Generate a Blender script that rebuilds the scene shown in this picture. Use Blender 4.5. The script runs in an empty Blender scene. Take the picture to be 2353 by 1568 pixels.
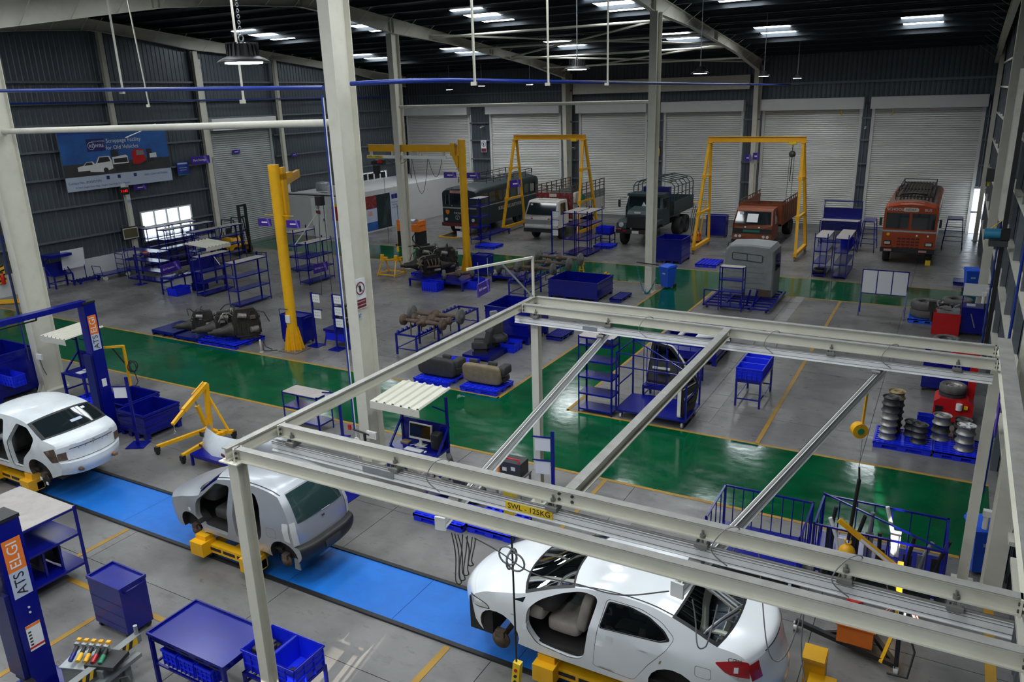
import bpy,bmesh,math,random
from mathutils import Vector,Matrix,Euler
from mathutils.geometry import delaunay_2d_cdt
SC=bpy.context.scene
COL=SC.collection
random.seed(7)
CAM_H=7.9
_cam=bpy.data.cameras.new('camera')
_cam.sensor_fit='HORIZONTAL';_cam.sensor_width=36.0
_cam.lens=36.0*1787.11/2353.0
_cam.clip_start=0.05;_cam.clip_end=400
cam=bpy.data.objects.new('camera',_cam);COL.objects.link(cam)
_y,_p,_r=math.radians(-29.68596),math.radians(17.41113),math.radians(-1.77044)
_f=Vector((math.sin(_y)*math.cos(_p),math.cos(_y)*math.cos(_p),-math.sin(_p)))
_rt=Vector((math.cos(_y),-math.sin(_y),0));_up=_rt.cross(_f)
_R=_rt*math.cos(_r)+_up*math.sin(_r);_U=_up*math.cos(_r)-_rt*math.sin(_r)
cam.matrix_world=Matrix(((_R.x,_U.x,-_f.x,0),(_R.y,_U.y,-_f.y,0),(_R.z,_U.z,-_f.z,CAM_H),(0,0,0,1)))
SC.camera=cam
W=bpy.data.worlds.new('sky');SC.world=W;W.use_nodes=True
_bg=W.node_tree.nodes['Background']
_bg.inputs[0].default_value=(0.80,0.90,1.0,1);_bg.inputs[1].default_value=3.2
SUN_DIR=Vector((-0.17,1.0,-0.40)).normalized()
_s=bpy.data.lights.new('sun','SUN');_s.energy=13.0;_s.angle=0.009;_s.color=(1.0,0.90,0.74)
sun=bpy.data.objects.new('sun',_s);COL.objects.link(sun)
sun.rotation_euler=SUN_DIR.to_track_quat('-Z','Y').to_euler();sun.location=(3,-20,14)
SKY_STRENGTH=11.5
LAMP_STRENGTH=26.0
SC.view_settings.view_transform='Standard'
SC.view_settings.look='None'
SC.view_settings.exposure=0.0
SC.view_settings.gamma=1.0
SC.view_settings.use_curve_mapping=False
SC.cycles.max_bounces=5;SC.cycles.diffuse_bounces=3;SC.cycles.glossy_bounces=3
SC.cycles.transmission_bounces=5;SC.cycles.transparent_max_bounces=8
SC.cycles.caustics_reflective=False;SC.cycles.caustics_refractive=False
SC.cycles.sample_clamp_indirect=6.0
SC.cycles.use_denoising=True
SC.cycles.use_adaptive_sampling=True;SC.cycles.adaptive_threshold=0.06
try:
 SC.cycles.denoiser='OPENIMAGEDENOISE';SC.cycles.use_light_tree=True
except Exception:
 pass
MATS={}
def mat(name,col,rough=0.5,metal=0.0,var=0.10,scale=2.5,bump=0.0,spec=0.5,coat=0.0,dirt=0.0,dirtcol=(0.10,0.085,0.07),emit=0.0,trans=0.0,alpha=1.0):
 m=bpy.data.materials.new(name);m.use_nodes=True;MATS[name]=m
 nt=m.node_tree;N=nt.nodes;L=nt.links
 b=N['Principled BSDF']
 b.inputs['Base Color'].default_value=(*col,1)
 b.inputs['Roughness'].default_value=rough;b.inputs['Metallic'].default_value=metal
 b.inputs['Specular IOR Level'].default_value=spec
 b.inputs['Coat Weight'].default_value=coat;b.inputs['Coat Roughness'].default_value=0.08
 if trans:b.inputs['Transmission Weight'].default_value=trans
 if emit:
  b.inputs['Emission Color'].default_value=(*col,1);b.inputs['Emission Strength'].default_value=emit
 if var or dirt or bump:
  tc=N.new('ShaderNodeTexCoord');nz=N.new('ShaderNodeTexNoise')
  nz.inputs['Scale'].default_value=scale;nz.inputs['Detail'].default_value=5;nz.inputs['Roughness'].default_value=0.62
  L.new(tc.outputs['Object'],nz.inputs['Vector'])
  src=None
  if var:
   r=N.new('ShaderNodeMapRange');r.inputs[1].default_value=0.3;r.inputs[2].default_value=0.7
   r.inputs[3].default_value=1-var;r.inputs[4].default_value=1+var
   L.new(nz.outputs['Fac'],r.inputs[0])
   mx=N.new('ShaderNodeVectorMath');mx.operation='SCALE';mx.inputs[0].default_value=col
   L.new(r.outputs[0],mx.inputs['Scale']);src=mx.outputs[0]
  if dirt:
   n2=N.new('ShaderNodeTexNoise');n2 .inputs['Scale'].default_value=scale*2.7;n2 .inputs['Detail'].default_value=7
   L.new(tc.outputs['Object'],n2 .inputs['Vector'])
   r2=N.new('ShaderNodeMapRange');r2 .inputs[1].default_value=0.50;r2 .inputs[2].default_value=0.72
   r2 .inputs[3].default_value=0;r2 .inputs[4].default_value=dirt
   L.new(n2 .outputs['Fac'],r2 .inputs[0])
   mix=N.new('ShaderNodeMix');mix.data_type='RGBA'
   L.new(r2 .outputs[0],mix.inputs[0])
   if src:L.new(src,mix.inputs[6])
   else:mix.inputs[6].default_value=(*col,1)
   mix.inputs[7].default_value=(*dirtcol,1);src=mix.outputs[2]
  if src:L.new(src,b.inputs['Base Color'])
  if bump:
   bp=N.new('ShaderNodeBump');bp.inputs['Strength'].default_value=bump;bp.inputs['Distance'].default_value=0.02
   L.new(nz.outputs['Fac'],bp.inputs['Height']);L.new(bp.outputs[0],b.inputs['Normal'])
 return m
def floor_mat(name,c1,c2,stain,rough_lo,rough_hi,bump,s1=0.55,stain_amt=0.55):
 m=bpy.data.materials.new(name);m.use_nodes=True;MATS[name]=m
 nt=m.node_tree;N=nt.nodes;L=nt.links;b=N['Principled BSDF']
 g=N.new('ShaderNodeNewGeometry')
 def noise(sc,det,rg=0.6,stretch=None):
  n=N.new('ShaderNodeTexNoise');n.inputs['Scale'].default_value=sc;n.inputs['Detail'].default_value=det;n.inputs['Roughness'].default_value=rg
  if stretch:
   mp=N.new('ShaderNodeMapping');mp.inputs['Scale'].default_value=stretch
   L.new(g.outputs['Position'],mp.inputs[0]);L.new(mp.outputs[0],n.inputs['Vector'])
  else:L.new(g.outputs['Position'],n.inputs['Vector'])
  return n.outputs['Fac']
 def rng(x,a,bb,c,d):
  r=N.new('ShaderNodeMapRange');r.inputs[1].default_value=a;r.inputs[2].default_value=bb;r.inputs[3].default_value=c;r.inputs[4].default_value=d
  L.new(x,r.inputs[0]);return r.outputs[0]
 def mixc(f,a,bcol):
  mx=N.new('ShaderNodeMix');mx.data_type='RGBA';L.new(f,mx.inputs[0])
  if isinstance(a,tuple):mx.inputs[6].default_value=(*a,1)
  else:L.new(a,mx.inputs[6])
  mx.inputs[7].default_value=(*bcol,1);return mx.outputs[2]
 n1=noise(s1,8);n2=noise(2.3,8,0.7,(0.7,1.5,1));n3=noise(14,4)
 c=mixc(rng(n1,0.40,0.60,0,1),c1,c2)
 c=mixc(rng(n2,0.54,0.78,0,stain_amt),c,stain)
 c=mixc(rng(n3,0.60,0.80,0,stain_amt*0.4),c,tuple(x*0.6 for x in c1))
 L.new(c,b.inputs['Base Color'])
 L.new(rng(n2,0.3,0.7,rough_lo,rough_hi),b.inputs['Roughness'])
 bp=N.new('ShaderNodeBump');bp.inputs['Strength'].default_value=bump;bp.inputs['Distance'].default_value=0.02
 L.new(noise(3.2,3,0.5),bp.inputs['Height']);L.new(bp.outputs[0],b.inputs['Normal'])
 return m
floor_mat('concrete',(0.190,0.184,0.176),(0.115,0.111,0.107),(0.046,0.043,0.040),0.22,0.48,0.05,stain_amt=0.7)
floor_mat('concrete_light',(0.26,0.255,0.24),(0.20,0.195,0.19),(0.12,0.115,0.11),0.5,0.7,0.1)
floor_mat('green_epoxy',(0.0008,0.082,0.028),(0.001,0.058,0.021),(0.006,0.085,0.042),0.06,0.17,0.10,0.9,0.5)
floor_mat('conveyor_blue',(0.008,0.155,0.58),(0.007,0.125,0.48),(0.014,0.10,0.33),0.38,0.55,0.04,0.9,0.45)
floor_mat('line_yellow',(0.38,0.21,0.018),(0.30,0.165,0.02),(0.25,0.19,0.08),0.4,0.6,0.02,1.5,0.5)
mat('joint',(0.05,0.05,0.05),0.9,var=0)
mat('cream',(0.62,0.60,0.51),0.42,var=0.05,scale=1.2,dirt=0.18,dirtcol=(0.38,0.34,0.26))
mat('cream_dirty',(0.60,0.58,0.50),0.45,var=0.08,scale=1.5,dirt=0.35,dirtcol=(0.30,0.28,0.24))
mat('beam_top',(0.26,0.255,0.235),0.7,var=0.2,scale=3,dirt=0.3,dirtcol=(0.16,0.15,0.14))
mat('galvanised',(0.42,0.45,0.47),0.38,0.7,var=0.15,scale=4)
mat('girt',(0.155,0.172,0.19),0.45,0.4,var=0.12,scale=3)
mat('sheet',(0.098,0.115,0.132),0.40,0.35,var=0.08,scale=1.0)
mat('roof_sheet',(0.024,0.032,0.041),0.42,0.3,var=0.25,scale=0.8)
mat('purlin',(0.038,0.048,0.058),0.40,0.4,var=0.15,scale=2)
mat('shutter',(0.68,0.68,0.65),0.38,0.1,var=0.04,scale=0.8)
mat('shutter_grey',(0.42,0.44,0.44),0.4,0.2,var=0.05,scale=0.8)
mat('white_wall',(0.55,0.55,0.55),0.7,var=0.04,scale=0.7,dirt=0.15,dirtcol=(0.4,0.38,0.36))
mat('white_paint',(0.74,0.74,0.72),0.35,var=0.03)
mat('white_paper',(0.72,0.73,0.75),0.6,var=0.0)
mat('alu',(0.80,0.80,0.80),0.38,0.05,var=0.05,scale=2,dirt=0.08)
mat('alu_dark',(0.22,0.215,0.20),0.5,0.3,var=0.1)
mat('yellow',(0.78,0.40,0.008),0.36,var=0.08,scale=2,dirt=0.12,dirtcol=(0.36,0.20,0.03))
mat('yellow_light',(0.80,0.55,0.02),0.4,var=0.08)
mat('orange',(0.80,0.19,0.02),0.4,var=0.08)
mat('blue_steel',(0.0025,0.0055,0.19),0.20,var=0.15,scale=2,dirt=0.12,dirtcol=(0.02,0.03,0.12))
mat('blue_dark',(0.0025,0.005,0.10),0.32,var=0.18,scale=2)
mat('blue_plastic',(0.006,0.022,0.68),0.38,var=0.06,scale=3)
mat('blue_plastic_sky',(0.02,0.11,0.72),0.38,var=0.06,scale=3)
mat('blue_pipe',(0.008,0.03,0.24),0.35,var=0.08)
mat('purple',(0.045,0.015,0.26),0.4,var=0.0)
mat('purple_light',(0.16,0.10,0.55),0.4,var=0.0)
mat('grey_ply',(0.36,0.33,0.31),0.6,var=0.10,scale=2,dirt=0.25,dirtcol=(0.2,0.18,0.17))
mat('black',(0.012,0.012,0.013),0.45,var=0.1)
mat('rubber',(0.022,0.022,0.023),0.75,var=0.2,scale=6)
mat('tyre_dusty',(0.11,0.105,0.10),0.85,var=0.25,scale=6)
mat('dark_steel',(0.06,0.06,0.062),0.45,0.4,var=0.2)
mat('engine_dark',(0.032,0.029,0.027),0.55,0.35,var=0.5,scale=9,dirt=0.45,dirtcol=(0.10,0.075,0.05),bump=0.5)
mat('engine_alu',(0.30,0.28,0.25),0.5,0.5,var=0.3,scale=9,dirt=0.5,dirtcol=(0.08,0.06,0.045))
mat('rust',(0.105,0.072,0.052),0.75,0.2,var=0.4,scale=7,dirt=0.4,dirtcol=(0.09,0.055,0.035),bump=0.3)
mat('rust_red',(0.24,0.10,0.05),0.8,0.1,var=0.4,scale=7,dirt=0.4)
mat('car_white',(0.80,0.83,0.85),0.22,var=0.02,scale=1.5,coat=0.6)
mat('car_white_old',(0.66,0.70,0.72),0.34,var=0.06,scale=2,coat=0.3,dirt=0.22,dirtcol=(0.40,0.37,0.33))
mat('car_silver',(0.40,0.42,0.45),0.33,0.45,var=0.05,scale=1.5,coat=0.3,dirt=0.10,dirtcol=(0.3,0.3,0.3))
mat('glass_dark',(0.010,0.016,0.018),0.05,var=0,spec=0.8)
mat('glass_tint',(0.02,0.045,0.045),0.06,var=0,spec=0.8)
mat('interior',(0.018,0.016,0.015),0.8,var=0.2)
mat('seat_beige',(0.30,0.26,0.23),0.8,var=0.15,scale=6,bump=0.2)
mat('seat_dark',(0.035,0.033,0.033),0.75,var=0.2,scale=6)
mat('seat_tan',(0.20,0.155,0.095),0.85,var=0.2,scale=5,bump=0.3)
mat('red_lamp',(0.42,0.006,0.012),0.12,var=0,coat=0.6)
mat('red_paint',(0.50,0.010,0.012),0.35,var=0.1)
mat('dark_red',(0.11,0.012,0.015),0.5,var=0.15)
mat('lamp_clear',(0.55,0.56,0.54),0.15,var=0.1,coat=0.5)
mat('bus_green',(0.010,0.022,0.026),0.45,var=0.15,scale=2)
mat('army_green',(0.022,0.040,0.044),0.5,var=0.2,scale=2,dirt=0.2)
mat('truck_orange',(0.21,0.048,0.013),0.5,var=0.2,scale=2,dirt=0.35,dirtcol=(0.16,0.06,0.035))
mat('bus_orange',(0.36,0.052,0.008),0.4,var=0.12,scale=2,dirt=0.15,dirtcol=(0.22,0.06,0.02))
mat('bus_roof',(0.17,0.11,0.085),0.6,var=0.2,scale=2,dirt=0.3)
mat('truck_white',(0.60,0.58,0.54),0.45,var=0.08,scale=2,dirt=0.3,dirtcol=(0.33,0.28,0.24))
mat('truck_red',(0.20,0.015,0.018),0.5,var=0.3,scale=3,dirt=0.35,dirtcol=(0.35,0.30,0.28))
mat('cab_grey',(0.20,0.215,0.215),0.5,var=0.12,scale=2,dirt=0.3,dirtcol=(0.17,0.15,0.13))
mat('plate',(0.62,0.60,0.55),0.5,var=0.1)
mat('teal',(0.01,0.15,0.11),0.6,var=0.1)
mat('green_box',(0.02,0.22,0.10),0.5,var=0.1)
mat('steel_rim',(0.33,0.32,0.30),0.42,0.6,var=0.25,scale=6,dirt=0.3,dirtcol=(0.12,0.10,0.08))
mat('steel_dark',(0.07,0.07,0.068),0.45,0.5,var=0.3,scale=6)
mat('brass',(0.33,0.25,0.12),0.5,0.4,var=0.2)
mat('cork',(0.14,0.11,0.075),0.9,var=0.4,scale=14)
mat('sign_blue',(0.02,0.05,0.32),0.4,var=0)
mat('sky_print',(0.018,0.10,0.34),0.5,var=0.45,scale=0.6)
mat('road_print',(0.035,0.037,0.037),0.5,var=0.3,scale=0.8)
mat('banner_white',(0.44,0.50,0.62),0.5,var=0)
mat('navy_ink',(0.010,0.015,0.14),0.5,var=0)
mat('ink',(0.02,0.02,0.025),0.5,var=0)
mat('hazard_yellow',(0.80,0.48,0.02),0.5,var=0.05)
mat('maroon_ink',(0.16,0.015,0.03),0.5,var=0)
mat('motor_blue',(0.02,0.20,0.34),0.4,var=0.1)
mat('teal_motor',(0.02,0.11,0.15),0.4,var=0.1)
mat('cable',(0.06,0.06,0.06),0.6,var=0)
mat('cable_grey',(0.20,0.20,0.20),0.6,var=0)
mat('hose_pink',(0.60,0.30,0.28),0.5,var=0.1)
mat('screen',(0.004,0.004,0.006),0.08,var=0,spec=0.6)
mat('screen_olive',(0.10,0.09,0.045),0.3,var=0.1)
mat('blue_ink',(0.03,0.12,0.40),0.5,var=0)
mat('cardboard',(0.34,0.25,0.16),0.85,var=0.1)
def emission(name,col,strength):
 m=bpy.data.materials.new(name);m.use_nodes=True;MATS[name]=m
 nt=m.node_tree;nt.nodes.clear()
 e=nt.nodes.new('ShaderNodeEmission');e.inputs[0].default_value=(*col,1);e.inputs[1].default_value=strength
 o=nt.nodes.new('ShaderNodeOutputMaterial');nt.links.new(e.outputs[0],o.inputs[0]);return m
emission('skylight',(0.90,0.96,1.0),SKY_STRENGTH)
emission('lamp_glow',(0.93,0.97,1.0),LAMP_STRENGTH)
emission('led_red',(1.0,0.03,0.03),1.6)
MATS['skylight'].cycles.emission_sampling='FRONT';MATS['lamp_glow'].cycles.emission_sampling='NONE';MATS['led_red'].cycles.emission_sampling='NONE'
def pane_mat():
 m=bpy.data.materials.new('clear_pane');m.use_nodes=True;MATS['clear_pane']=m
 nt=m.node_tree;nt.nodes.clear()
 t=nt.nodes.new('ShaderNodeBsdfTransparent');t.inputs[0].default_value=(0.93,0.95,0.95,1)
 gl=nt.nodes.new('ShaderNodeBsdfGlossy');gl.inputs['Roughness'].default_value=0.03
 fr=nt.nodes.new('ShaderNodeFresnel');mx=nt.nodes.new('ShaderNodeMixShader');o=nt.nodes.new('ShaderNodeOutputMaterial')
 nt.links.new(fr.outputs[0],mx.inputs[0]);nt.links.new(t.outputs[0],mx.inputs[1]);nt.links.new(gl.outputs[0],mx.inputs[2]);nt.links.new(mx.outputs[0],o.inputs[0])
pane_mat()
def car_glass(name,tint,amount):
 m=bpy.data.materials.new(name);m.use_nodes=True;MATS[name]=m
 nt=m.node_tree;nt.nodes.clear()
 t=nt.nodes.new('ShaderNodeBsdfTransparent');t.inputs[0].default_value=(*tint,1)
 gl=nt.nodes.new('ShaderNodeBsdfGlossy');gl.inputs['Roughness'].default_value=0.02;gl.inputs[0].default_value=(0.9,0.95,1,1)
 fr=nt.nodes.new('ShaderNodeFresnel');fr.inputs[0].default_value=1.6
 mx=nt.nodes.new('ShaderNodeMixShader');o=nt.nodes.new('ShaderNodeOutputMaterial')
 nt.links.new(fr.outputs[0],mx.inputs[0]);nt.links.new(t.outputs[0],mx.inputs[1]);nt.links.new(gl.outputs[0],mx.inputs[2]);nt.links.new(mx.outputs[0],o.inputs[0])
car_glass('car_glass',(0.13,0.17,0.17),0.3)
Zax=Vector((0,0,1))
class MB:
 """collects shapes; build() links them as ONE mesh object"""
 def __init__(s):s.v=[];s.f=[];s.m=[];s.s=[]
 def add(s,vs,fs,mi=0,sm=False,M=None):
  o=len(s.v)
  s.v+=[tuple(M@Vector(p))if M else tuple(p)for p in vs]
  for f in fs:
   s.f.append(tuple(i+o for i in f));s.m.append(mi);s.s.append(sm)
  return s
 def box(s,lo,hi,mi=0,M=None):
  x0,y0,z0=lo;x1,y1,z1=hi
  return s.add([(x0,y0,z0),(x1,y0,z0),(x1,y1,z0),(x0,y1,z0),(x0,y0,z1),(x1,y0,z1),(x1,y1,z1),(x0,y1,z1)],[(3,2,1,0),(4,5,6,7),(0,1,5,4),(1,2,6,5),(2,3,7,6),(3,0,4,7)],mi,False,M)
 def bar(s,p0,p1,w,h=None,mi=0,up=Zax):
  h=w if h is None else h
  p0=Vector(p0);p1=Vector(p1);d=p1-p0;l=d.length;d.normalize()
  if abs(d.dot(up))>0.98:up=Vector((1,0,0))if abs(d.x)<0.9 else Vector((0,1,0))
  a=d.cross(up).normalized();b=a.cross(d).normalized()
  M=Matrix(((a.x,d.x,b.x,p0 .x),(a.y,d.y,b.y,p0 .y),(a.z,d.z,b.z,p0 .z),(0,0,0,1)))
  return s.box((-w/2,0,-h/2),(w/2,l,h/2),mi,M)
 def cyl(s,p0,p1,r,n=12,r2=None,mi=0,caps=True):
  r2=r if r2 is None else r2
  p0=Vector(p0);p1=Vector(p1);d=(p1-p0).normalized()
  up=Zax if abs(d.z)<0.95 else Vector((1,0,0));a=d.cross(up).normalized();b=d.cross(a)
  vs=[]
  for p,rr in((p0,r),(p1,r2)):
   for i in range(n):
    t=2*math.pi*i/n;vs.append(p+(a*math.cos(t)+b*math.sin(t))*rr)
  s.add(vs,[(i,(i+1)%n,n+(i+1)%n,n+i)for i in range(n)],mi,True)
  if caps:s.add(vs,[tuple(range(n-1,-1,-1)),tuple(range(n,2*n))],mi,False)
  return s
 def tube(s,pts,r,n=6,mi=0,closed=False):
  pts=[Vector(p)for p in pts];k=len(pts);vs=[];pa=None
  for i,p in enumerate(pts):
   d=(pts[(i+1)%k]-pts[i-1])if closed else(pts[min(i+1,k-1)]-pts[max(i-1,0)])
   if d.length<1e-9:d=Vector((0,0,1))
   d.normalize()
   if pa is None:pa=d.cross(Zax if abs(d.z)<0.9 else Vector((1,0,0))).normalized()
   else:
    pa=pa-d*pa.dot(d)
    pa=pa.normalized()if pa.length>1e-6 else d.orthogonal().normalized()
   b=d.cross(pa)
   for j in range(n):
    t=2*math.pi*j/n;vs.append(p+(pa*math.cos(t)+b*math.sin(t))*r)
  fs=[]
  for i in range(k if closed else k-1):
   for j in range(n):
    a0=i*n;b0=((i+1)%k)*n
    fs.append((a0+j,a0+(j+1)%n,b0+(j+1)%n,b0+j))
  s.add(vs,fs,mi,True)
  if not closed:s.add(vs,[tuple(range(n-1,-1,-1)),tuple(range((k-1)*n,k*n))],mi,False)
  return s
 def prism(s,poly,a,b,axis='y',mi=0,M=None):
  """2-D polygon extruded from a to b along an axis; poly in (x,z) for y, (y,z) for x, (x,y) for z"""
  n=len(poly)
  def P(u,v,w):return(u,w,v)if axis=='y' else((w,u,v)if axis=='x' else(u,v,w))
  vs=[P(u,v,a)for u,v in poly]+[P(u,v,b)for u,v in poly]
  return s.add(vs,[tuple(range(n)),tuple(range(2*n-1,n-1,-1))]+[(i,n+i,n+(i+1)%n,(i+1)%n)for i in range(n)],mi,False,M)
 def lathe(s,prof,n=20,M=None,mi=0):
  """prof: (r,z) list turned about z"""
  vs=[];k=len(prof)
  for i in range(n):
   t=2*math.pi*i/n;c,q=math.cos(t),math.sin(t)
   vs+=[(r*c,r*q,z)for r,z in prof]
  fs=[]
  for i in range(n):
   for j in range(k-1):
    a=i*k+j;b=((i+1)%n)*k+j;fs.append((a,b,b+1,a+1))
  return s.add(vs,fs,mi,True,M)
 def ell(s,c,r,n=12,k=8,mi=0,M=None):
  rx,ry,rz=r if isinstance(r,(tuple,list))else(r,r,r);vs=[];fs=[]
  for i in range(k+1):
   p=math.pi*i/k
   for j in range(n):
    t=2*math.pi*j/n
    vs.append((c[0]+rx*math.sin(p)*math.cos(t),c[1]+ry*math.sin(p)*math.sin(t),c[2]+rz*math.cos(p)))
  for i in range(k):
   for j in range(n):fs.append((i*n+j,(i+1)*n+j,(i+1)*n+(j+1)%n,i*n+(j+1)%n))
  return s.add(vs,fs,mi,True,M)
 def ring(s,c,R,r,axis='z',n=20,k=6,mi=0):
  pts=[]
  for i in range(n):
   t=2*math.pi*i/n;u,v=R*math.cos(t),R*math.sin(t)
   pts.append(Vector(c)+Vector((u,v,0)if axis=='z' else((u,0,v)if axis=='y' else(0,u,v))))
  return s.tube(pts,r,k,mi,True)
 def mesh(s,name,mats):
  me=bpy.data.meshes.new(name)
  me.from_pydata(s.v,[],s.f)
  for m in(mats if isinstance(mats,(list,tuple))else[mats]):me.materials.append(MATS[m])
  me.polygons.foreach_set('material_index',s.m);me.polygons.foreach_set('use_smooth',s.s)
  me.update();return me
 def build(s,name,mats,parent=None,loc=None,rot=None):
  return link(name,s.mesh(name,mats),parent,loc,rot)
def link(name,me,parent=None,loc=None,rot=None):
 o=bpy.data.objects.new(name,me);COL.objects.link(o)
 if parent:o.parent=parent
 if loc is not None:o.location=loc
 if rot is not None:o.rotation_euler=rot
 return o
def tag(o,label,cat,group=None):
 o['label']=label;o['category']=cat
 if group:o['group']=group
 return o
def thing(name,label,cat,loc=(0,0,0),rotz=0.0,group=None):
 o=bpy.data.objects.new(name,None);COL.objects.link(o);o.empty_display_size=0.1
 o.location=loc;o.rotation_euler=(0,0,rotz);return tag(o,label,cat,group)
def struct(o):o['kind']='structure';return o
def stuff(o):o['kind']='stuff';return o
_boxes={}
def bx(name,parent,m,lo,hi,rot=None):
 """a box part given by its local corners; alike boxes share a mesh"""
 sz=tuple(round(hi[i]-lo[i],4)for i in range(3));key=(name,sz,m)
 if key not in _boxes:
  b=MB();b.box((-sz[0]/2,-sz[1]/2,-sz[2]/2),(sz[0]/2,sz[1]/2,sz[2]/2));_boxes[key]=b.mesh(name,m)
 return link(name,_boxes[key],parent,tuple((hi[i]+lo[i])/2 for i in range(3)),rot)
def shared(key,fn,cache={}):
 if key not in cache:cache[key]=fn()
 return cache[key]
def copy_tree(o,parent=None):
 c=o.copy();COL.objects.link(c);c.parent=parent
 for ch in o.children:copy_tree(ch,c)
 return c
def put(o,loc,rotz=None,label=None,group=None,scale=None):
 o.location=loc
 if rotz is not None:o.rotation_euler=(0,0,rotz)
 if label:o['label']=label
 if group:o['group']=group
 if scale:o.scale=scale
 return o
_texts={}
def text(name,s,size,parent,loc,rot,m,extrude=0.002,align='CENTER',xs=1.0):
 key=(s,size,m,align,extrude,xs)
 if key not in _texts:
  cu=bpy.data.curves.new('lettering','FONT');cu.body=s;cu.size=size;cu.extrude=extrude;cu.align_x=align;cu.align_y='CENTER'
  cu.resolution_u=3
  o=bpy.data.objects.new('lettering',cu);COL.objects.link(o);bpy.context.view_layer.update()
  dg=bpy.context.evaluated_depsgraph_get();me=bpy.data.meshes.new_from_object(o.evaluated_get(dg))
  bpy.data.objects.remove(o);bpy.data.curves.remove(cu)
  if xs!=1.0:
   for v in me.vertices:v.co.x*=xs
  me.materials.clear();me.materials.append(MATS[m]);_texts[key]=me
 return link(name,_texts[key],parent,loc,rot)
def arc(c,r,a0,a1,n,plane='xz'):
 out=[]
 for i in range(n+1):
  t=math.radians(a0+(a1-a0)*i/n);u,v=r*math.cos(t),r*math.sin(t)
  out.append((c[0]+u,c[1]+v))
 return out
PI=math.pi
# = the hall
XL,XR,YB,YF=-36.75,1.55,49.3,-6.9
RIDGE=24.5
def RZ(y):return 9.75+0.10*(YB-y)if y>=RIDGE else 12.23-0.10*(RIDGE-y)
fl=MB();fl.box((XL-.3,YF-.3,-0.30),(XR+.3,YB+.3,-0.012))
floor=struct(fl.build('floor','joint'))
xs=[XL]+[-1.08-4.02*k for k in range(8,-1,-1)]+[XR]
ys=[YF,-4.8,-.9,3.0]+[7.0+3.93*k for k in range(11)]+[YB]
for i in range(len(xs)-1):
 for j in range(len(ys)-1):
  bx('slab',floor,'concrete',(xs[i]+.006,ys[j]+.006,-.05),(xs[i+1]-.006,ys[j+1]-.006,0))
def strip(name,m,x0,x1,y0,y1,z0=0.0,z1=.003):
 b=MB();b.box((x0,y0,z0),(x1,y1,z1));return struct(b.build(name,m))
tr=1
for(x0,x1,y0,y1)in((-36.6,1.35,14.04,17.15),(-10.25,-8.19,17.15,31.55),(-36.6,1.35,31.55,34.9)):
 lane=strip('trim_%d'%tr,'green_epoxy',x0,x1,y0,y1,0.0005,.004);tr+=1
 lane['label']='glossy green epoxy walkway on the concrete floor'
def yline(x0,x1,y0,y1):
 global tr
 strip('trim_%d'%tr,'line_yellow',x0,x1,y0,y1,.0005,.0055);tr+=1
w=.09
yline(-36.6,1.35,13.97,14.06)
yline(-36.6,-10.25,17.13,17.22);yline(-8.19,1.35,17.13,17.22)
yline(-10.31,-10.22,17.13,31.6);yline(-8.22,-8.13,17.13,31.6)
yline(-36.6,-10.25,31.48,31.57);yline(-8.19,1.35,31.48,31.57);yline(-36.6,1.35,34.88,34.97)
yline(-3.36,-3.26,17.2,31.5);yline(-5.90,-5.79,5.2,8.0);yline(-13.44,-13.34,6.58,8.0)
yline(-11.44,-11.34,3.6,5.95);yline(-12.85,-8.2,6.38,6.48);yline(-5.82,-5.73,11.2,13.97);yline(1.2,1.34,8.5,13.2)
tp=thing('trench_cover','pale concrete trench covers running across the bay floor','trench cover',(0,0,0))
for k in range(19):
 y0=13.05+k*.98
 if 13.9<y0+.9 and y0<17.2:continue
 bx('cover_slab',tp,'concrete_light',(-4.95,y0,0.0),(-4.63,y0+.95,.006))
bx('cover_slab',tp,'concrete_light',(-4.95,12.1,0.0),(-4.63,13.02,.006))
cv=thing('conveyor_track','long blue plated conveyor track under the stripped cars','conveyor',(0,0,0))
for k in range(16):
 x0=-34.0+k*2.25
 bx('plate',cv,'conveyor_blue',(x0+.004,8.10,0.0),(min(x0+2.25,1.3)-.004,9.30,.012))
for yy in(8.03,9.30):
 bx('edge_angle',cv,'black',(-34.0,yy,0.0),(1.3,yy+.075,.035))
c=MB()
for(ya,yb)in((YF-.2,RIDGE),(RIDGE,YB+.2)):
 za,zb=RZ(max(ya,YF))if ya<RIDGE else RZ(RIDGE),RZ(RIDGE)if yb<=RIDGE else RZ(YB)
 c.add([(XL-.1,ya,za),(XR+.1,ya,za),(XR+.1,yb,zb),(XL-.1,yb,zb),(XL-.1,ya,za+.12),(XR+.1,ya,za+.12),(XR+.1,yb,zb+.12),(XL-.1,yb,zb+.12)],[(3,2,1,0),(4,5,6,7),(0,1,5,4),(1,2,6,5),(2,3,7,6),(3,0,4,7)])
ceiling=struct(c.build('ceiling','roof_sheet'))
sl=math.atan(.10)
def purl():
 b=MB();L=XR-XL-.1
 b.box((-L/2,-.004,-.10),(L/2,.004,.10));b.box((-L/2,0,.092),(L/2,.07,.10));b.box((-L/2,-.07,-.10),(L/2,0,-.092));b.box((-L/2,-.07,-.10),(L/2,-.062,-.08))
 return b.mesh('purlin','purlin')
pm=purl()
PY=[YF+.5+1.53*k for k in range(21)]+[RIDGE+.4+1.53*k for k in range(16)]
for y in PY:
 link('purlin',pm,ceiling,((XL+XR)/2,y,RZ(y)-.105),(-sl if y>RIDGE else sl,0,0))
sk=MB();sk.add([(-.8,-1.5,-.008),(.8,-1.5,-.008),(.8,1.5,-.008),(-.8,1.5,-.008)],[(3,2,1,0)]);skm=sk.mesh('skylight_panel','skylight')
SKX=[-33.0,-26.1,-19.4,-13.1,-8.35,-2.1]
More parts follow.
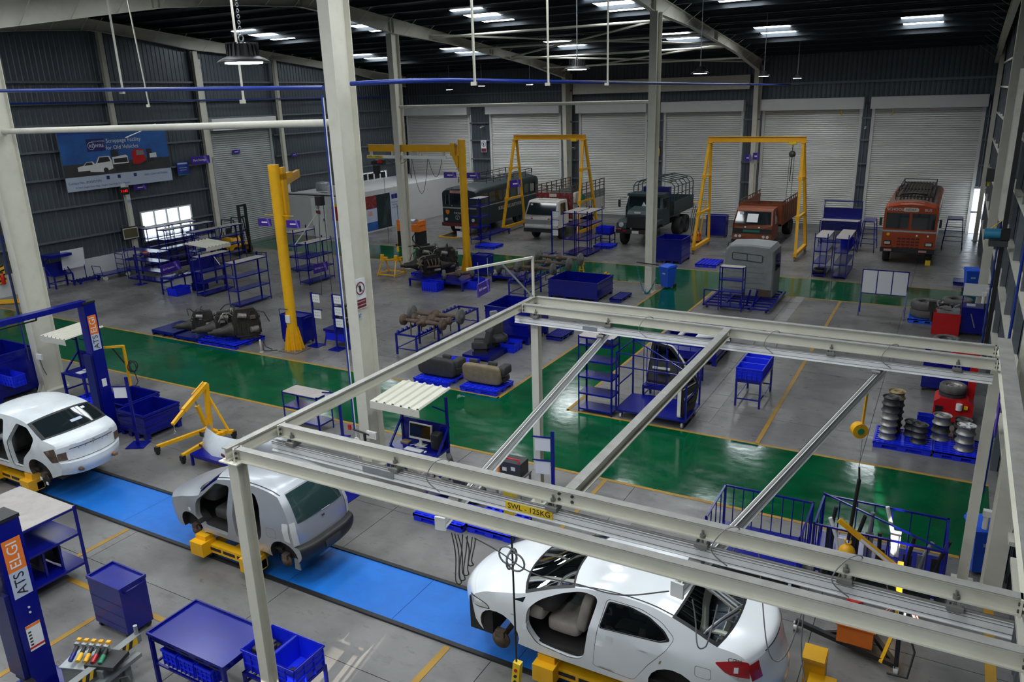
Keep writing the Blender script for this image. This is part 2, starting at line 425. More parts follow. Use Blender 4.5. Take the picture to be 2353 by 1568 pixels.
for yc in(41.1,32.3,16.9,12.6,8.2,3.6,-1.0,-4.8):  # rows before the ridge are unseen, extra ones added to brighten the foreground
 for xc in SKX:
  link('skylight_panel',skm,ceiling,(xc,yc,RZ(yc)-.004),(-sl if yc>RIDGE else sl,0,0))
def sheet(name,m,u0,u1,z0,ztop,place,pitch=.25,parent=None):
 """ribbed sheet; ztop: function of u or number; place(u, depth, z) -> xyz"""
 b=MB();us=[];u=u0
 while u<u1-1e-6:
  for du,d in((0,0),(pitch*.64,0),(pitch*.74,.028),(pitch*.90,.028)):
   if u+du<=u1:us.append((u+du,d))
  u+=pitch
 us.append((u1,0));vs=[];fs=[]
 for(uu,d)in us:
  zt=ztop(uu)if callable(ztop)else ztop
  vs+=[place(uu,d,z0),place(uu,d,zt)]
 for i in range(len(us)-1):fs.append((2*i,2*i+2,2*i+3,2*i+1))
 b.add(vs,fs);return b.build(name,m,parent)
plL=lambda u,d,z:(XL+d,u,z)
wall_left=MB()
wall_left.box((XL-.2,YF,0.0),(XL+.16,30.9,.95));wall_left.box((XL-.2,35.5,0),(XL+.16,YB,.95))
wall_left=struct(wall_left.build('wall_left','white_wall'))
WIN=(25.9,28.95,1.25,2.72);WIN2=(43.6,46.4,2.05,3.0);LD=(31.0,35.35)
def lsheet(a,b,z0,z1):return sheet('cladding_sheet','sheet',a,b,z0,z1,plL,parent=wall_left)
top=lambda u:RZ(u)+.05
lsheet(YF,WIN[0],.93,top)
lsheet(WIN[0],WIN[1],.93,WIN[2]);lsheet(WIN[0],WIN[1],WIN[3],top)
lsheet(WIN[1],LD[0],.93,top);lsheet(LD[0],LD[1],6.95,top);lsheet(LD[1],WIN2[0],.93,top)
lsheet(WIN2[0],WIN2[1],.93,WIN2[2]);lsheet(WIN2[0],WIN2[1],WIN2[3],top);lsheet(WIN2[1],YB,.93,top)
def girt(a,b,z):bx('girt',wall_left,'girt',(XL+.03,a,z-.075),(XL+.20,b,z+.0));bx('girt_lip',wall_left,'girt',(XL+.19,a,z-.075),(XL+.205,b,z+.02))
for z in(2.07,3.55,4.9,6.15,7.3,8.25,9.2):
 segs=[(YF,LD[0]-.2),(LD[1]+.3,YB)]if z<7 else[(YF,YB)]
 if z==2.07:segs=[(YF,WIN[0]),(WIN[1],LD[0]-.2),(LD[1]+.3,YB)]
 for a,b in segs:girt(a,b,z)
def window(n,a,b,z0,z1,cols,rows):
 m=MB();x0,x1=XL-.02,XL+.10
 m.box((x0,a-.06,z0-.06),(x1,b+.06,z0));m.box((x0,a-.06,z1),(x1,b+.06,z1+.06))
 m.box((x0,a-.06,z0),(x1,a,z1));m.box((x0,b,z0),(x1,b+.06,z1))
 for k in range(1,cols):y=a+(b-a)*k/cols;m.box((x0,y-.025,z0),(x1,y+.025,z1))
 for k in range(1,rows):z=z0+(z1-z0)*k/rows;m.box((x0+.02,a,z-.02),(x1-.02,b,z+.02))
 o=struct(m.build('window_%d'%n,'white_paint'))
 for i in range(cols):
  for j in range(rows):
   y0=a+(b-a)*i/cols;za=z0+(z1-z0)*j/rows
   bx('pane',o,'clear_pane',(XL+.03,y0+.025,za+.02),(XL+.036,y0+(b-a)/cols-.025,za+(z1-z0)/rows-.02))
window(1,*WIN,4,2);window(2,*WIN2,4,1)
def shutter(n,along,u0,u1,base,ztop,face,m,box_m,pitch=.115):
 """along: 'x' (door in the back wall) or 'y'; face: inward direction sign"""
 P=(lambda u,d,z:(u,base+face*d,z))if along=='x' else(lambda u,d,z:(base+face*d,u,z))
 rt_=MB()
 def pb(b,ua,ub,da,db,za,zb):
  p=P(ua,da,za);q=P(ub,db,zb)
  b.box(tuple(min(p[i],q[i])for i in range(3)),tuple(max(p[i],q[i])for i in range(3)))
 for ua in(u0-.16,u1):pb(rt_,ua,ua+.16,.02,.16,0,ztop)
 o=struct(rt_.build('door_%d'%n,m))
 cb=MB();vs=[];fs=[];z=0.12;zs=[]
 while z<ztop:
  zs+=[(z,.045),(z+pitch*.12,.045),(z+pitch*.25,.10),(z+pitch*.85,.085)];z+=pitch
 for z,d in zs:vs+=[P(u0,d,z),P(u1,d,z)]
 for i in range(len(zs)-1):fs.append((2*i,2*i+1,2*i+3,2*i+2))
 cb.add(vs,fs);stuff(cb.build('curtain_slats',m,o))
 b=MB();pb(b,u0,u1,.04,.11,0.0,.12);b.build('bottom_bar','galvanised',o)
 h=MB();pb(h,u0-.22,u1+.22,.02,.62,ztop-.05,ztop+.58);h.build('hood_box',box_m,o)
 return o,P
DOORS=[(-36.4,-31.1),(-29.15,-23.85),(-22.2,-17.75),(-16.35,-11.7),(-10.3,-5.15),(-4.35,.80)]
DZ=[6.85,6.85,6.8,6.75,6.75,6.75]
for k,((a,b),z)in enumerate(zip(DOORS,DZ)):
 o,P=shutter(k+1,'x',a,b,YB,z,-1,'shutter','white_paint')
 if k in(4,5):
  s=MB();u=b+.02 if k==4 else a-.02;sg=-1 if k==4 else 1
  s.cyl((u+sg*.9,YB-.35,z+.22),(u+sg*.12,YB-.35,z+.22),.10,10);s.box((u+sg*.35-.12,YB-.5,z+.05),(u+sg*.35+.12,YB-.25,z+.1))
  s.build('shutter_motor','teal_motor',o)
  h=MB();h.tube([(u+sg*.9,YB-.4,z+.2),(u+sg*.95,YB-.42,z-.3),(u+sg*.85,YB-.42,z-.42)],.03,5);h.build('pull_chain','yellow_light',o)
o,P=shutter(7,'y',LD[0],LD[1],XL,6.65,1,'shutter_grey','white_paint')
mm=MB();mm.cyl((XL+.4,LD[0]-.15,6.95),(XL+.4,LD[0]-.6,6.95),.10,10);mm.build('shutter_motor','teal_motor',o)
plB=lambda u,d,z:(u,YB-d,z)
bw=MB();bw.box((XL-.2,YB+.02,9.35),(XR+.3,YB+.2,9.5));wall_back=struct(bw.build('wall_back','sheet'))
edges=[XL]+[v for d in DOORS for v in(d[0]-.15,d[1]+.15)]+[XR]
GAP=(0.98,1.42)
for k in range(0,len(edges),2):
 a,b=edges[k],edges[k+1]
 if b-a>.1:
  sheet('cladding_sheet','sheet',a,b,2.55 if k==12 else 0,7.0,plB,parent=wall_back)
  for z in(1.2,2.5,3.7,5.0,6.2):bx('girt',wall_back,'girt',(a,YB-.2,z-.04),(b,YB-.02,z+.05))
sheet('cladding_sheet','sheet',XL,XR,6.95,9.80,plB,parent=wall_back)
bx('eave_girt',wall_back,'girt',(XL,YB-.22,8.15),(XR,YB-.04,8.23))
fasc=MB();fasc.box((-22.6,YB-.6,7.95),(-11.2,YB-.45,8.75));fasc.build('eave_beam','cream',wall_back)
fasc=MB();fasc.box((-10.2,YB-.24,8.1),(1.3,YB-.2,8.2));fasc.build('eave_strut','girt',wall_back)
plR=lambda u,d,z:(XR-d,u,z)
wr=MB();wr.box((XR+.05,YF,0.0),(XR+.25,YB,.3));wall_right=struct(wr.build('wall_right','white_wall'))
SL=(2.2,3.7,3.7,5.7)
for a,b,z0,z1 in((YF,SL[0],0,top),(SL[0],SL[1],0,SL[2]),(SL[0],SL[1],SL[3],top),(SL[1],47.9,0,top),(47.9,YB,2.5,top)):
 sheet('cladding_sheet','sheet',a,b,z0,z1,plR,parent=wall_right,pitch=.3)
for z in(1.3,2.6,3.9,5.2,6.5,7.7,8.8):
 for a,b in((4.0,12.0),(12.45,29.95),(30.5,47.8)):bx('girt',wall_right,'cream',(XR-.19,a,z-.04),(XR-.03,b,z+.03))
for y in(8.2,16.0,18.0,21.2,24.3,26.9,33.5,36.5,39.5,42.6,45.5):
 bx('wall_post',wall_right,'girt',(XR-.16,y-.05,0),(XR-.03,y+.05,RZ(y)-.2))
wf=MB();wf.box((XL,YF-.2,0),(-5.0,YF,9.4));wf.box((-4.35,YF-.2,0),(XR,YF,9.4));wf.box((-5.0,YF-.2,0),(-4.35,YF,5.15));wf.box((-5.0,YF-.2,5.95),(-4.35,YF,9.4))
wall_front=struct(wf.build('wall_front','sheet'))
wp=MB();wp.box((XL+.2,36.0,0),(-31.8,36.15,2.65));wp.box((-31.95,36.15,0),(-31.8,YB-.65,2.5))
struct(wp.build('wall_partition','white_wall'))
d=MB();d.box((-34.4,35.93,0),(-33.3,35.99,2.35));d=struct(d.build('door_8','white_paint'))
bx('door_handle',d,'dark_steel',(-33.45,35.86,1.0),(-33.40,35.93,1.15))
# = steel frame
def ibeam(b,lo_pts,mi=0):
 pass
def column(label,x,y,zt,d0,d1,fw=.28,base=True,name='steel_column',inner=None,parts=True):
 """I-section, web in the Y direction, depth d0 at the foot to d1 at the top"""
 t=struct(thing(name,label,'column',(x,y,0)))
 for sgn,nm in((-1,'front_flange'),(1,'rear_flange')):
  b=MB();a0=sgn*d0/2;a1=sgn*d1/2;th=.018*-sgn
  b.add([(-fw/2,a0,.02),(fw/2,a0,.02),(fw/2,a0+th,.02),(-fw/2,a0+th,.02),(-fw/2,a1,zt),(fw/2,a1,zt),(fw/2,a1+th,zt),(-fw/2,a1+th,zt)],[(3,2,1,0),(4,5,6,7),(0,1,5,4),(1,2,6,5),(2,3,7,6),(3,0,4,7)]if sgn<0 else[(0,1,2,3),(7,6,5,4),(4,5,1,0),(5,6,2,1),(6,7,3,2),(7,4,0,3)])
  b.build(nm,'cream',t)
 b=MB();b.prism([(-d0/2+.01,.02),(d0/2-.01,.02),(d1/2-.01,zt),(-d1/2+.01,zt)],-.006,.006,'x');b.build('web','cream',t)
 bx('base_plate',t,'cream_dirty',(-fw/2-.06,-d0/2-.06,0),(fw/2+.06,d0/2+.06,.025))
 if base:
  for sx in(-1,1):
   for sy in(-1,1):
    b=MB();b.prism([(0,.02),(.13,.02),(.02,.24),(0,.24)],-.008,.008,'x');o=b.build('gusset','cream',t,(sx*.09,sy*(d0/2),0),(0,0,0 if sy>0 else PI))
 return t
XC=[-36.45,-23.0,-10.7,1.15]
YC=[12.2,30.2]
DEP=lambda y:.42+.42*max(0,1-abs(y-12.2)/6)+.22*max(0,1-abs(y-30.2)/5)+.30*max(0,1-abs(y-YB)/6)+.12*max(0,1-abs(y-RIDGE)/3)
ztop=lambda y:RZ(y)-.215-DEP(y)
col_b7=column('tall cream steel column with a no-phone sign and the mark B7',-10.72,12.35,ztop(12.3),.50,.60)
col_a=column('cream steel column at the far left beside the corrugated desk canopy',-22.75,12.2,ztop(12.2),.62,.82,.30)
col_d=column('cream steel column standing behind the yellow engine stand',-23.05,30.35,ztop(30.3),.46,.58,.30)
col_c=column('cream steel column with a blue coiled air hose at its foot',-10.55,30.2,ztop(30.2),.46,.58,.30)
for x,lb in((-23.0,'tapered back wall column between the white and red truck and the second shutter'),(-10.7,'tapered back wall column behind the rust-brown tipper truck')):
 column(lb,x,YB-.62,RZ(YB)-.5,.55,1.1,.26,False)
column('cream wall column standing behind the stacked truck tyres',1.24,30.2,RZ(30.2)-.3,.5,.6,.26,False)
column('cream wall column carrying the end of the crane frame beams',1.28,13.0,RZ(13)-.3,.5,.6,.26,False)
column('narrow wall column at the far right corner of the shutters',1.28,47.2,RZ(47.2)-.3,.3,.3,.2,False)
for y,wd,zt,lb in((25.1,.22,RZ(25.1)-.5,'cream wall post carrying the red digital clock'),(30.45,.30,RZ(30.4)-.9,'cream wall column beside the grey roller shutter'),(36.2,.22,RZ(36.2)-.5,'cream wall post to the far side of the grey roller shutter'),(42.4,.22,RZ(42.4)-.5,'cream wall post above the white store room'),(19.3,.22,RZ(19.3)-.5,'cream wall post seen beyond the leftmost column')):
 t=struct(thing('wall_post',lb,'post',(XL+.32,y,0)))
 bx('outer_flange',t,'cream',(-.10,-wd/2,.0),(-.085,wd/2,zt));bx('inner_flange',t,'cream',(.085,-wd/2,.0),(.10,wd/2,zt));bx('web',t,'cream',(-.09,-.006,.0),(.09,.006,zt))
 if y==30.45:
  bx('bracket_plate',t,'cream_dirty',(-.1,wd/2,5.2),(.1,wd/2+.12,zt-.4))
def rafter(x,label,y0=YF+.2,y1=YB-.12):
 t=struct(thing('roof_rafter',label,'rafter',(x,0,0)))
 ys_=sorted(set([y0,y1,RIDGE]+[y0+(y1-y0)*k/40 for k in range(41)]+YC))
 tp_=[(y,RZ(y)-.215)for y in ys_];bt=[(y,RZ(y)-.215-DEP(y))for y in ys_]
 n=len(ys_)
 def flange(pts,th,nm):
  b=MB();vs=[]
  for y,z in pts:vs+=[(-.11,y,z),(.11,y,z),(.11,y,z+th),(-.11,y,z+th)]
  fs=[]
  for i in range(n-1):
   a=4*i;fs+=[(a,a+1,a+5,a+4),(a+1,a+2,a+6,a+5),(a+2,a+3,a+7,a+6),(a+3,a,a+4,a+7)]
  b.add(vs,fs+[(3,2,1,0),(4*n-4,4*n-3,4*n-2,4*n-1)]);b.build(nm,'cream',t)
 flange([(y,z-.016)for y,z in tp_],.016,'top_flange');flange(bt,.016,'bottom_flange')
 b=MB();vs=[]
 for(y,z),(_,zb)in zip(tp_,bt):vs+=[(-.005,y,zb),(-.005,y,z),(.005,y,zb),(.005,y,z)]
 fs=[]
 for i in range(n-1):
  a=4*i;fs+=[(a,a+1,a+5,a+4),(a+2,a+6,a+7,a+3)]
 b.add(vs,fs);b.build('web','cream',t)
 for y in PY[3:]:
  if y<8:continue
  for sx in((1,)if x<-36 else((-1,)if x>0 else(-1,1))):
   b=MB();zb=RZ(y)-.215-DEP(y)+.02
   b.bar((sx*.08,y,zb),(sx*(.35+DEP(y)*.8),y,RZ(y)-.2),.03,.006);b.build('fly_brace','cream',t)
 for yc in YC+[6.5,18.0,24.5,39.0]:
  if x<-30:continue
  for s_ in(-.12,.12):
   b=MB();b.box((-.10,yc+s_-.006,RZ(yc)-.2-DEP(yc)),(.10,yc+s_+.006,RZ(yc)-.24));b.build('stiffener','cream',t)
 return t
rafter(-36.40,'cream roof rafter along the left gable wall');rafter(-23.0,'cream tapered roof rafter over the two left columns');rafter(-10.7,'cream tapered roof rafter running over column B7');rafter(1.12,'cream roof rafter along the right hand wall')
def tubeobj(name,m,p0,p1,r,label,cat='pipe',n=12,group=None):
 b=MB();p0=Vector(p0);p1=Vector(p1);b.cyl((0,0,0),p1-p0,r,n);o=b.build(name,m,None,p0);return tag(o,label,cat,group)
t=thing('strut_tube','round cream strut tube spanning the two front columns','strut',(-22.6,12.25,7.42))
b=MB();b.cyl((.1,0,0),(11.75,0,.1),.075,16);b.build('tube','cream',t)
for x in(0.02,11.8):
 bx('end_plate',t,'cream',(x-.01,-.11,-.12+x*.008),(x+.05,.11,.14+x*.008))
b=MB();b.tube([(5.2,-.02,-.17),(5.9,-.02,.0),(6.35,-.02,.13)],.012,5);b.build('cable_tie','white_paint',t)
t=thing('strut_tube','round cream strut tube spanning the two rear columns','strut',(-22.9,30.25,7.62))
b=MB();b.cyl((.05,0,0),(12.2,0,-.05),.07,14);b.build('tube','cream',t)
k=0
for y in(33.2,37.0,41.0,45.0):
 z=RZ(y)-.62
 struct(tubeobj('roof_strut','cream',(-22.85,y,z),(-10.8,y,z),.055,'cream roof strut tube, %s from the back shutters'%('farthest','third','second','nearest')[k],'strut'));k+=1
for(x0,y0,x1,y1,lb)in((-22.8,33.2,-10.9,41.0,'diagonal roof brace rising toward the ridge above the gantry'),(-22.8,41.0,-10.9,33.2,'crossing diagonal roof brace near the skylights'),(-22.8,41.0,-10.9,47.5,'diagonal roof brace close to the back shutters'),(-22.8,47.5,-10.9,41.0,'second diagonal roof brace close to the back shutters')):
 struct(tubeobj('roof_brace','cream',(x0,y0,RZ(y0)-.5),(x1,y1,RZ(y1)-.5),.05,lb,'brace'))
t=thing('air_pipe','blue compressed air pipe crossing from the left wall to column B7','pipe',(0,12.05,0))
b=MB();b.cyl((-36.4,0,8.80),(-10.9,0,8.18),.045,10);b.build('main_pipe','blue_pipe',t)
b=MB();b.cyl((-13.9,.02,8.27),(-10.95,.02,8.20),.02,6);b.build('conduit','white_paint',t)
def hanger(par,x,y,z):
 b=MB();zt=RZ(y+0)-.2
 b.box((-.02,-.004,0),(.02,.004,zt-z));b.box((-.02,-.03,0),(-.016,.004,zt-z));b.box((-.09,-.02,-.05),(.03,.02,.02));b.build('hanger','cream',par,(x,y,z-.02))
t2=thing('air_pipe','blue compressed air pipe running toward the back shutters past column B7','pipe',(-8.9,0,0))
b=MB();b.tube([(-1.6,12.4,8.24),(-.3,12.6,8.25),(0,13.5,8.25),(0,30.0,8.17),(.2,47.5,8.1)],.045,8);b.build('main_pipe','blue_pipe',t2)
hg=[hanger(t2,x,y,8.2)for x,y in((.75,13.2),(.25,17.3),(.3,20.8))]
t3=thing('air_pipe','thin blue air pipe along the left wall below the eave','pipe',(XL+.5,0,8.25))
b=MB();b.cyl((0,18,.02),(0,47,-.05),.04,8);b.build('main_pipe','blue_pipe',t3)
for(px,py,pz,lb)in((-17.1,12.15,8.30,'white drop rod holding the blue air pipe near the left column'),(-13.7,12.6,8.0,'thin white drop rod behind the nearest high bay lamp')):
 zt=RZ(py)-.2;b=MB();b.bar((0,0,0),(0,0,zt-pz),.035,.035);b.box((-.1,-.03,-.06),(.03,.03,.02));tag(b.build('hanger_rod','cream',None,(px,py,pz)),lb,'rod')
b=MB();b.bar((0,0,0),(-.2,.0,RZ(14)-.2-7.98),.025,.025);b.box((-.08,-.02,-.05),(.02,.02,.02));tag(b.build('hanger_rod','cream',None,(-18.2,13.6,7.98)),'thin cream rod hanging beside the thicker drop rod near the left column','rod')
def lamp(label,x,y,z,first=[None]):
 if first[0]is None:
  t=thing('high_bay_lamp',label,'lamp',(x,y,z),0,'high bay lamps')
  b=MB();b.lathe([(0,.19),(.10,.19),(.15,.17),(.165,.05),(.24,.02),(.29,-.01),(.285,-.025),(.20,-.01),(0,-.01)],24);b.build('housing','dark_steel',t)
  for a in range(20):
   f=MB();f.box((.10,-.004,.03),(.178,.004,.19));f.build('cooling_fin','black',t,None,(0,0,a*PI/10))
  b=MB();b.lathe([(0,-.03),(.205,-.03),(.205,-.012)],24);b.build('light_disc','lamp_glow',t)
  b=MB();b.ring((0,0,.235),.035,.009,'x',12,5);b.build('hook','galvanised',t)
  first[0]=[c.name for c in t.children];first.append(t);o=t
 else:
  o=put(first[1].copy(),(x,y,z),0,label);COL.objects.link(o)
  for nm in first[0]:copy_tree(bpy.data.objects[nm],o)
 zt=RZ(y)-.2
 b=MB();n=int((zt-z-.08)/.06)
 if y<10:
  for i in range(n):b.ring((0,0,.28+i*.06),.02,.007,'x' if i%2 else 'y',6,4)
 else:b.cyl((0,0,.26),(0,0,zt-z+.2),.012,5)
 b.build('chain','galvanised',o)
 l=bpy.data.lights.new('lamp_light','AREA');l.shape='DISK';l.size=.36;l.energy=70;l.color=(.93,.97,1);l.spread=2.4
 lo=bpy.data.objects.new('lamp_light',l);COL.objects.link(lo);lo.parent=o;lo.location=(0,0,-.05)
for lb,x,y,z in(('nearest high bay lamp hanging on a chain by column B7',-7.15,6.65,8.38),('second high bay lamp of the row over the crane frame',-7.55,16.5,8.46),('third high bay lamp of the row over the green lane',-7.45,25.6,8.46),('fourth high bay lamp of the row before the shutters',-7.75,36.2,8.46),('farthest high bay lamp of the row by the shutters',-7.8,44.4,8.42),('small far high bay lamp above the dark green bus',-27.2,44.8,8.66),('far high bay lamp at the left of the back shutters',-30.2,45.6,8.52),('far high bay lamp above the white truck',-23.4,44.2,8.62)):
 lamp(lb,x,y,z)
 # = overhead light crane frame
cf=thing('crane_frame','cream steel beam frame of the light overhead crane in front','crane frame',(0,0,0))
def ibm(name,par,p0,p1,h=.155,w=.09,up=Zax):
 """I-beam, p0/p1 at the top flange; dusty top"""
 p0=Vector(p0);p1=Vector(p1);d=p1-p0;l=d.length;ang=math.atan2(d.y,d.x)
 b=MB();b.box((0,-w/2,-.010),(l,w/2,0),1);b.box((0,-w/2,-.014),(l,w/2,-.010),0);b.box((0,-w/2,-h),(l,w/2,-h+.014),0);b.box((0,-.0055,-h+.01),(l,.0055,-.012),0)
 return b.build(name,['cream','beam_top'],par,p0,(0,0,ang))
ibm('runway_beam',cf,(-6.78,5.46,4.20),(.84,5.52,4.20));ibm('runway_beam',cf,(-6.78,6.18,4.20),(.84,6.20,4.20))
ibm('runway_beam',cf,(-6.78,12.38,4.20),(.84,12.26,4.20));ibm('runway_beam',cf,(-6.95,12.98,4.20),(.84,12.94,4.20))
ibm('side_beam',cf,(-6.86,5.38,4.20),(-6.86,13.02,4.20));ibm('cross_beam',cf,(-2.95,6.24,4.20),(-2.95,12.28,4.20),.15,.11);ibm('side_beam',cf,(.94,3.2,4.20),(.94,13.4,4.20),.20,.18)
def crane_post(x,y,zt,nm='post'):
 b=MB();b.box((-.075,-.075,0),(.075,-.064,zt));b.box((-.075,.064,0),(.075,.075,zt));b.box((-.005,-.066,0),(.005,.066,zt));b.box((-.16,-.16,0),(.16,.16,.015));b.box((-.14,-.14,zt-.015),(.14,.14,zt))
 return b.build(nm,'cream',cf,(x,y,0))
crane_post(-6.80,5.48,4.045);crane_post(-6.62,12.55,4.045);crane_post(.90,13.25,4.0)
for(x,y)in((-6.74,5.46),(-6.78,6.18),(-6.78,12.38),(.82,5.52),(.82,6.20),(.82,12.26),(.82,12.94)):
 b=MB();b.box((-.008,-.065,-.155),(.008,.065,.0))
 for dy in(-.045,.045):
  for dz in(-.05,-.11):b.cyl((-.02,dy,dz),(.025,dy,dz),.014,6,mi=1)
 b.build('end_plate',['cream','dark_steel'],cf,(x,y,4.20))
for y in(6.182,):
 for dx in(-.09,.05):
  for dz in(-.05,-.11):
   b=MB();b.cyl((-2.95+dx,y,4.20+dz),(-2.95+dx,y-.012,4.20+dz),.016,8);b.build('bolt','dark_steel',cf)
def rail(par,name,L,m=0):
 b=MB();h=.115
 b.box((0,-.035,-.012),(L,.035,0),0);b.box((0,-.035,-h),(L,-.028,0),0);b.box((0,.028,-h),(L,.035,0),0);b.box((0,-.05,-h-.008),(L,-.012,-h),0);b.box((0,.012,-h-.008),(L,.05,-h),0)
 b.box((0,-.0365,-.030),(L,-.035,-.024),1);b.box((0,-.0365,-h+.022),(L,-.035,-h+.028),1);b.box((0,.035,-.030),(L,.0365,-.024),1);b.box((0,-.012,.0),(L,.012,.012),1)
 return b.build(name,['alu','alu_dark'],par)
def rail_thing(label,p0,p1,cat='crane rail',name='runway_rail'):
 p0=Vector(p0);p1=Vector(p1);d=p1-p0
 t=thing(name,label,cat,p0,math.atan2(d.y,d.x));rail(t,'profile',d.length);return t
rA=rail_thing('front aluminium crane rail carrying the yellow load plate',(-6.95,6.18,3.955),(.80,6.20,3.955))
rB=rail_thing('rear aluminium crane rail under the far cream beams',(-6.95,12.36,3.955),(.80,12.27,3.955))
def brackets(t,xs_,h=.12):
 for x in xs_:
  b=MB();b.box((-.05,-.065,-.012),(.05,.065,.012));b.box((-.05,-.065,.0),(-.04,.065,h));b.box((.04,-.065,0),(.05,.065,h));b.cyl((0,-.03,.0),(0,-.03,h+.09),.012,6);b.cyl((0,-.03,h+.02),(0,-.03,h+.05),.026,6);b.box((-.06,-.09,.01),(.06,-.05,.05))
  b.build('hanger_bracket','alu_dark',t,(x,0,.012))
brackets(rA,(.35,1.9,3.85,5.35,6.55,7.35),.075);brackets(rB,(.45,1.9,3.9,5.6,7.3),.075)
b=MB();b.box((-.27,-.003,-.042),(.27,.003,.042));pl=b.build('load_plate','yellow_light',rA,(3.58,-.040,-.058));text('lettering','SWL - 125KG',.085,pl,(0,-.0045,0),(PI/2,0,0),'ink',.0008)
for x in(1.55,1.75):
 b=MB();b.box((-.12,-.042,-.10),(.12,-.036,-.02));b.build('splice_plate','galvanised',rA,(x,0,0))
b=MB();b.box((-.14,-.042,-.10),(.14,-.036,-.02));b.build('splice_plate','galvanised',rB,(1.55,0,0))
br1=rail_thing('left aluminium crane bridge girder above the metal shelf tower',(-4.22,5.80,3.775),(-5.24,12.75,3.775),'bridge girder','bridge_girder')
br2=rail_thing('right aluminium crane bridge girder carrying the yellow balancer',(-1.70,5.80,3.775),(-.60,12.75,3.775),'bridge girder','bridge_girder')
for t in(br1,br2):
 for x in(.40,6.55):
  b=MB();b.box((-.09,-.05,0),(.09,.05,.04));b.box((-.03,-.02,.03),(.03,.02,.065));b.cyl((-.07,-.06,.03),(-.07,.06,.03),.03,8);b.cyl((.07,-.06,.03),(.07,.06,.03),.03,8);b.build('trolley','alu_dark',t,(x,0,0))
 b=MB();b.box((-.025,-.06,-.135),(.0,.06,.012));b.build('end_stop','white_paint',t)
def loopcable(label,pts,r=.006,m='cable_grey',name='cable',cat='cable'):
 p0=Vector(pts[0]);pp=[Vector(p)-p0 for p in pts];cur=[]
 for i in range(len(pp)-1):
  a=pp[max(i-1,0)];b_=pp[i];c_=pp[i+1];d_=pp[min(i+2,len(pp)-1)]
  for k in range(6):
   u=k/6;cur.append(.5*((2*b_)+(c_-a)*u+(2*a-5*b_+4*c_-d_)*u*u+(3*b_-a-3*c_+d_)*u**3))
 cur.append(pp[-1]);b=MB();b.tube(cur,r,5);return tag(b.build(name,m,None,p0),label,cat)
for i,(x,y,z,lb)in enumerate(((-4.42,6.16,3.9,'grey safety wire looped over the front beam near the left girder'),(-1.35,6.16,3.9,'grey safety wire looped over the front beam by the right girder'),(-.35,6.16,3.9,'grey safety wire looped over the front beam near its right end'),(-4.3,12.30,3.9,'grey safety wire looped over the rear beam at its middle'),(-2.2,12.30,3.9,'grey safety wire looped over the rear beam near the cross beam'),(-.5,12.30,3.9,'grey safety wire looped over the rear beam at its right end'))):
 loopcable(lb,[(x,y-.07,z-.02),(x-.14,y-.1,z+.12),(x-.05,y-.07,z+.32),(x+.05,y+.03,z+.33),(x+.05,y+.09,z+.2),(x,y+.06,z-.0)],.006,'cable_grey','safety_wire','wire')
 # = racks, tables, bins
def rack(label,x0,x1,y0,y1,H,shelves,topm='grey_ply',name='shelf_rack',post=.04,group=None,cat='rack',lip=.045,m='blue_steel',topz=None):
 t=thing(name,label,cat,((x0+x1)/2,(y0+y1)/2,0),0,group);w=(x1-x0)/2;l=(y1-y0)/2
 for sx in(-1,1):
  for sy in(-1,1):
   key=(post,H,sx,sy)
   def mk():
    b=MB();a=post
    b.box((0,0,0),(-sx*a if sx>0 else a,.004*-sy if sy>0 else .004,H))if False else None
    x=(-a,0)if sx>0 else(0,a);y=(-a,0)if sy>0 else(0,a)
    b.box((x[0],(-.005 if sy>0 else 0),0),(x[1],(0 if sy>0 else .005),H));b.box(((-.005 if sx>0 else 0),y[0],0),((0 if sx>0 else .005),y[1],H));return b.mesh('post',m)
   link('post',shared(('post',m)+key,mk),t,(sx*w,sy*l,0))
 for k,z in enumerate(shelves):
  last=(k==len(shelves)-1)
  bx('shelf',t,topm if(last and topm)else m,(-w+.006,-l+.006,z-(.01 if last else lip)),(w-.006,l-.006,z))
  if last and topm:bx('top_frame',t,m,(-w+.004,-l+.004,z-.05),(w-.004,l-.004,z-.012))
 return t
rack('four-shelf blue rack nearest the green lane on the left bay floor',-25.45,-24.87,21.3,23.05,1.99,[.12,.70,1.24,1.84],post=.05)
rack('four-shelf blue rack just in front of the corrugated canopy',-28.35,-27.84,22.05,23.72,1.86,[.12,.62,1.10,1.74],post=.05)
rack('blue four-shelf rack carrying the ELV Station 2 sign',-25.6,-25.0,25.5,27.2,2.0,[.14,.70,1.25,1.90],post=.04)
rack('blue shelf rack standing behind the station 2 rack',-28.2,-27.6,27.4,28.9,2.1,[.15,.75,1.3,1.95],post=.04)
rack('low long blue rack with shiny shelves beside the sign post',-34.6,-32.05,23.15,23.75,1.5,[.08,.52,1.0,1.46],topm=None)
for x,lb in((-36.2,'tall blue rack row against the bright window'),(-34.85,'tall blue rack row in the middle of the store racks'),(-32.65,'tall blue rack row nearest the forklift')):
 for yy,e in((25.5,'front half'),(27.1,'rear half')):
  rack(lb+', '+e,x-.28,x+.28,yy,yy+1.55,2.02,[.12,.6,1.05,1.5,2.0],post=.035)
rack('blue rack partly hiding the dark green bus front',-23.55,-22.9,36.95,38.1,2.62,[.3,.95,1.55,2.15,2.58],post=.04)
rack('left one of two wide blue racks before the white truck',-17.28,-16.62,35.95,37.85,2.32,[.12,.85,1.6,2.22])
rack('right one of two wide blue racks before the white truck',-16.55,-15.9,35.92,37.85,2.32,[.12,.85,1.6,2.22])
rack('left narrow blue rack in front of the rust-orange bus',-5.0,-4.45,35.45,37.4,1.92,[.12,.62,1.15,1.75])
rack('right narrow blue rack in front of the rust-orange bus',-4.17,-3.61,35.4,37.9,1.92,[.12,.62,1.15,1.75])
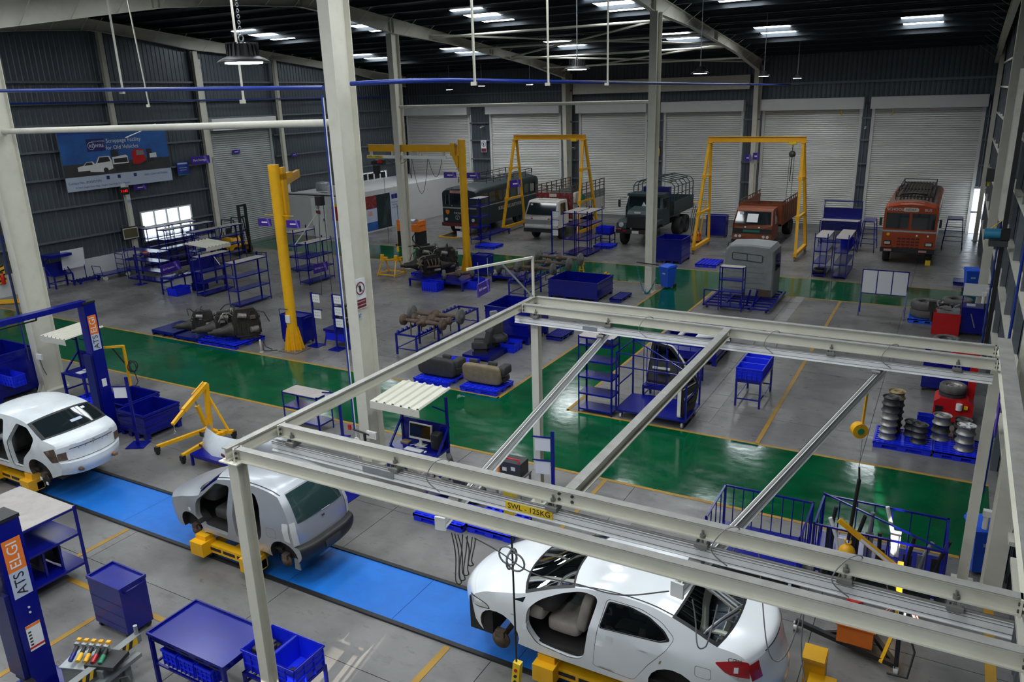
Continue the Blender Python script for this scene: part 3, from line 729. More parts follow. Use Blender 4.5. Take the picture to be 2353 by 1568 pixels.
rack('small blue shelf stand in front of the grey cab',-7.25,-6.36,28.45,28.85,1.70,[.2,.75,1.2,1.68])
rack('tall blue five-shelf tower beside the green cross lane',-7.88,-6.94,17.2,17.72,2.1,[.12,.55,1.0,1.45,1.88,2.08],name='shelf_tower')
rack('blue table with a grey top behind the front beam near column B7',-14.22,-13.05,13.1,13.62,1.0,[.25,.6,.98],name='steel_table',cat='table')
rack('big blue parts cart with a grey top at the left front',-14.3,-12.62,5.60,6.70,1.38,[.28,.86,1.36],name='parts_cart',cat='cart',post=.06)
rack('long blue table standing before the back shutters',-5.75,-3.92,42.0,42.7,1.5,[.4,1.48],name='steel_table',cat='table')
def stand(label,x0,x1,y0,y1,H,top='blue_steel',splay=.12,name='work_stand',cat='stand',casters=True,m='blue_steel'):
 t=thing(name,label,cat,((x0+x1)/2,(y0+y1)/2,0));w=(x1-x0)/2;l=(y1-y0)/2
 bx('top',t,top,(-w+splay,-l+splay,H-.04),(w-splay,l-splay,H))
 z0=.13 if casters else 0
 for sx in(-1,1):
  for sy in(-1,1):
   b=MB();b.bar((sx*w,sy*l,z0),(sx*(w-splay),sy*(l-splay),H-.04),.04);b.build('leg',m,t)
   if casters:b=MB();b.cyl((sx*w-.02,sy*l,.06),(sx*w+.02,sy*l,.06),.06,10);b.box((sx*w-.03,sy*l-.02,.07),(sx*w+.03,sy*l+.02,.14));b.build('caster','black',t)
 for z in(.45,.95):
  k=splay*z/H
  for s in(-1,1):
   b=MB();b.bar((-w+k,s*(l-k),z),(w-k,s*(l-k),z),.03);b.build('rung',m,t)
   b=MB();b.bar((s*(w-k),-l+k,z),(s*(w-k),l-k,z),.03);b.build('rung',m,t)
 return t
stand('blue splay-legged work stand on casters left of the orange bus',-3.85,-3.1,41.8,43.3,1.55)
stand('blue splay-legged work stand on casters right of the orange bus',-.2,.68,43.9,45.3,1.52)
def bench(label,x0,x1,y0,y1,z,m='blue_steel',name='steel_table',top=True,low=.18,cat='table',leg=.05):
 t=thing(name,label,cat,((x0+x1)/2,(y0+y1)/2,0));w=(x1-x0)/2;l=(y1-y0)/2
 if top:bx('top',t,m,(-w,-l,z-.03),(w,l,z))
 for sx in(-1,1):
  for sy in(-1,1):bx('leg',t,m,(sx*(w-leg/2)-leg/2,sy*(l-leg/2)-leg/2,0),(sx*(w-leg/2)+leg/2,sy*(l-leg/2)+leg/2,z-.03))
 for s in(-1,1):
  bx('apron',t,m,(-w+leg,s*(l-leg/2)-.015,z-.09),(w-leg,s*(l-leg/2)+.015,z-.03));bx('apron',t,m,(s*(w-leg/2)-.015,-l+leg,z-.09),(s*(w-leg/2)+.015,l-leg,z-.03))
  if low:
   bx('rail',t,m,(s*(w-leg/2)-.015,-l+leg,low),(s*(w-leg/2)+.015,l-leg,low+.03));bx('rail',t,m,(-w+leg,s*(l-leg/2)-.015,low),(w-leg,s*(l-leg/2)+.015,low+.03))
 return t
def purple_sign(label,loc,rot,w,h,words=None,size=.09,mount=0,cat='sign',lines=True):
 t=thing('station_sign',label,cat,loc);t.rotation_euler=rot
 b=MB();b.box((-w/2,-.012,-h/2),(w/2,.012,h/2));b.build('board','purple',t)
 b=MB();b.prism([(w*.16,h/2),(w*.30,h/2),(w*.46,-h/2),(w*.34,-h/2)],-.0145,-.012);b.build('swoosh','purple_light',t)
 if mount:bx('bracket',t,'blue_steel',(-.02,.012,-.02),(.02,mount,.02))
 if words:text('lettering',words,size,t,(-w*.04,-.0155,0),(PI/2,0,0),'white_paper',.001)
 elif lines:bx('lettering',t,'white_paper',(-w*.22,-.016,-h*.10),(w*.22,-.0145,h*.08))
 return t
purple_sign('purple hanging board reading ELV Station 2 on a blue rack',(-24.86,26.15,.72),(0,0,PI/2-.0),.95,.42,'ELV Station - 2',.115,.16)
purple_sign('purple board reading ELV Station 3 on the blue parts table',(-30.08,22.25,1.10),(0,-.12,PI/2-.12),.95,.42,'ELV Station - 3',.115)
ps=purple_sign('purple board reading ROF Station 1 hung from the white jib',(-7.35,11.9,4.56),(0,0,PI/2+.1),.50,.24,'ROF Station - 1',.062)
for s_ in(-.2,.2):
 b=MB();b.cyl((s_,0,.12),(s_,0,.52),.004,4);b.build('wire','galvanised',ps)
t=thing('sign_jib','small white angled jib on the beam corner holding a purple board','bracket',(-6.82,12.85,4.22))
b=MB();b.bar((0,0,0),(0,0,.78),.04);b.build('mast','cream',t);b=MB();b.bar((0,0,.77),(-.62,-1.35,.76),.04);b.build('arm','cream',t);b=MB();b.bar((0,-.05,.02),(-.30,-.65,.75),.03);b.build('brace','galvanised',t)
purple_sign('purple Part Storage board on the left wall',(XL+.55,29.7,5.12),(0,0,PI/2),1.25,.42,'Part Storage',.17,.56)
purple_sign('small purple board on the grey roller shutter',(XL+.16,32.6,5.35),(0,0,PI/2),.55,.22,None,.09,.08)
purple_sign('small purple board beyond the grey roller shutter',(XL+.34,37.0,4.85),(0,0,PI/2),.5,.2,None,.09,.33)
purple_sign('small purple board beneath the big banner',(XL+.3,25.95,4.05),(0,0,PI/2),.75,.26,None,.09,.29)
purple_sign('purple board at the extreme left edge of the left wall',(XL+.3,19.2,2.6),(0,0,PI/2),.8,.35,None,.09,.29)
def pallet_mesh_parts(w=1.2,l=1.0,m='blue_plastic'):
 d=MB()
 for k in range(9):y=-l/2+l*k/8;d.box((-w/2,max(y-.03,-l/2),.115),(w/2,min(y+.03,l/2),.145))
 for k in range(7):x=-w/2+w*k/6;d.box((max(x-.03,-w/2),-l/2,.113),(min(x+.03,w/2),l/2,.143))
 d.box((-w/2,-l/2,.09),(w/2,-l/2+.03,.15));d.box((-w/2,l/2-.03,.09),(w/2,l/2,.15));d.box((-w/2,-l/2,.09),(-w/2+.03,l/2,.15));d.box((w/2-.03,-l/2,.09),(w/2,l/2,.15))
 f=MB();f.prism([(-.10,.115),(.10,.115),(.085,0),(-.085,0)],-.08,.08,'y')
 r=MB();r.box((-w/2+.02,-.07,0),(w/2-.02,.07,.02))
 return d.mesh('deck',m),f.mesh('foot',m),r.mesh('runner',m)
def pallet(label,x,y,rz=0,w=1.2,l=1.0,m='blue_plastic',group=None,z=0):
 dm,fm,rm=shared(('pal',w,l,m),lambda:pallet_mesh_parts(w,l,m))
 t=thing('plastic_pallet',label,'pallet',(x,y,z),rz,group);link('deck',dm,t)
 for sx in(-1,0,1):
  for sy in(-1,0,1):link('foot',fm,t,(sx*(w/2-.105),sy*(l/2-.085),0))
 for sy in(-1,0,1):link('runner',rm,t,(0,sy*(l/2-.085),0))
 return t
pallet('bright blue pallet under the black sofa back',-12.56,17.68,0);pallet('bright blue pallet under the tan car bench seat',-10.95,17.68,0);pallet('bright blue pallet half hidden behind the tan bench seat',-12.75,19.0,.1,1.1,.8)
pallet('bright blue pallet under the two rear engines by the lane',-21.52,17.85,.0,1.9,1.35)
pallet('bright blue pallet under the dark engine behind the yellow stand',-21.35,29.45,0,1.05,1.0);pallet('bright blue pallet behind the engine with the fan',-20.1,29.45,0,1.2,1.0)
pallet('empty bright blue pallet on the floor before the dark green bus',-22.1,36.55,0,1.2,1.1);pallet('bright blue pallet beside the wide blue racks',-16.1,38.75,0,1.0,1.0);pallet('bright blue pallet near the grey cab and the gantry',-9.75,36.3,0,1.0,1.4)
pallet('small blue pallet leaning area beside the right wall bin',.72,36.3,0,.6,.8,'blue_steel');pallet('bright blue pallet under the stacked truck tyres',-.42,29.9,0,.9,1.1,'blue_plastic_sky')
pallet('left bright blue pallet under the piled wheel rims',-.33,18.65,0,1.2,1.0);pallet('right bright blue pallet under the piled wheel rims',.76,18.65,0,.95,1.0)
pallet('bright blue pallet at the left below the front beams',-7.95,11.2,0,1.15,.8);pallet('bright blue pallet at the right below the front beams',-6.85,11.3,0,1.0,.8);pallet('blue pallet behind the white sedan and the lift post',-20.45,12.1,0,1.15,1.0)
def steel_skid(label,x0,x1,y0,y1,z=.2,m='blue_dark'):
 t=thing('steel_pallet',label,'pallet',((x0+x1)/2,(y0+y1)/2,0));w=(x1-x0)/2;l=(y1-y0)/2
 bx('deck',t,m,(-w,-l,z-.03),(w,l,z));
 for sx in(-1,0,1):bx('runner',t,m,(sx*(w-.04)-.04,-l,0),(sx*(w-.04)+.04,l,z-.03))
 bx('rim',t,'blue_steel',(-w,-l-.01,z-.10),(w,-l,z+.0));return t
steel_skid('dark blue steel pallet left of the engines',-24.95,-23.75,17.25,18.55,.2);steel_skid('dark blue steel pallet under the single engine',-23.6,-22.5,17.2,18.4,.16)
def crate_meshes(w,l,h,m):
 b=MB();th=.014
 b.box((-w/2+.02,-l/2+.02,.0),(w/2-.02,l/2-.02,.02))
 for s in(-1,1):
  b.add([(-w/2+.02,s*(l/2-.02),.02),(w/2-.02,s*(l/2-.02),.02),(w/2,s*l/2,h),(-w/2,s*l/2,h),(-w/2+.02+th,s*(l/2-.02-th),.02),(w/2-.02-th,s*(l/2-.02-th),.02),(w/2-th,s*(l/2-th),h),(-w/2+th,s*(l/2-th),h)],[(0,1,2,3),(7,6,5,4),(3,2,6,7)])
  b.add([(s*(w/2-.02),-l/2+.02,.02),(s*(w/2-.02),l/2-.02,.02),(s*w/2,l/2,h),(s*w/2,-l/2,h),(s*(w/2-.02-th),-l/2+.02,.02),(s*(w/2-.02-th),l/2-.02,.02),(s*(w/2-th),l/2,h),(s*(w/2-th),-l/2,h)],[(0,1,2,3),(7,6,5,4),(3,2,6,7)])
 r=MB()
 for s in(-1,1):
  r.box((-w/2-.012,s*l/2-.012,h-.03),(w/2+.012,s*l/2+.012,h));r.box((s*w/2-.012,-l/2,h-.03),(s*w/2+.012,l/2,h))
 q=MB();n=max(3,int(w/.13))
 for s in(-1,1):
  for k in range(n+1):
   x=-w/2+.02+(w-.04)*k/n;q.box((x-.006,s*(l/2-.004)-.012,.01),(x+.006,s*(l/2-.004)+.012,h-.03))
  for z in(h*.38,h*.68):q.box((-w/2+.01,s*(l/2-.006)-.012,z-.006),(w/2-.01,s*(l/2-.006)+.012,z+.006))
  for k in range(4):
   y=-l/2+.02+(l-.04)*k/3;q.box((s*(w/2-.004)-.012,y-.006,.01),(s*(w/2-.004)+.012,y+.006,h-.03))
  for z in(h*.38,h*.68):q.box((s*(w/2-.006)-.012,-l/2+.01,z-.006),(s*(w/2-.006)+.012,l/2-.01,z+.006))
 return b.mesh('walls',m),r.mesh('rim',m),q.mesh('ribs',m)
def crate(label,x,y,z=0,w=.6,l=.4,h=.32,rz=0,m='blue_plastic',group=None,name='plastic_crate'):
 a,r,q=shared(('crate',w,l,h,m),lambda:crate_meshes(w,l,h,m))
 t=thing(name,label,'crate',(x,y,z),rz,group);link('walls',a,t);link('rim',r,t);link('ribs',q,t);return t
crate('blue crate on the floor under the ELV Station 3 table',-29.38,21.95,0,.6,.75,.34);crate('blue crate on the floor between the station 3 table and the rack',-29.2,22.95,0,.45,.55,.34,0,'blue_steel')
crate('blue crate in front of the low engine table',-19.23,26.95,0,.80,.55,.40);crate('blue crate under the right end of the low engine table',-17.78,28.05,0,.6,.8,.38)
crate('blue crate behind the loose front seats',-12.0,21.0,0,.5,.6,.30)
ct=bench('narrow blue stand under the three open crates',-4.36,-3.70,19.3,20.75,.76,top=True,low=.2)
for y,lb in((19.54,'nearest of three open blue crates on the narrow stand'),(20.02,'middle one of three open blue crates on the narrow stand'),(20.50,'farthest of three open blue crates on the narrow stand')):
 crate(lb,-4.03,y,.76,.66,.46,.31,0,'blue_plastic','three crates on the narrow stand')
bench('small blue stand beside the wide racks holding one crate',-17.0,-16.1,39.4,40.2,.62);crate('blue crate on the small stand before the army truck',-16.55,39.8,.62,.8,.7,.32)
crate('bright blue crate on the shelf of the right narrow rack',-3.9,37.6,1.15,.5,.35,.3)
def steel_bin(label,x0,x1,y0,y1,H,foot=.12,m='blue_steel',ribs=3,name='steel_bin',forks=True):
 t=thing(name,label,'bin',((x0+x1)/2,(y0+y1)/2,0));w=(x1-x0)/2;l=(y1-y0)/2
 bx('bin_floor',t,m,(-w,-l,foot),(w,l,foot+.02))
 for s in(-1,1):
  bx('side_wall',t,m,(-w,s*l-(.02 if s>0 else 0),foot),(w,s*l+(0 if s>0 else .02),H));bx('end_wall',t,m,(s*w-(.02 if s>0 else 0),-l,foot),(s*w+(0 if s>0 else .02),l,H))
  for k in range(ribs):
   z=foot+(H-foot)*(k+.5)/ribs
   bx('rib',t,m,(-w-.012,s*l-.02,z-.02),(w+.012,s*l+.02,z+.02));bx('rib',t,m,(s*w-.02,-l-.012,z-.02),(s*w+.02,l+.012,z+.02))
  bx('rim',t,m,(-w-.02,s*l-.025,H-.04),(w+.02,s*l+.025,H+.005));bx('rim',t,m,(s*w-.025,-l-.02,H-.04),(s*w+.025,l+.02,H+.005))
 for sx in(-1,-.33,.33,1):
  for sy in(-1,1):bx('foot',t,m,(sx*(w-.06)-.06,sy*(l-.06)-.06,0),(sx*(w-.06)+.06,sy*(l-.06)+.06,foot))
 return t
steel_bin('large open blue steel bin behind the loose seats',-13.35,-11.72,21.65,23.15,1.22);steel_bin('wide blue steel bin in front of the air hose column',-14.0,-11.85,27.7,29.35,.78,.1)
steel_bin('tall blue steel box bin behind the air hose column',-12.3,-11.0,35.9,37.3,1.18);steel_bin('long blue steel bin behind the car door trolley',-7.2,-5.6,22.1,23.9,.85)
steel_bin('right open blue bin of the pair beside the yellow engine crane',-17.78,-16.77,10.95,11.98,.66);steel_bin('left open blue bin of the pair beside the yellow engine crane',-19.0,-17.9,11.2,12.25,.66)
steel_bin('large blue steel bin at the left edge with a crate on its side',-24.6,-22.95,10.75,12.0,1.36);steel_bin('low blue steel tray bin behind the front seats by the lane',-23.3,-22.2,18.6,19.4,.3,.08)
crate('bright blue crate hung at the front of the left edge steel bin',-22.6,11.05,.55,.75,.35,.33)
pallet('blue pallet rack beside the wide blue steel bin',-11.2,28.6,0,.5,1.2,'blue_steel');pallet('low blue pallet beside the large open steel bin',-11.2,23.0,0,.6,1.0,'blue_steel')
def cabinet(label,x0,x1,y0,y1,H,m='blue_steel',handle=True,name='tool_cabinet'):
 t=thing(name,label,'cabinet',((x0+x1)/2,(y0+y1)/2,0));w=(x1-x0)/2;l=(y1-y0)/2
 bx('body',t,m,(-w,-l,.10),(w,l,H-.02));bx('top_tray',t,m,(-w-.01,-l-.01,H-.025),(w+.01,l+.01,H))
 for s in(-1,1):
  bx('tray_lip',t,m,(-w-.01,s*l-.012,H),(w+.01,s*l+.012,H+.03));bx('tray_lip',t,m,(s*w-.012,-l,H),(s*w+.012,l,H+.03))
  for q in(-1,1):b=MB();b.cyl((-.02,0,.05),(.02,0,.05),.05,10);b.box((-.03,-.03,.06),(.03,.03,.11));b.build('caster','black',t,(s*(w-.06),q*(l-.06),0))
 if handle:b=MB();b.tube([(w+.01,-l*.7,H-.08),(w+.09,-l*.7,H-.02),(w+.09,l*.7,H-.02),(w+.01,l*.7,H-.08)],.014,6);b.build('handle',m,t)
 for k in range(3):bx('drawer_seam',t,'blue_dark',(-w+.03,-l-.004,.2+k*(H-.3)/3),(w-.03,-l-.001,.21+k*(H-.3)/3))
 return t
cabinet('dark blue tool cabinet behind the left yellow jib column',-19.75,-18.75,18.55,19.1,.98);cabinet('blue tool cabinet standing before the blue topped table in front',-11.15,-10.35,5.85,6.30,.90)
cabinet('blue tool cabinet behind the rear yellow jib column',-19.1,-18.3,30.0,30.6,.98);cabinet('blue cabinet standing beside the rust-brown tipper truck',-12.0,-10.9,43.6,44.2,1.2)
# = yellow jib cranes
def jib(label,x,y,H,r=.17,arm=None):
 t=thing('jib_crane',label,'crane',(x,y,0))
 b=MB();b.cyl((0,0,.02),(0,0,H),r,24);b.build('column','yellow',t)
 b=MB();b.prism([(-.40,-.36),(.40,-.36),(.40,.36),(-.40,.36)],0,.03,'z');b.build('base_plate','cork',t)
 for k in range(8):
  b=MB();b.prism([(r-.02,.03),(r+.16,.03),(r+.02,.80),(r-.02,.80)],-.008,.008,'y');b.build('gusset','yellow',t,None,(0,0,k*PI/4))
 return t
j1=jib('tall yellow jib crane column standing by the front green lane',-18.7,18.05,6.1)
b=MB();b.box((-.06,.1,5.62),(.06,1.0,5.80));b.box((-.06,0.1,4.55),(.06,.42,6.0));b.prism([(.12,4.2),(.36,4.55),(.12,4.55)],-.06,.06,'x');b.build('arm_bracket','yellow',j1,(.16,.06,0),(0,0,.42))
b=MB();b.box((-.06,.3,5.35),(.06,4.0,5.62));b.build('arm','yellow',j1,(.10,.06,0),(0,0,.62))
b=MB();b.tube([(.62,1.2,5.0),(.55,1.1,3.0),(.5,1.0,1.7)],.012,5);b.tube([(.72,1.3,5.0),(.78,1.2,2.6),(.8,1.2,1.15)],.012,5);b.build('chain','dark_steel',j1)
b=MB();b.box((-.12,-.1,0),(.12,.1,.3));b.build('hoist_body','black',j1,(.62,1.25,4.7));b=MB();b.box((-.05,-.04,0),(.05,.04,.22));b.build('pendant','yellow_light',j1,(.8,1.2,.95))
b=MB();b.bar((-.62,0,4.52),(.62,0,4.52),.02);b.build('sign_bar','yellow',j1)
b=MB();b.box((-.09,-.20,1.0),(.09,-.16,1.25));b.build('switch_box','white_paint',j1,(.02,0,0));b=MB();b.tube([(-.3,-.2,1.2),(-.3,-.2,1.45),(.1,-.22,1.48)],.015,6);b.build('air_cock','blue_pipe',j1)
for s_,lb in((-1,'purple board hung left of the front jib column'),(1,'purple board hung right of the front jib column')):
 purple_sign(lb,(-18.7+s_*.62,18.0,4.28),(0,0,.15),.50,.24)
j2=jib('rear yellow jib crane with its arm swung to the left',-19.6,30.35,6.15)
b=MB();b.box((-5.35,-.06,5.60),(-.35,.06,5.615));b.box((-5.35,-.06,5.90),(-.35,.06,5.915));b.box((-5.35,-.008,5.6),(-.35,.008,5.9));b.build('arm','yellow',j2)
b=MB();b.box((-.55,-.14,5.45),(-.30,.14,6.0));b.prism([(-.50,5.45),(-.18,4.75),(-.18,5.45)],-.1,.1,'y');b.build('arm_bracket','yellow',j2)
for z in(5.95,4.85):b=MB();b.cyl((-.2,0,z-.03),(-.2,0,z+.03),.14,14);b.build('pivot_collar','galvanised',j2)
b=MB();b.box((-5.45,-.05,5.28),(-.85,.05,5.42));rl=b.build('rail','alu',j2)
b=MB();b.box((-.48,-.004,-.06),(.48,.004,.06));pl=b.build('load_plate','yellow_light',j2,(-4.95,-.056,5.35));text('lettering','SWL - 1000KG',.125,pl,(0,-.006,0),(PI/2,0,0),'ink',.001)
for x in(-5.2,-3.9,-2.4,-1.0):b=MB();b.box((-.05,-.06,5.42),(.05,.06,5.60));b.build('hanger','cream',j2,(x,0,0))
b=MB();b.box((-.28,-.12,4.98),(.28,.12,5.20));b.cyl((-.3,0,5.05),(-.45,0,5.05),.09,10);b.build('hoist_body','black',j2,(-4.75,0,0));b=MB();b.box((-.10,-.13,5.06),(.2,.13,5.2));b.build('hoist_cover','red_paint',j2,(-4.7,0,0))
b=MB();b.cyl((0,0,4.95),(0,0,1.15),.012,5);b.build('chain','dark_steel',j2,(-4.55,0,0));b=MB();b.box((-.05,-.04,.75),(.05,.04,1.0));b.cyl((0,0,1.0),(0,0,4.0),.008,4);b.build('pendant','yellow_light',j2,(-4.1,.1,0));b=MB();b.box((-.14,-.1,4.55),(.14,.1,4.95));b.build('chain_bag','black',j2,(-4.95,0,0))
for(xa,xb,dp)in((-4.3,-3.0,.25),(-2.95,-2.85,.9),(-2.8,-1.9,1.6),(-1.85,-1.1,.8)):
 n=12;b=MB();b.tube([(xa+(xb-xa)*i/n,-.02,5.27-dp*4*(i/n)*(1-i/n))for i in range(n+1)],.012,5);b.build('festoon_cable','black',j2)
b=MB();b.bar((-.7,-.1,4.75),(.7,-.1,4.75),.02);b.build('sign_bar','yellow',j2)
for s_,lb in((-1,'purple board hung left of the rear jib column'),(1,'purple board hung right of the rear jib column')):
 purple_sign(lb,(-19.6+s_*.62,30.22,4.58),(0,0,.15),.62,.26)
 # = gantry cranes
def gantry(label,x0,x1,yc,H,half=1.45):
 t=thing('gantry_crane',label,'crane',((x0+x1)/2,yc,0));w=(x1-x0)/2
 b=MB();b.box((-w-.12,-.09,H-.015),(w+.12,.09,H));b.box((-w-.12,-.09,H-.27),(w+.12,.09,H-.255));b.box((-w-.12,-.012,H-.26),(w+.12,.012,H-.01));b.build('girder','yellow',t)
 for s in(-1,1):
  x=s*w;xb=s*(w+.25)
  for q in(-1,1):
   b=MB();b.bar((xb,q*(half-.05),.30),(x,q*.14,H-.28),.13,.13);b.build('leg','yellow',t)
   b=MB();b.cyl((-.04,0,.10),(.04,0,.10),.10,14);b.box((-.06,-.05,.10),(.06,.05,.26));b.build('caster','brass',t,(xb,q*(half-.1),0))
  b=MB();b.box((xb-.08,-half-.05,.22),(xb+.08,half+.05,.38));b.build('foot_beam','yellow',t)
  for f in(.33,.68):
   yy=(half-.05)*(1-f)+.14*f;z=.3+(H-.58)*f;xx=xb+(x-xb)*f
   b=MB();b.bar((xx,-yy,z),(xx,yy,z),.10,.10);b.build('cross_tie','yellow',t)
   b=MB();b.box((xx-.10,-yy-.1,z-.1),(xx+.10,-yy+.1,z+.1));b.build('tie_plate','yellow',t)
  b=MB();b.box((x-.14,-.24,H-.30),(x+.14,.24,H-.27));b.build('head_plate','yellow',t)
 return t
g1=gantry('left yellow gantry crane straddling the gap by the green bus',-23.45,-18.95,42.3,5.72)
g2=gantry('right yellow gantry crane straddling the rust-brown tipper truck',-10.95,-6.5,39.9,5.72)
for gt,xo,zc in((g1,1.65,4.95),(g2,1.75,4.95)):
 b=MB();b.box((-.16,-.12,5.35),(.16,.12,5.5));b.cyl((-.1,-.1,5.42),(-.1,.1,5.42),.08,10);b.cyl((.1,-.1,5.42),(.1,.1,5.42),.08,10);b.build('trolley','yellow_light',gt,(xo,0,0))
 b=MB();b.cyl((0,0,5.35),(0,0,5.0),.02,6);b.ell((0,0,zc-.05),(.16,.12,.16));b.build('chain_hoist','dark_steel',gt,(xo,0,0))
 b=MB();b.cyl((0,0,zc-.1),(-.04,0,3.6 if gt is g2 else 4.6),.022,6);b.cyl((-.1,0,zc-.1),(-.16,0,1.7 if gt is g2 else 3.2),.012,5);b.cyl((.1,0,zc-.1),(.02,.3,1.3 if gt is g2 else 3.0),.012,5);b.build('chain','dark_steel',gt,(xo,0,0))
purple_sign('purple board fixed on the left gantry leg',(-23.0,41.3,2.95),(0,0,PI/2-.5),.75,.42)
# = two-post lifts
def lift(label,x,y,H,sz,txt_z,beam=None):
 t=thing('vehicle_lift',label,'vehicle lift',(x,y,0));w,d=sz
 b=MB()
 b.prism([(-w/2,-d/2),(w/2,-d/2),(w/2,d/2),(-w/2,d/2)],.02,H,'z');b.build('post','blue_steel',t)
 bx('carriage',t,'blue_dark',(-w/2-.05,-d/2-.07,.35),(w/2-.02,-d/2-.002,H*.62));bx('base_plate',t,'blue_steel',(-w/2-.22,-d/2-.25,0),(w/2+.22,d/2+.18,.02));bx('post_cap',t,'black',(-w/2-.01,-d/2-.01,H),(w/2+.01,d/2+.01,H+.05))
 s=H/3.4;fx=w/2+.002;R=(PI/2,0,PI/2)
 b=MB();b.box((w/2,-d*.36,txt_z),(w/2+.003,d*.36,txt_z+.48));b.build('logo_panel','orange',t);b=MB();b.box((w/2,-d*.36,txt_z-.40),(w/2+.003,d*.36,txt_z));b.build('logo_panel','banner_white',t)
 text('lettering','ELGI',.205,t,(w/2+.0045,0,txt_z+.24),(PI/2,-PI/2,PI/2),'white_paper',.001);text('lettering','ATS',.20,t,(w/2+.0045,0,txt_z-.20),(PI/2,-PI/2,PI/2),'ink',.001)
 return t
L1=lift('blue two-post lift column beside the white sedan at the left',-18.22,10.95,3.40,(.26,.30),2.62)
b=MB();b.box((-.10,-4.4,3.36),(.10,-.05,3.48));b.build('cross_beam','blue_steel',L1);b=MB();b.bar((-.06,-4.3,3.27),(-.06,-1.2,3.27),.03);b.bar((-.06,-1.2,3.27),(-.06,-1.2,3.38),.03);b.build('limit_bar','black',L1)
bx('label_plate',L1,'white_paper',(.132,-.06,1.25),(.136,.06,1.45))
b=MB();b.bar((-.1,-.2,.42),(-.5,-.95,.42),.09,.07);b.build('lift_arm','blue_dark',L1);b=MB();b.bar((.05,-.15,.38),(.95,-.6,.38),.08,.07);b.cyl((.95,-.6,.38),(.95,-.6,.5),.07,10);b.build('lift_arm','black',L1)
b=MB();b.box((-1.75,-4.75,0),(-1.5,-4.45,3.4));b.build('far_post','blue_steel',L1,(1.62,0,0))
L2=lift('blue two-post lift column at the lower left corner',-10.62,4.62,2.72,(.34,.34),1.98)
bx('warning_label',L2,'white_paper',(.172,-.09,.72),(.176,.11,1.12));bx('warning_strip',L2,'orange',(.1755,-.09,1.08),(.1775,.11,1.12));bx('warning_strip',L2,'red_paint',(.1755,-.09,.75),(.1775,.11,.78));
for k in range(5):bx('pictogram',L2,'ink',(.1755,-.07,.80+k*.05),(.1772,-.03,.825+k*.05))
for z in(1.38,1.30):b=MB();b.cyl((.17,.02,z),(.18,.02,z),.016,10);b.build('bolt_head','lamp_clear',L2)
bx('inner_rail',L2,'black',(-.10,-.235,.3),(.08,-.23,2.6));b=MB();b.bar((.1,-.2,.30),(.9,-.3,.30),.10,.08);b.build('lift_arm','black',L2)
# = folding engine crane (yellow)
ec=thing('engine_crane','yellow folding engine crane beside the open blue bins','engine crane',(-15.38,11.72,0),0)
def yb(nm,p,q,w,h=None,m='yellow'):b=MB();b.bar(p,q,w,h);return b.build(nm,m,ec)
yb('mast',(.02,0,.2),(0,.10,1.44),.10);yb('boom',(0,.12,1.43),(.16,-.75,1.08),.09,.11);yb('boom_extension',(.13,-.60,1.15),(.24,-1.15,.90),.07)
yb('boom_link',(-.03,.05,1.50),(.08,-.40,1.34),.03);yb('ram',(.04,-.12,.45),(.07,-.30,1.02),.08);yb('ram_rod',(.07,-.28,1.0),(.09,-.36,1.20),.03,None,'galvanised')
yb('stay',(.45,.22,.18),(.01,.10,1.15),.04);yb('stay',(.25,.35,.18),(.01,.10,1.15),.04)
yb('leg',(-.22,.1,.20),(-.45,-1.18,.20),.08);yb('leg',(.32,.05,.20),(.53,-1.24,.20),.08);yb('base_beam',(-.28,.10,.20),(.42,.06,.20),.09);yb('rear_beam',(.2,.10,.20),(.52,.28,.20),.09)
for x,y in((-.45,-1.18),(.53,-1.24),(.52,.28),(-.28,.1)):b=MB();b.box((-.05,-.05,.08),(.05,.05,.2));b.cyl((-.03,0,.045),(.03,0,.045),.045,10);b.build('caster','black',ec,(x,y,0))
b=MB();b.cyl((0,0,0),(0,0,-.14),.008,5);b.ring((0,0,-.18),.035,.01,'y',10,5);b.build('hook','galvanised',ec,(.235,-1.12,.87))
dv=thing('davit_hoist','small yellow davit hoist with a coiled black hose','hoist',(-20.3,13.05,0))
for p,q in(((0,0,0),(0,0,1.42)),((0,0,1.40),(-.95,-.45,1.33))):b=MB();b.bar(p,q,.06);b.build('mast' if p[2]==0 else 'boom','yellow',dv)
b=MB();b.bar((-.32,-.15,1.36),(-.05,.05,.75),.035);b.build('ram','black',dv)
for k in range(4):b=MB();b.ring((.12+.02*k,.08,.78),.17-.01*k,.014,'x' if k%2 else 'y',20,5);b.build('hose_loop','rubber',dv)
b=MB();b.tube([(.14,.1,.62),(.2,.12,.3),(.05,.0,.05)],.014,5);b.build('hose_loop','rubber',dv);bx('base',dv,'black',(-.12,-.2,0),(.12,.2,.12))
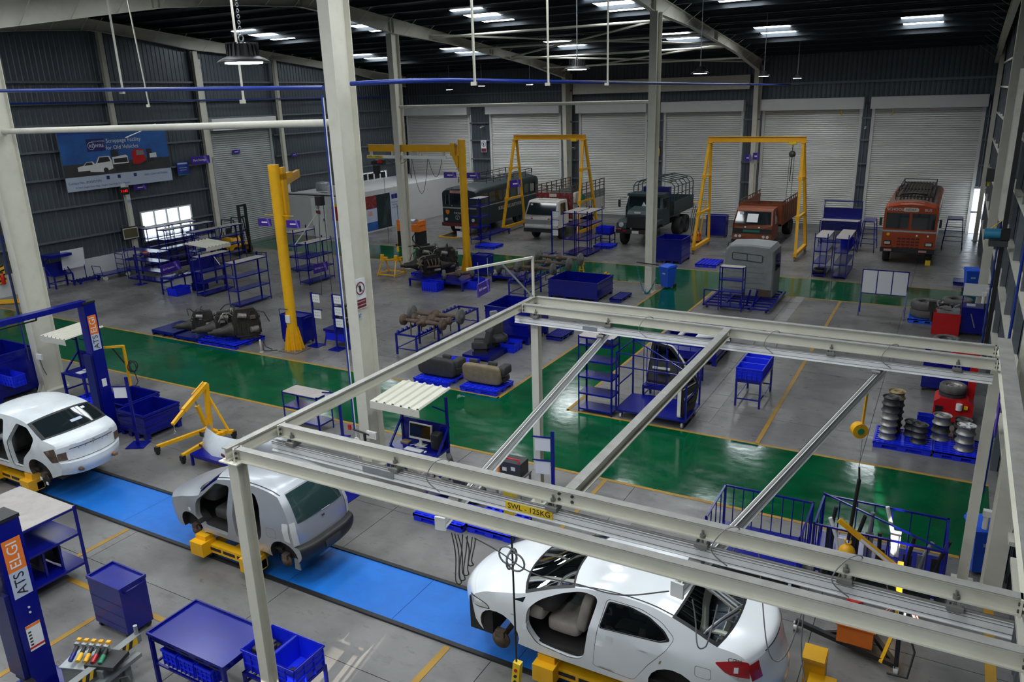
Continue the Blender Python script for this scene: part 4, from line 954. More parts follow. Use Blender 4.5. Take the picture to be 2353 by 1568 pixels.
# = engines
def engine(label,x,y,z,rz,s=1.0,seed=0,fan=False,tall=1.0):
 rnd=random.Random(seed);t=thing('scrap_engine',label,'engine',(x,y,z),rz);t.scale=(s,s,s)
 b=MB();b.prism([(-.36,.10),(.30,.10),(.36,.22),(.36,.55*tall),(-.36,.55*tall)],-.17,.17,'y');b.box((-.30,-.13,.0),(.22,.13,.12))
 for k in range(5):b.box((-.33+.14*k,-.20,.2),(-.27+.14*k,.20,.5*tall))
 b.build('block','engine_dark',t)
 b=MB();b.box((-.33,-.13,.55*tall),(.33,.15,.70*tall));b.prism([(-.30,.70*tall),(.30,.70*tall),(.26,.78*tall),(-.26,.78*tall)],-.09,.11,'y');b.build('cylinder_head','engine_dark',t)
 b=MB();M=Matrix.Translation((.36,0,.30))@Matrix.Rotation(PI/2,4,'Y');b.lathe([(0,0),(.24,0),(.24,.06),(.16,.20),(.12,.34),(.10,.55),(.05,.58),(.05,.70),(0,.70)],16,M);b.build('gearbox','engine_dark',t)
 b=MB()
 for k in range(4):b.tube([(-.26+.17*k,-.14,.60*tall),(-.26+.17*k,-.26,.66*tall),(-.22+.15*k,-.32,.50),(-.18+.12*k,-.30,.38)],.028,6)
 b.tube([(-.3,-.31,.38),(.25,-.31,.36)],.045,8);b.build('manifold','rust',t)
 for k in range(3):
  b=MB();M=Matrix.Translation((-.38,rnd.uniform(-.14,.14),.20+.2*k))@Matrix.Rotation(-PI/2,4,'Y');r=rnd.uniform(.07,.12);b.lathe([(0,0),(r,0),(r*.8,.02),(r,.04),(0,.05)],14,M);b.build('pulley','steel_dark',t)
 b=MB();b.cyl((-.3,.18,.30),(-.08,.24,.30),.085,10);b.build('alternator','engine_alu',t);b=MB();b.cyl((.0,.22,.62*tall),(.22,.24,.66*tall),.07,10);b.build('oil_filter','engine_alu',t);b=MB();b.cyl((.05,-.2,.2),(.3,-.24,.2),.055,8);b.build('starter_motor','engine_alu',t)
 for k in range(9):
  p=Vector((rnd.uniform(-.35,.35),rnd.uniform(-.2,.2),rnd.uniform(.55,.8)*tall));q=p+Vector((rnd.uniform(-.3,.3),rnd.uniform(-.25,.25),rnd.uniform(-.05,.22)));e=q+Vector((rnd.uniform(-.2,.2),rnd.uniform(-.2,.2),rnd.uniform(-.4,.0)))
  b=MB();b.tube([p,(p+q)/2+Vector((0,0,.06)),q,e],rnd.uniform(.010,.022),5);b.build('hose','rubber' if k%3 else 'engine_alu',t)
 for k in range(10):
  p=Vector((rnd.uniform(-.38,.34),rnd.choice((-1,1))*rnd.uniform(.15,.24),rnd.uniform(.15,.72)*tall));a=rnd.uniform(.03,.08)
  b=MB();b.box(p-Vector((a,a*.7,a*.6)),p+Vector((a,a*.7,a*.6)));b.build('bracket',rnd.choice(('engine_dark','engine_dark','engine_alu','rust')),t,None)
 if fan:
  b=MB();b.cyl((-.46,0,.48),(-.40,0,.48),.06,10)
  for k in range(8):
   M=Matrix.Translation((-.45,0,.48))@Matrix.Rotation(k*PI/4,4,'X')@Matrix.Rotation(.45,4,'Z');b.box((-.004,-.035,.05),(.004,.035,.26),0,M)
  b.build('cooling_fan','seat_tan',t)
 return t
engine('single greasy engine on the middle dark blue pallet',-22.95,17.95,.16,-2.3,1.0,3,tall=1.0)
engine('dark engine with gearbox, left of two on the bright blue pallet',-21.75,18.0,.15,-2.15,1.15,5)
engine('taller dark engine, right of two on the bright blue pallet',-20.9,18.05,.15,-2.15,1.2,8,tall=1.15)
engine('black engine on the pallet behind the yellow engine stand',-21.35,29.6,.15,-2.2,1.25,11,tall=1.2)
engine('big engine with a pale cooling fan on the low blue table',-20.15,28.15,.36,1.1,1.15,13,True)
engine('dark engine behind the fan engine with a tall gear lever',-20.25,29.55,.15,-2.3,1.25,17,tall=1.25)
engine('engine strapped on the blue stand beside column B7',-17.55,19.35,.62,.9,.95,21)
t=thing('engine_stand','blue steel engine stand between two notice posts','stand',(-17.55,19.3,0))
bx('deck',t,'blue_steel',(-.55,-.45,.52),(.55,.45,.60));bx('box',t,'blue_plastic',(-.5,-.42,.22),(.3,.42,.5))
for sx in(-1,1):
 for sy in(-1,1):b=MB();b.bar((sx*.45,sy*.38,.52),(sx*.55,sy*.45,.0),.05);b.build('leg','blue_steel',t)
def notice_post(label,x,y,H,sheets,rz=0,plate=.22,arms=True):
 t=thing('notice_post',label,'notice post',(x,y,0),rz)
 bx('post',t,'blue_steel',(-.035,-.02,.02),(.035,.02,H));bx('base_plate',t,'blue_steel',(-plate,-plate,0),(plate,plate,.025))
 for z in sheets:
  sh_=bx('notice_sheet',t,'white_paper',(.05,-.012,z-.20),(.36,-.004,z+.08))
  bx('arm',t,'blue_steel',(.035,-.012,z+.085),(.42,.012,z+.11))
  for i in range(3):
   for j in range(2):bx('printed_mark',t,'cable_grey',(.10+i*.08,-.0135,z-.12+j*.1),(.13+i*.08,-.012,z-.09+j*.1))
 return t
notice_post('blue notice post with white sheets right of the front jib column',-18.35,18.72,1.88,[1.75,1.2]);notice_post('blue notice post with three white sheets left of column B7',-17.4,18.7,1.90,[1.8,1.4,1.0])
notice_post('blue notice post before the open bins with one white sheet',-16.75,10.68,1.78,[1.45],PI+.5,.22);notice_post('blue notice post next to the grey topped table behind the beams',-12.4,13.2,1.25,[1.1],PI+.35,.15)
notice_post('blue notice post with two sheets beside the inner crane post',-6.23,12.40,1.68,[1.45,.95],PI+.2,.12);notice_post('slender blue notice post with a cross foot before the white truck',-17.94,36.0,2.28,[2.15,1.7,1.2],0,.05)
notice_post('notice post with white sheets just left of the rear jib column',-20.1,30.9,1.95,[1.8,.95],PI,.15);notice_post('thick blue post on a foot plate beside the store racks',-32.94,22.62,1.82,[],0,.22)
b=MB();b.box((-.5,-.015,0),(.5,.015,.03));b.box((-.015,-.5,0),(.015,.5,.03));tag(b.build('post_foot','blue_steel',None,(-17.94,36.0,.026)),'blue cross foot of the slender notice post','post foot')
bx_=MB();bx_.box((-.22,-.22,0),(.22,.22,.012));tag(bx_.build('floor_plate','blue_steel',None,(-10.35,10.95,0)),'square dark blue foot plate lying on the floor behind the silver car','plate')
t=thing('engine_trestle','empty yellow engine trestle left of the rear engines','trestle',(-22.85,28.75,0))
for s in(-1,1):
 for q in(-1,1):b=MB();b.bar((s*.50,q*.45,.0),(s*.40,q*.12,.72),.05);b.build('leg','yellow',t)
 b=MB();b.bar((s*.5,-.45,.10),(s*.5,.45,.10),.045);b.build('base_rail','yellow',t);b=MB();b.bar((-.5,s*.45,.10),(.5,s*.45,.10),.045);b.build('base_rail','yellow',t)
 b=MB();b.box((s*.40-.10,-.16,.70),(s*.40+.10,.16,.82));b.cyl((s*.40,-.12,.82),(s*.40,-.12,.98),.09,10);b.build('saddle','yellow',t)
b=MB();b.bar((-.6,-.05,.70),(.6,.05,.76),.06);b.bar((-.1,-.1,.72),(.62,.1,.90),.06);b.build('cross_bar','yellow',t)
for x,y,lb in((-14.1,31.2,'small yellow axle trestle behind the wide blue bin'),(-12.15,29.45,'taller yellow axle trestle right of the wide blue bin')):
 t=thing('axle_trestle',lb,'trestle',(x,y,0))
 for s in(-1,1):b=MB();b.bar((s*.16,0,0),(s*.05,0,.68),.05);b.build('leg','yellow',t)
 for z in(.2,.45):b=MB();b.bar((-.13,0,z),(.13,0,z),.035);b.build('rung','yellow',t)
 b=MB();b.box((-.09,-.1,.66),(.09,.1,.74));b.box((-.09,-.1,.74),(-.03,.1,.84));b.box((.03,-.1,.74),(.09,.1,.80));b.build('saddle','yellow',t)
 # = low engine table, axles and racks
bench('low wide blue table under the fan engine',-20.7,-17.85,27.2,28.75,.36,low=0,leg=.07)
def drum(b,M,R=.21,w=.10,mi=0):b.lathe([(0,-w),(R*.35,-w),(R*.40,-w*.6),(R*.95,-w*.6),(R,-w*.4),(R,w*.4),(R*.92,w*.6),(R*.3,w*.6),(R*.25,w),(0,w)],18,M,mi)
def axle(label,x,y,z,rz,L=1.5,R=.20,m='rust',leaf=True):
 t=thing('scrap_axle',label,'axle',(x,y,z),rz)
 b=MB();b.cyl((-L/2,0,0),(L/2,0,0),.05,10);b.cyl((-L/2,0,0),(-.15,0,0),.045,8,.09);b.cyl((L/2,0,0),(.15,0,0),.045,8,.09);b.build('axle_tube',m,t)
 b=MB();b.ell((0,0,0),(.17,.17,.17),14,8);b.cyl((0,-.1,0),(0,-.34,.02),.08,10,.05);b.build('differential',m,t)
 for s in(-1,1):
  b=MB();drum(b,Matrix.Translation((s*L/2,0,0))@Matrix.Rotation(s*PI/2,4,'Y'),R);b.build('brake_drum','tyre_dusty' if R>.2 else m,t)
  if leaf:b=MB();b.bar((s*L*.3,-.05,-.05),(s*L*.3+.04,-.12,-.5),.05,.02);b.build('spring_leaf',m,t)
 return t
def axle_rack(label,x0,x1,y0,y1,z=.75):
 t=bench(label,x0,x1,y0,y1,z,top=False,low=.2,name='axle_rack',cat='rack',leg=.055);w=(x1-x0)/2;l=(y1-y0)/2
 for s in(-1,1):
  n=int((y1-y0)/.24)
  for k in range(n):b=MB();b.prism([(-.055,0),(.055,0),(.02,.07),(-.02,.07)],-.03,.03,'x');b.build('notch','blue_steel',t,(s*(w-.03),-l+.14+k*.24,z-.035))
 for yy in(-l*.33,l*.33):
  for s in(-1,1):bx('leg',t,'blue_steel',(s*(w-.03)-.03,yy-.03,0),(s*(w-.03)+.03,yy+.03,z-.03))
 return t
axle_rack('blue notched axle rack in the middle bay',-15.25,-14.4,19.1,22.9)
axle('rusty axle with big drums, rear one on the middle rack',-14.75,20.75,.97,.10,1.85,.26);axle('rusty axle at the near end of the middle rack',-14.72,19.95,.93,.02,1.55,.19);axle('thin rusty axle between the two on the middle rack',-14.65,20.35,.93,.06,1.35,.13)
axle_rack('blue notched axle rack behind the wide blue bin',-15.5,-14.7,27.0,31.3)
steel_skid('dark blue steel pallet under the far axle',-17.65,-15.8,29.3,30.5,.3)
axle('rusty axle on the dark blue steel pallet',-16.7,29.9,.56,.1,1.7,.26);axle('rusty axle at the near end of the far rack',-15.05,28.6,.98,.05,1.6,.25);axle('rusty heavy axle in the middle of the far rack',-15.0,29.7,1.0,.0,2.0,.28);axle('rusty axle at the far end of the far rack',-15.0,30.8,1.0,-.05,2.1,.28)
axle('loose axle half lying on the low blue table',-18.55,27.95,.58,.75,1.25,.22,'rust',False)
# = seats
def padded(b,lo,hi,r=.05,mi=0,M=None):
 """soft block: rounded along its long edges"""
 x0,y0,z0=lo;x1,y1,z1=hi;c=[(x0+x1)/2,(y0+y1)/2,(z0+z1)/2];h=[(x1-x0)/2,(y1-y0)/2,(z1-z0)/2]
 n,k=16,10;vs=[];fs=[]
 def se(t,p):c_=math.cos(t);return math.copysign(abs(c_)**p,c_)
 for i in range(k+1):
  ph=-PI/2+PI*i/k
  for j in range(n):
   th=2*PI*j/n;e=.35
   cp=se(ph,e);sp=math.copysign(abs(math.sin(ph))**e,math.sin(ph));ct_=se(th,e);st_=math.copysign(abs(math.sin(th))**e,math.sin(th))
   vs.append((c[0]+h[0]*cp*ct_,c[1]+h[1]*cp*st_,c[2]+h[2]*sp))
 for i in range(k):
  for j in range(n):fs.append((i*n+j,i*n+(j+1)%n,(i+1)*n+(j+1)%n,(i+1)*n+j))
 b.add(vs,fs,mi,True,M)
def car_seat(label,x,y,z,rz,m='seat_dark',m2='seat_dark',recline=.25):
 t=thing('car_seat',label,'seat',(x,y,z),rz)
 b=MB();padded(b,(-.25,-.27,.12),(.25,.27,.32));padded(b,(-.27,-.27,.14),(-.19,.25,.37));padded(b,(.19,-.27,.14),(.27,.25,.37));b.build('cushion',m,t)
 R_=Matrix.Translation((0,.22,.25))@Matrix.Rotation(-recline,4,'X')
 b=MB();padded(b,(-.25,-.08,0),(.25,.10,.62),M=R_);padded(b,(-.27,-.12,.05),(-.19,.06,.52),M=R_);padded(b,(.19,-.12,.05),(.27,.06,.52),M=R_);b.build('backrest',m,t)
 b=MB();padded(b,(-.13,-.05,.64),(.13,.06,.84),M=R_);b.build('headrest',m2,t)
 b=MB();b.box((-.24,-.25,0),(-.19,.25,.05));b.box((.19,-.25,0),(.24,.25,.05));b.box((-.22,-.2,.04),(.22,.2,.14));b.build('slide_rail','black',t)
 return t
steel_skid('dark blue low platform under the loose front seats',-13.0,-12.0,19.6,21.3,.16)
car_seat('black leather car seat facing left on the low platform',-12.6,20.1,.16,-1.2,'seat_dark','seat_dark');car_seat('black car seat with a grey back panel behind the other one',-12.45,20.9,.16,.9,'seat_dark','cab_grey',.1)
def bench_seat(label,x,y,z,rz,m,m2,L=1.25):
 t=thing('bench_seat',label,'seat',(x,y,z),rz)
 b=MB();padded(b,(-L/2,.0,.06),(L/2,.5,.26));b.build('cushion',m2,t)
 M=Matrix.Rotation(.12,4,'X');b=MB();padded(b,(-L/2,-.14,.05),(L/2,.04,.62),M=M);b.build('backrest',m,t)
 b=MB();padded(b,(L/2-.12,-.1,.35),(L/2+.12,.35,.60));b.build('side_bolster',m2,t)
 for s in(-1,1):bx('foot',t,'black',(s*L*.36-.03,-.05,-.0),(s*L*.36+.03,.3,.1))
 for k in(-1,1):b=MB();padded(b,(k*L*.25-.14,-.05,.58),(k*L*.25+.14,.05,.70));b.build('headrest',m2,t)
 return t
bench_seat('black rear bench seat seen from behind on a blue pallet',-12.55,17.62,.15,0,'seat_dark','seat_dark',1.3);bench_seat('tan rear bench seat seen from behind on a blue pallet',-11.0,17.62,.15,0,'seat_tan','seat_dark',1.25)
car_seat('beige fabric car seat behind the front beam by the desk',-8.7,11.75,0,2.7,'seat_beige','seat_beige',.2);car_seat('black and white car seat behind the front beam',-7.9,12.0,0,2.3,'seat_dark','seat_dark',.25)
# = forklift
fk=thing('forklift','yellow forklift with a black mast by the grey shutter','forklift',(-34.4,29.9,0),.15)
b=MB();b.prism([(-.85,.25),(.45,.25),(.45,.55),(.15,.62),(-.1,.95),(-.75,1.0),(-.9,.85)],-.48,.48,'y');b.build('body','yellow',fk)
b=MB();padded(b,(-.95,-.47,.35),(-.55,.47,1.02));b.build('counterweight','yellow',fk)
b=MB();padded(b,(-.45,-.22,.95),(-.05,.22,1.05));padded(b,(-.55,-.22,1.0),(-.45,.22,1.45));b.build('seat','black',fk)
for s in(-1,1):b=MB();b.box((.52,s*.28-.05,.1),(.66,s*.28+.05,2.75));b.build('mast_rail','black',fk)
for z in(.5,1.35,2.1,2.7):bx('mast_tie',fk,'black',(.55,-.3,z-.04),(.63,.3,z+.04))
for s in(-1,1):b=MB();b.box((.68,s*.22-.05,.08),(1.7,s*.22+.05,.12));b.box((.68,s*.22-.05,.08),(.73,s*.22+.05,.6));b.build('fork','dark_steel',fk)
for x_,s in((.35,-1),(.35,1),(-.6,-1),(-.6,1)):b=MB();b.cyl((x_,s*.36,.25),(x_,s*.52,.25),.25,18);b.build('wheel','rubber',fk)
b=MB();b.ring((.1,0,1.25),.16,.02,'z',16,6);b.cyl((.1,0,1.25),(.3,0,.8),.02,6);b.build('steering_wheel','black',fk)
for s in(-1,1):
 b=MB();b.bar((.42,s*.4,.55),(.25,s*.4,1.95),.05);b.bar((-.7,s*.4,.95),(-.55,s*.4,1.95),.05);b.bar((.27,s*.4,1.95),(-.57,s*.4,1.95),.05);b.build('guard_frame','black',fk)
bx('mast_label',fk,'white_paper',(.51,-.33,1.7),(.515,-.25,1.9))
# = orange air compressor behind column D
cp=thing('air_compressor','orange and black machine behind the rear left column','compressor',(-26.55,35.5,0))
b=MB();b.box((-.75,-.35,.85),(.75,.35,1.25));b.build('housing','orange',cp);b=MB();b.cyl((-.35,0,1.3),(.35,0,1.3),.22,16);b.build('tank','galvanised',cp)
for s in(-1,1):
 b=MB();b.box((s*.6-.12,-.4,.08),(s*.6+.12,.4,.85));b.build('side_leg','black',cp);b=MB();b.box((s*.62-.25,-.45,0),(s*.62+.25,.45,.1));b.build('foot','black',cp)
 for k in range(3):b=MB();b.tube([(s*.5,-.3+k*.1,.9),(s*(.35-k*.05),-.45,.5),(s*.5,-.42,.2)],.02,5);b.build('hose','rubber',cp)
bx('end_cap',cp,'orange',(-.8,-.3,1.2),(-.6,.3,1.45));bx('end_cap',cp,'orange',(.6,-.3,1.2),(.8,.3,1.45));b=MB();b.cyl((-.72,-.25,1.4),(-.72,-.25,2.3),.015,5);b.build('antenna_rod','black',cp)
# = orange hydraulic hoist beside the right gantry
hh=thing('hydraulic_hoist','small orange hydraulic hoist with hanging hoses by the gantry leg','hoist',(-11.9,41.9,0))
b=MB();b.bar((0,0,.1),(.25,.2,2.2),.06);b.build('mast','yellow',hh);b=MB();b.bar((.25,.2,2.2),(-.35,-.1,2.15),.05);b.build('arm','yellow',hh);bx('pump_unit',hh,'orange',(-.3,-.2,.1),(.1,.2,.5));bx('base',hh,'black',(-.5,-.3,0),(.4,.3,.1))
for k in range(4):b=MB();b.tube([(-.3+.1*k,-.1,2.1-.1*k),(-.45+.1*k,-.2,1.2),(-.3+.15*k,-.25,.4),(-.1,-.1,.3)],.018,5);b.build('hose','rubber',hh)
# = wheels, tyres, rims
def tyre_mesh(R=.5,w=.26,hub=.28):
 b=MB();b.lathe([(hub,-w*.36),(hub+.04,-w*.5),(R*.9,-w*.5),(R,-w*.34),(R,w*.34),(R*.9,w*.5),(hub+.04,w*.5),(hub,w*.36)],28);
 return b.mesh('tyre','tyre_dusty')
def rim_mesh(R,w,m):
 b=MB();b.lathe([(R,-w/2),(R*.98,-w*.44),(R*.86,-w*.38),(R*.82,0),(R*.86,w*.38),(R*.98,w*.44),(R,w/2),(R*.95,w/2),(R*.83,w*.34),(R*.78,w*.1)],24)
 return b.mesh('barrel',m)
def disc_mesh(R,m):
 b=MB();b.lathe([(R*.80,.0),(R*.62,.03),(R*.45,.05),(R*.30,.02),(R*.16,.03),(R*.16,.0),(R*.3,-.01),(R*.8,-.02)],20)
 return b.mesh('disc',m)
def rim(label,x,y,z,R=.19,w=.17,m='steel_rim',tilt=(0,0,0),alloy=False,group=None):
 t=thing('wheel_rim',label,'wheel rim',(x,y,z),0,group);t.rotation_euler=tilt
 link('barrel',shared(('rim',R,w,m),lambda:rim_mesh(R,w,m)),t,(0,0,w/2))
 if alloy:
  for k in range(5):
   b=shared(('spoke',R),lambda:MB().prism([(R*.1,-.035),(R*.86,-.02),(R*.86,.02),(R*.1,.035)],-.02,.02,'z').mesh('spoke','alu'));link('spoke',b,t,(0,0,w*.9),(0,0,k*2*PI/5))
  b=MB();b.cyl((0,0,w*.8),(0,0,w*1.0),R*.18,14);b.build('hub','steel_dark',t)
 else:
  link('disc',shared(('disc',R,m),lambda:disc_mesh(R,m)),t,(0,0,w*.78))
  for k in range(5):b=shared(('lug',R),lambda:MB().cyl((0,0,0),(0,0,.025),.012,6).mesh('lug_hole','black'));link('lug_hole',b,t,(R*.25*math.cos(k*1.2566),R*.25*math.sin(k*1.2566),w*.80))
 return t
def rim_stack(nm,x,y,n,R,ms,w=.165,z0=.15,lean=(0,0),alloy_top=False,group=None):
 ordn=['bottom','second','third','fourth','fifth','sixth','seventh','eighth']
 for k in range(n):
  pos='top' if k==n-1 else(ordn[k]+(' from below' if k else ''))
  rim('%s wheel rim in %s'%(pos,nm),x+lean[0]*k,y+lean[1]*k,z0+k*(w+.002),R,w,ms[k%len(ms)],(0,0,0),alloy_top and k==n-1,group)
rim_stack('the tall front stack of steel rims',-.66,18.52,6,.195,['steel_rim','steel_rim','steel_rim','steel_rim','steel_dark','steel_dark'])
rim_stack('the tall rear stack with a brassy top rim',-.58,18.95,6,.195,['steel_dark','steel_dark','steel_dark','steel_dark','steel_dark','brass'])
rim_stack('the short black stack with a silver disc',-.02,18.55,3,.18,['steel_dark'],.14);rim_stack('the low stack half hidden behind the short black one',-.18,18.92,2,.18,['steel_dark'],.16)
rim_stack('the mid stack near the tyre changer',.40,18.95,3,.20,['steel_rim','steel_dark','steel_rim'],.19);rim_stack('the stack with a star shaped alloy on top',.88,18.55,3,.20,['steel_rim'],.19,alloy_top=True);rim_stack('the dark stack close to the wall',.82,19.02,3,.19,['steel_dark'],.17)
crate('upright blue crate lid standing behind the wheel rims',.15,19.4,0,.5,.2,.5)
def tyre(label,x,y,z,R=.5,w=.27,hub=.26,tilt=(0,0,0),m='steel_dark',name='truck_tyre',group=None):
 t=thing(name,label,'tyre',(x,y,z),0,group);t.rotation_euler=tilt
 link('rubber',shared(('tyre',R,w,hub),lambda:tyre_mesh(R,w,hub)),t,(0,0,w/2));link('rim',shared(('trim',hub,w,m),lambda:rim_mesh(hub+.01,w*.85,m)),t,(0,0,w/2));link('disc',shared(('tdisc',hub,m),lambda:disc_mesh(hub*1.12,m)),t,(0,0,w*.6));return t
tyre('upper truck tyre of the stack on the sky blue pallet',-.35,29.95,.42);tyre('lower truck tyre of the stack on the sky blue pallet',-.35,29.95,.15)
tyre('upper truck tyre of the stack against the wall',.60,31.3,.28);tyre('lower truck tyre of the stack against the wall',.60,31.3,0)
# = tyre changer, blue trolley and red machine on the right
tc=thing('tyre_changer','red tyre changing machine behind the piled rims','tyre changer',(.62,20.7,0))
b=MB();b.prism([(-.42,0),(.42,0),(.42,.52),(.30,.62),(-.30,.62),(-.42,.52)],-.35,.35,'y');b.build('cabinet','red_paint',tc);b=MB();b.box((.26,.1,.5),(.42,.35,1.75));b.build('column','red_paint',tc);b=MB();b.box((-.2,.16,1.62),(.40,.28,1.74));b.build('arm','red_paint',tc)
b=MB();b.cyl((-.05,0,.62),(-.05,0,.70),.30,20);b.build('turntable','dark_steel',tc);b=MB();b.box((-.38,-.37,.08),(-.22,-.345,.42));b.build('bead_breaker_pad','black',tc);b=MB();b.cyl((.12,-.42,.40),(.12,-.42,.55),.07,12);b.build('lubricant_pot','white_paint',tc)
for k in range(3):b=MB();b.box((-.2+.16*k,-.45,.03),(-.1+.16*k,-.33,.06));b.build('pedal','black',tc)
b=MB();b.box((.22,-.40,.42),(.30,-.36,.50));b.build('pressure_gauge','yellow_light',tc)
tyre('small car tyre clamped on the tyre changer',.57,20.7,.70,.30,.20,.19,name='car_tyre',m='steel_rim')
cabinet('dark blue wheeled trolley behind the tyre changer',-.15,.98,22.5,23.2,.95,'blue_steel',False)
tyre('dusty tyre lying on the blue trolley behind the tyre changer',.35,22.8,.99,.36,.24,.2,name='car_tyre');tyre('dark tyre lying over the other on the blue trolley',.32,22.85,1.23,.33,.22,.2,name='car_tyre')
rm=thing('wheel_balancer','red machine covered with loose metal parts by the wall','machine',(.35,28.6,0))
b=MB();b.box((-.45,-.35,0),(.35,.35,.72));b.build('cabinet','red_paint',rm);bx('tray',rm,'cab_grey',(-.35,-.32,.72),(.3,.32,.80))
rr=random.Random(4)
for k in range(14):
 p=Vector((rr.uniform(-.3,.3),rr.uniform(-.3,.25),.82+rr.uniform(0,.15)));b=MB();a=rr.uniform(.04,.10)
 if k%3:b.cyl(p,p+Vector((rr.uniform(-.15,.15),rr.uniform(-.15,.15),rr.uniform(-.0,.15))),a*.6,9)
 else:b.box(p-Vector((a,a,.02)),p+Vector((a,a*.8,.06)))
 b.build('loose_part',rr.choice(('engine_alu','galvanised','engine_dark','steel_rim')),rm)
b=MB();b.cyl((-.5,-.1,.35),(-.5,-.1,.95),.05,8);b.box((-.62,-.2,.7),(-.40,.0,1.05));b.build('clamp_head','engine_dark',rm)
bt=thing('waste_trolley','dark blue wheeled trolley with a white hood by the right wall','trolley',(1.02,28.75,0))
bx('body',bt,'blue_steel',(-.33,-.35,.1),(.33,.35,.95));b=MB();b.prism([(-.2,1.32),(.3,1.18),(.3,1.50),(-.2,1.72)],-.34,.34,'x');b.build('hood','white_paint',bt)
for s in(-1,1):b=MB();b.bar((s*.32,.3,.9),(s*.32,.3,1.55),.03);b.build('hood_post','blue_steel',bt);b=MB();b.cyl((s*.25-.03,0,.06),(s*.25+.03,0,.06),.06,10);b.build('wheel','black',bt)
b=MB();b.bar((.1,-.36,.3),(-.05,-.36,.75),.03);b.build('lever','cab_grey',bt);bx('book',bt,'white_paper',(-.2,-.1,.95),(.05,.1,.98))
hp=thing('hydraulic_trolley','black framed trolley with an orange box and a red motor','trolley',(-.45,10.75,0))
b=MB();b.bar((-.85,.0,.16),(.55,-.35,.14),.07);b.build('base_rail','black',hp);b=MB();b.bar((.55,-.35,.14),(.0,.55,.14),.07);b.build('base_rail','black',hp);b=MB();b.bar((-.45,-.1,.16),(.25,.3,.16),.05);b.build('base_rail','black',hp)
b=MB();b.box((-.26,-.22,.18),(.22,.24,.48));b.build('oil_box','orange',hp);b=MB();b.box((-.29,-.25,.475),(.25,.27,.49));b.build('box_lid','orange',hp);b=MB();b.cyl((-.08,.0,.49),(-.08,.0,.82),.11,16);b.build('motor','red_paint',hp);b=MB();b.cyl((.13,.08,.49),(.13,.08,.62),.05,12);b.build('filter_cup','white_paint',hp);bx('box_label',hp,'white_paper',(.222,-.1,.36),(.226,.06,.46))
for x,y in((-.85,0),(.55,-.35),(.0,.55)):b=MB();b.cyl((-.03,0,.06),(.03,0,.06),.06,12);b.box((-.035,-.03,.07),(.035,.03,.14));b.build('caster','lamp_clear',hp,(x,y,0))
b=MB();b.bar((.55,-.35,.14),(.52,-.28,1.0),.06);b.build('mast','black',hp);b=MB();b.ring((.08,-.15,.56),.055,.014,'x',14,5);b.build('hook','motor_blue',hp)
for k in range(7):b=MB();b.ring((.50+.012*k,-.12+.02*k,.78-.015*k),.17+.008*(k%3),.013,'y' if k%2 else 'x',22,5);b.build('hose_loop','hose_pink' if k%2 else 'white_paint',hp)
b=MB();b.tube([(.6,-.1,.7),(.75,-.3,.4),(.7,-.5,.1),(.45,-.45,.05)],.016,6);b.build('hose_tail','rubber',hp)
b=MB();b.bar((.35,-.35,.12),(.48,-.15,.62),.05,.02);b.build('yellow_lever','yellow',hp)
mb_=thing('mobile_boom','orange boom with a white lettered strip rising above the beams','hoist boom',(-.30,11.70,0))
b=MB();b.bar((.35,0,0),(.28,0,1.0),.08);b.build('mast','yellow',mb_);b=MB();b.bar((.50,0,.72),(-.64,.05,1.47),.07,.07);b.build('boom','yellow',mb_);b=MB();b.bar((.32,-.037,.845),(-.30,-.012,1.25),.003,.045);b.build('lettered_strip','white_paper',mb_);bx('foot',mb_,'black',(.2,-.25,0),(.5,.25,.05))
yb_=thing('spring_balancer','round yellow spring balancer hanging from the right girder','balancer',(-.80,11.75,3.02),.5)
b=MB();b.cyl((0,-.06,0),(0,.06,0),.115,22);b.build('drum','yellow',yb_);b=MB();b.cyl((0,-.075,0),(0,-.06,0),.05,14);b.build('green_cap','green_box',yb_);b=MB();b.bar((.04,0,.08),(.06,0,.62),.03);b.build('hook_arm','yellow',yb_);b=MB();b.cyl((.06,0,-.15),(.06,0,-.62),.006,5);b.build('wire','galvanised',yb_)
b=MB();b.cyl((0,0,0),(.02,0,-.2),.016,6);b.cyl((.02,0,-.2),(-.04,.05,-1.28),.028,8);tag(b.build('hanging_tool','black',None,(-.74,11.75,2.42)),'long black rod tool hanging below the yellow balancer','tool')
b=MB();b.ell((0,0,0),(.13,.10,.15),14,10);b.ring((0,0,.2),.045,.014,'y',12,5);b.cyl((0,-.12,-.02),(0,.12,-.02),.08,12);tag(b.build('chain_block','yellow',None,(-.78,11.80,.90)),'small yellow chain block hanging from the black rod tool','chain block')
jk=thing('yellow_jack','yellow steel jack block standing at the bottom right','jack',(-.88,9.75,0))
b=MB();b.box((-.14,-.12,0),(.14,.16,.42));b.build('upright','yellow',jk);b=MB();b.box((-.17,-.16,.40),(.13,.18,.45));b.build('cap','yellow',jk);b=MB();b.box((-.05,-.42,0),(.3,-.1,.22));b.build('foot','yellow',jk);b=MB();b.box((-.143,.0,.05),(-.14,.012,.4));b.build('slot','black',jk)
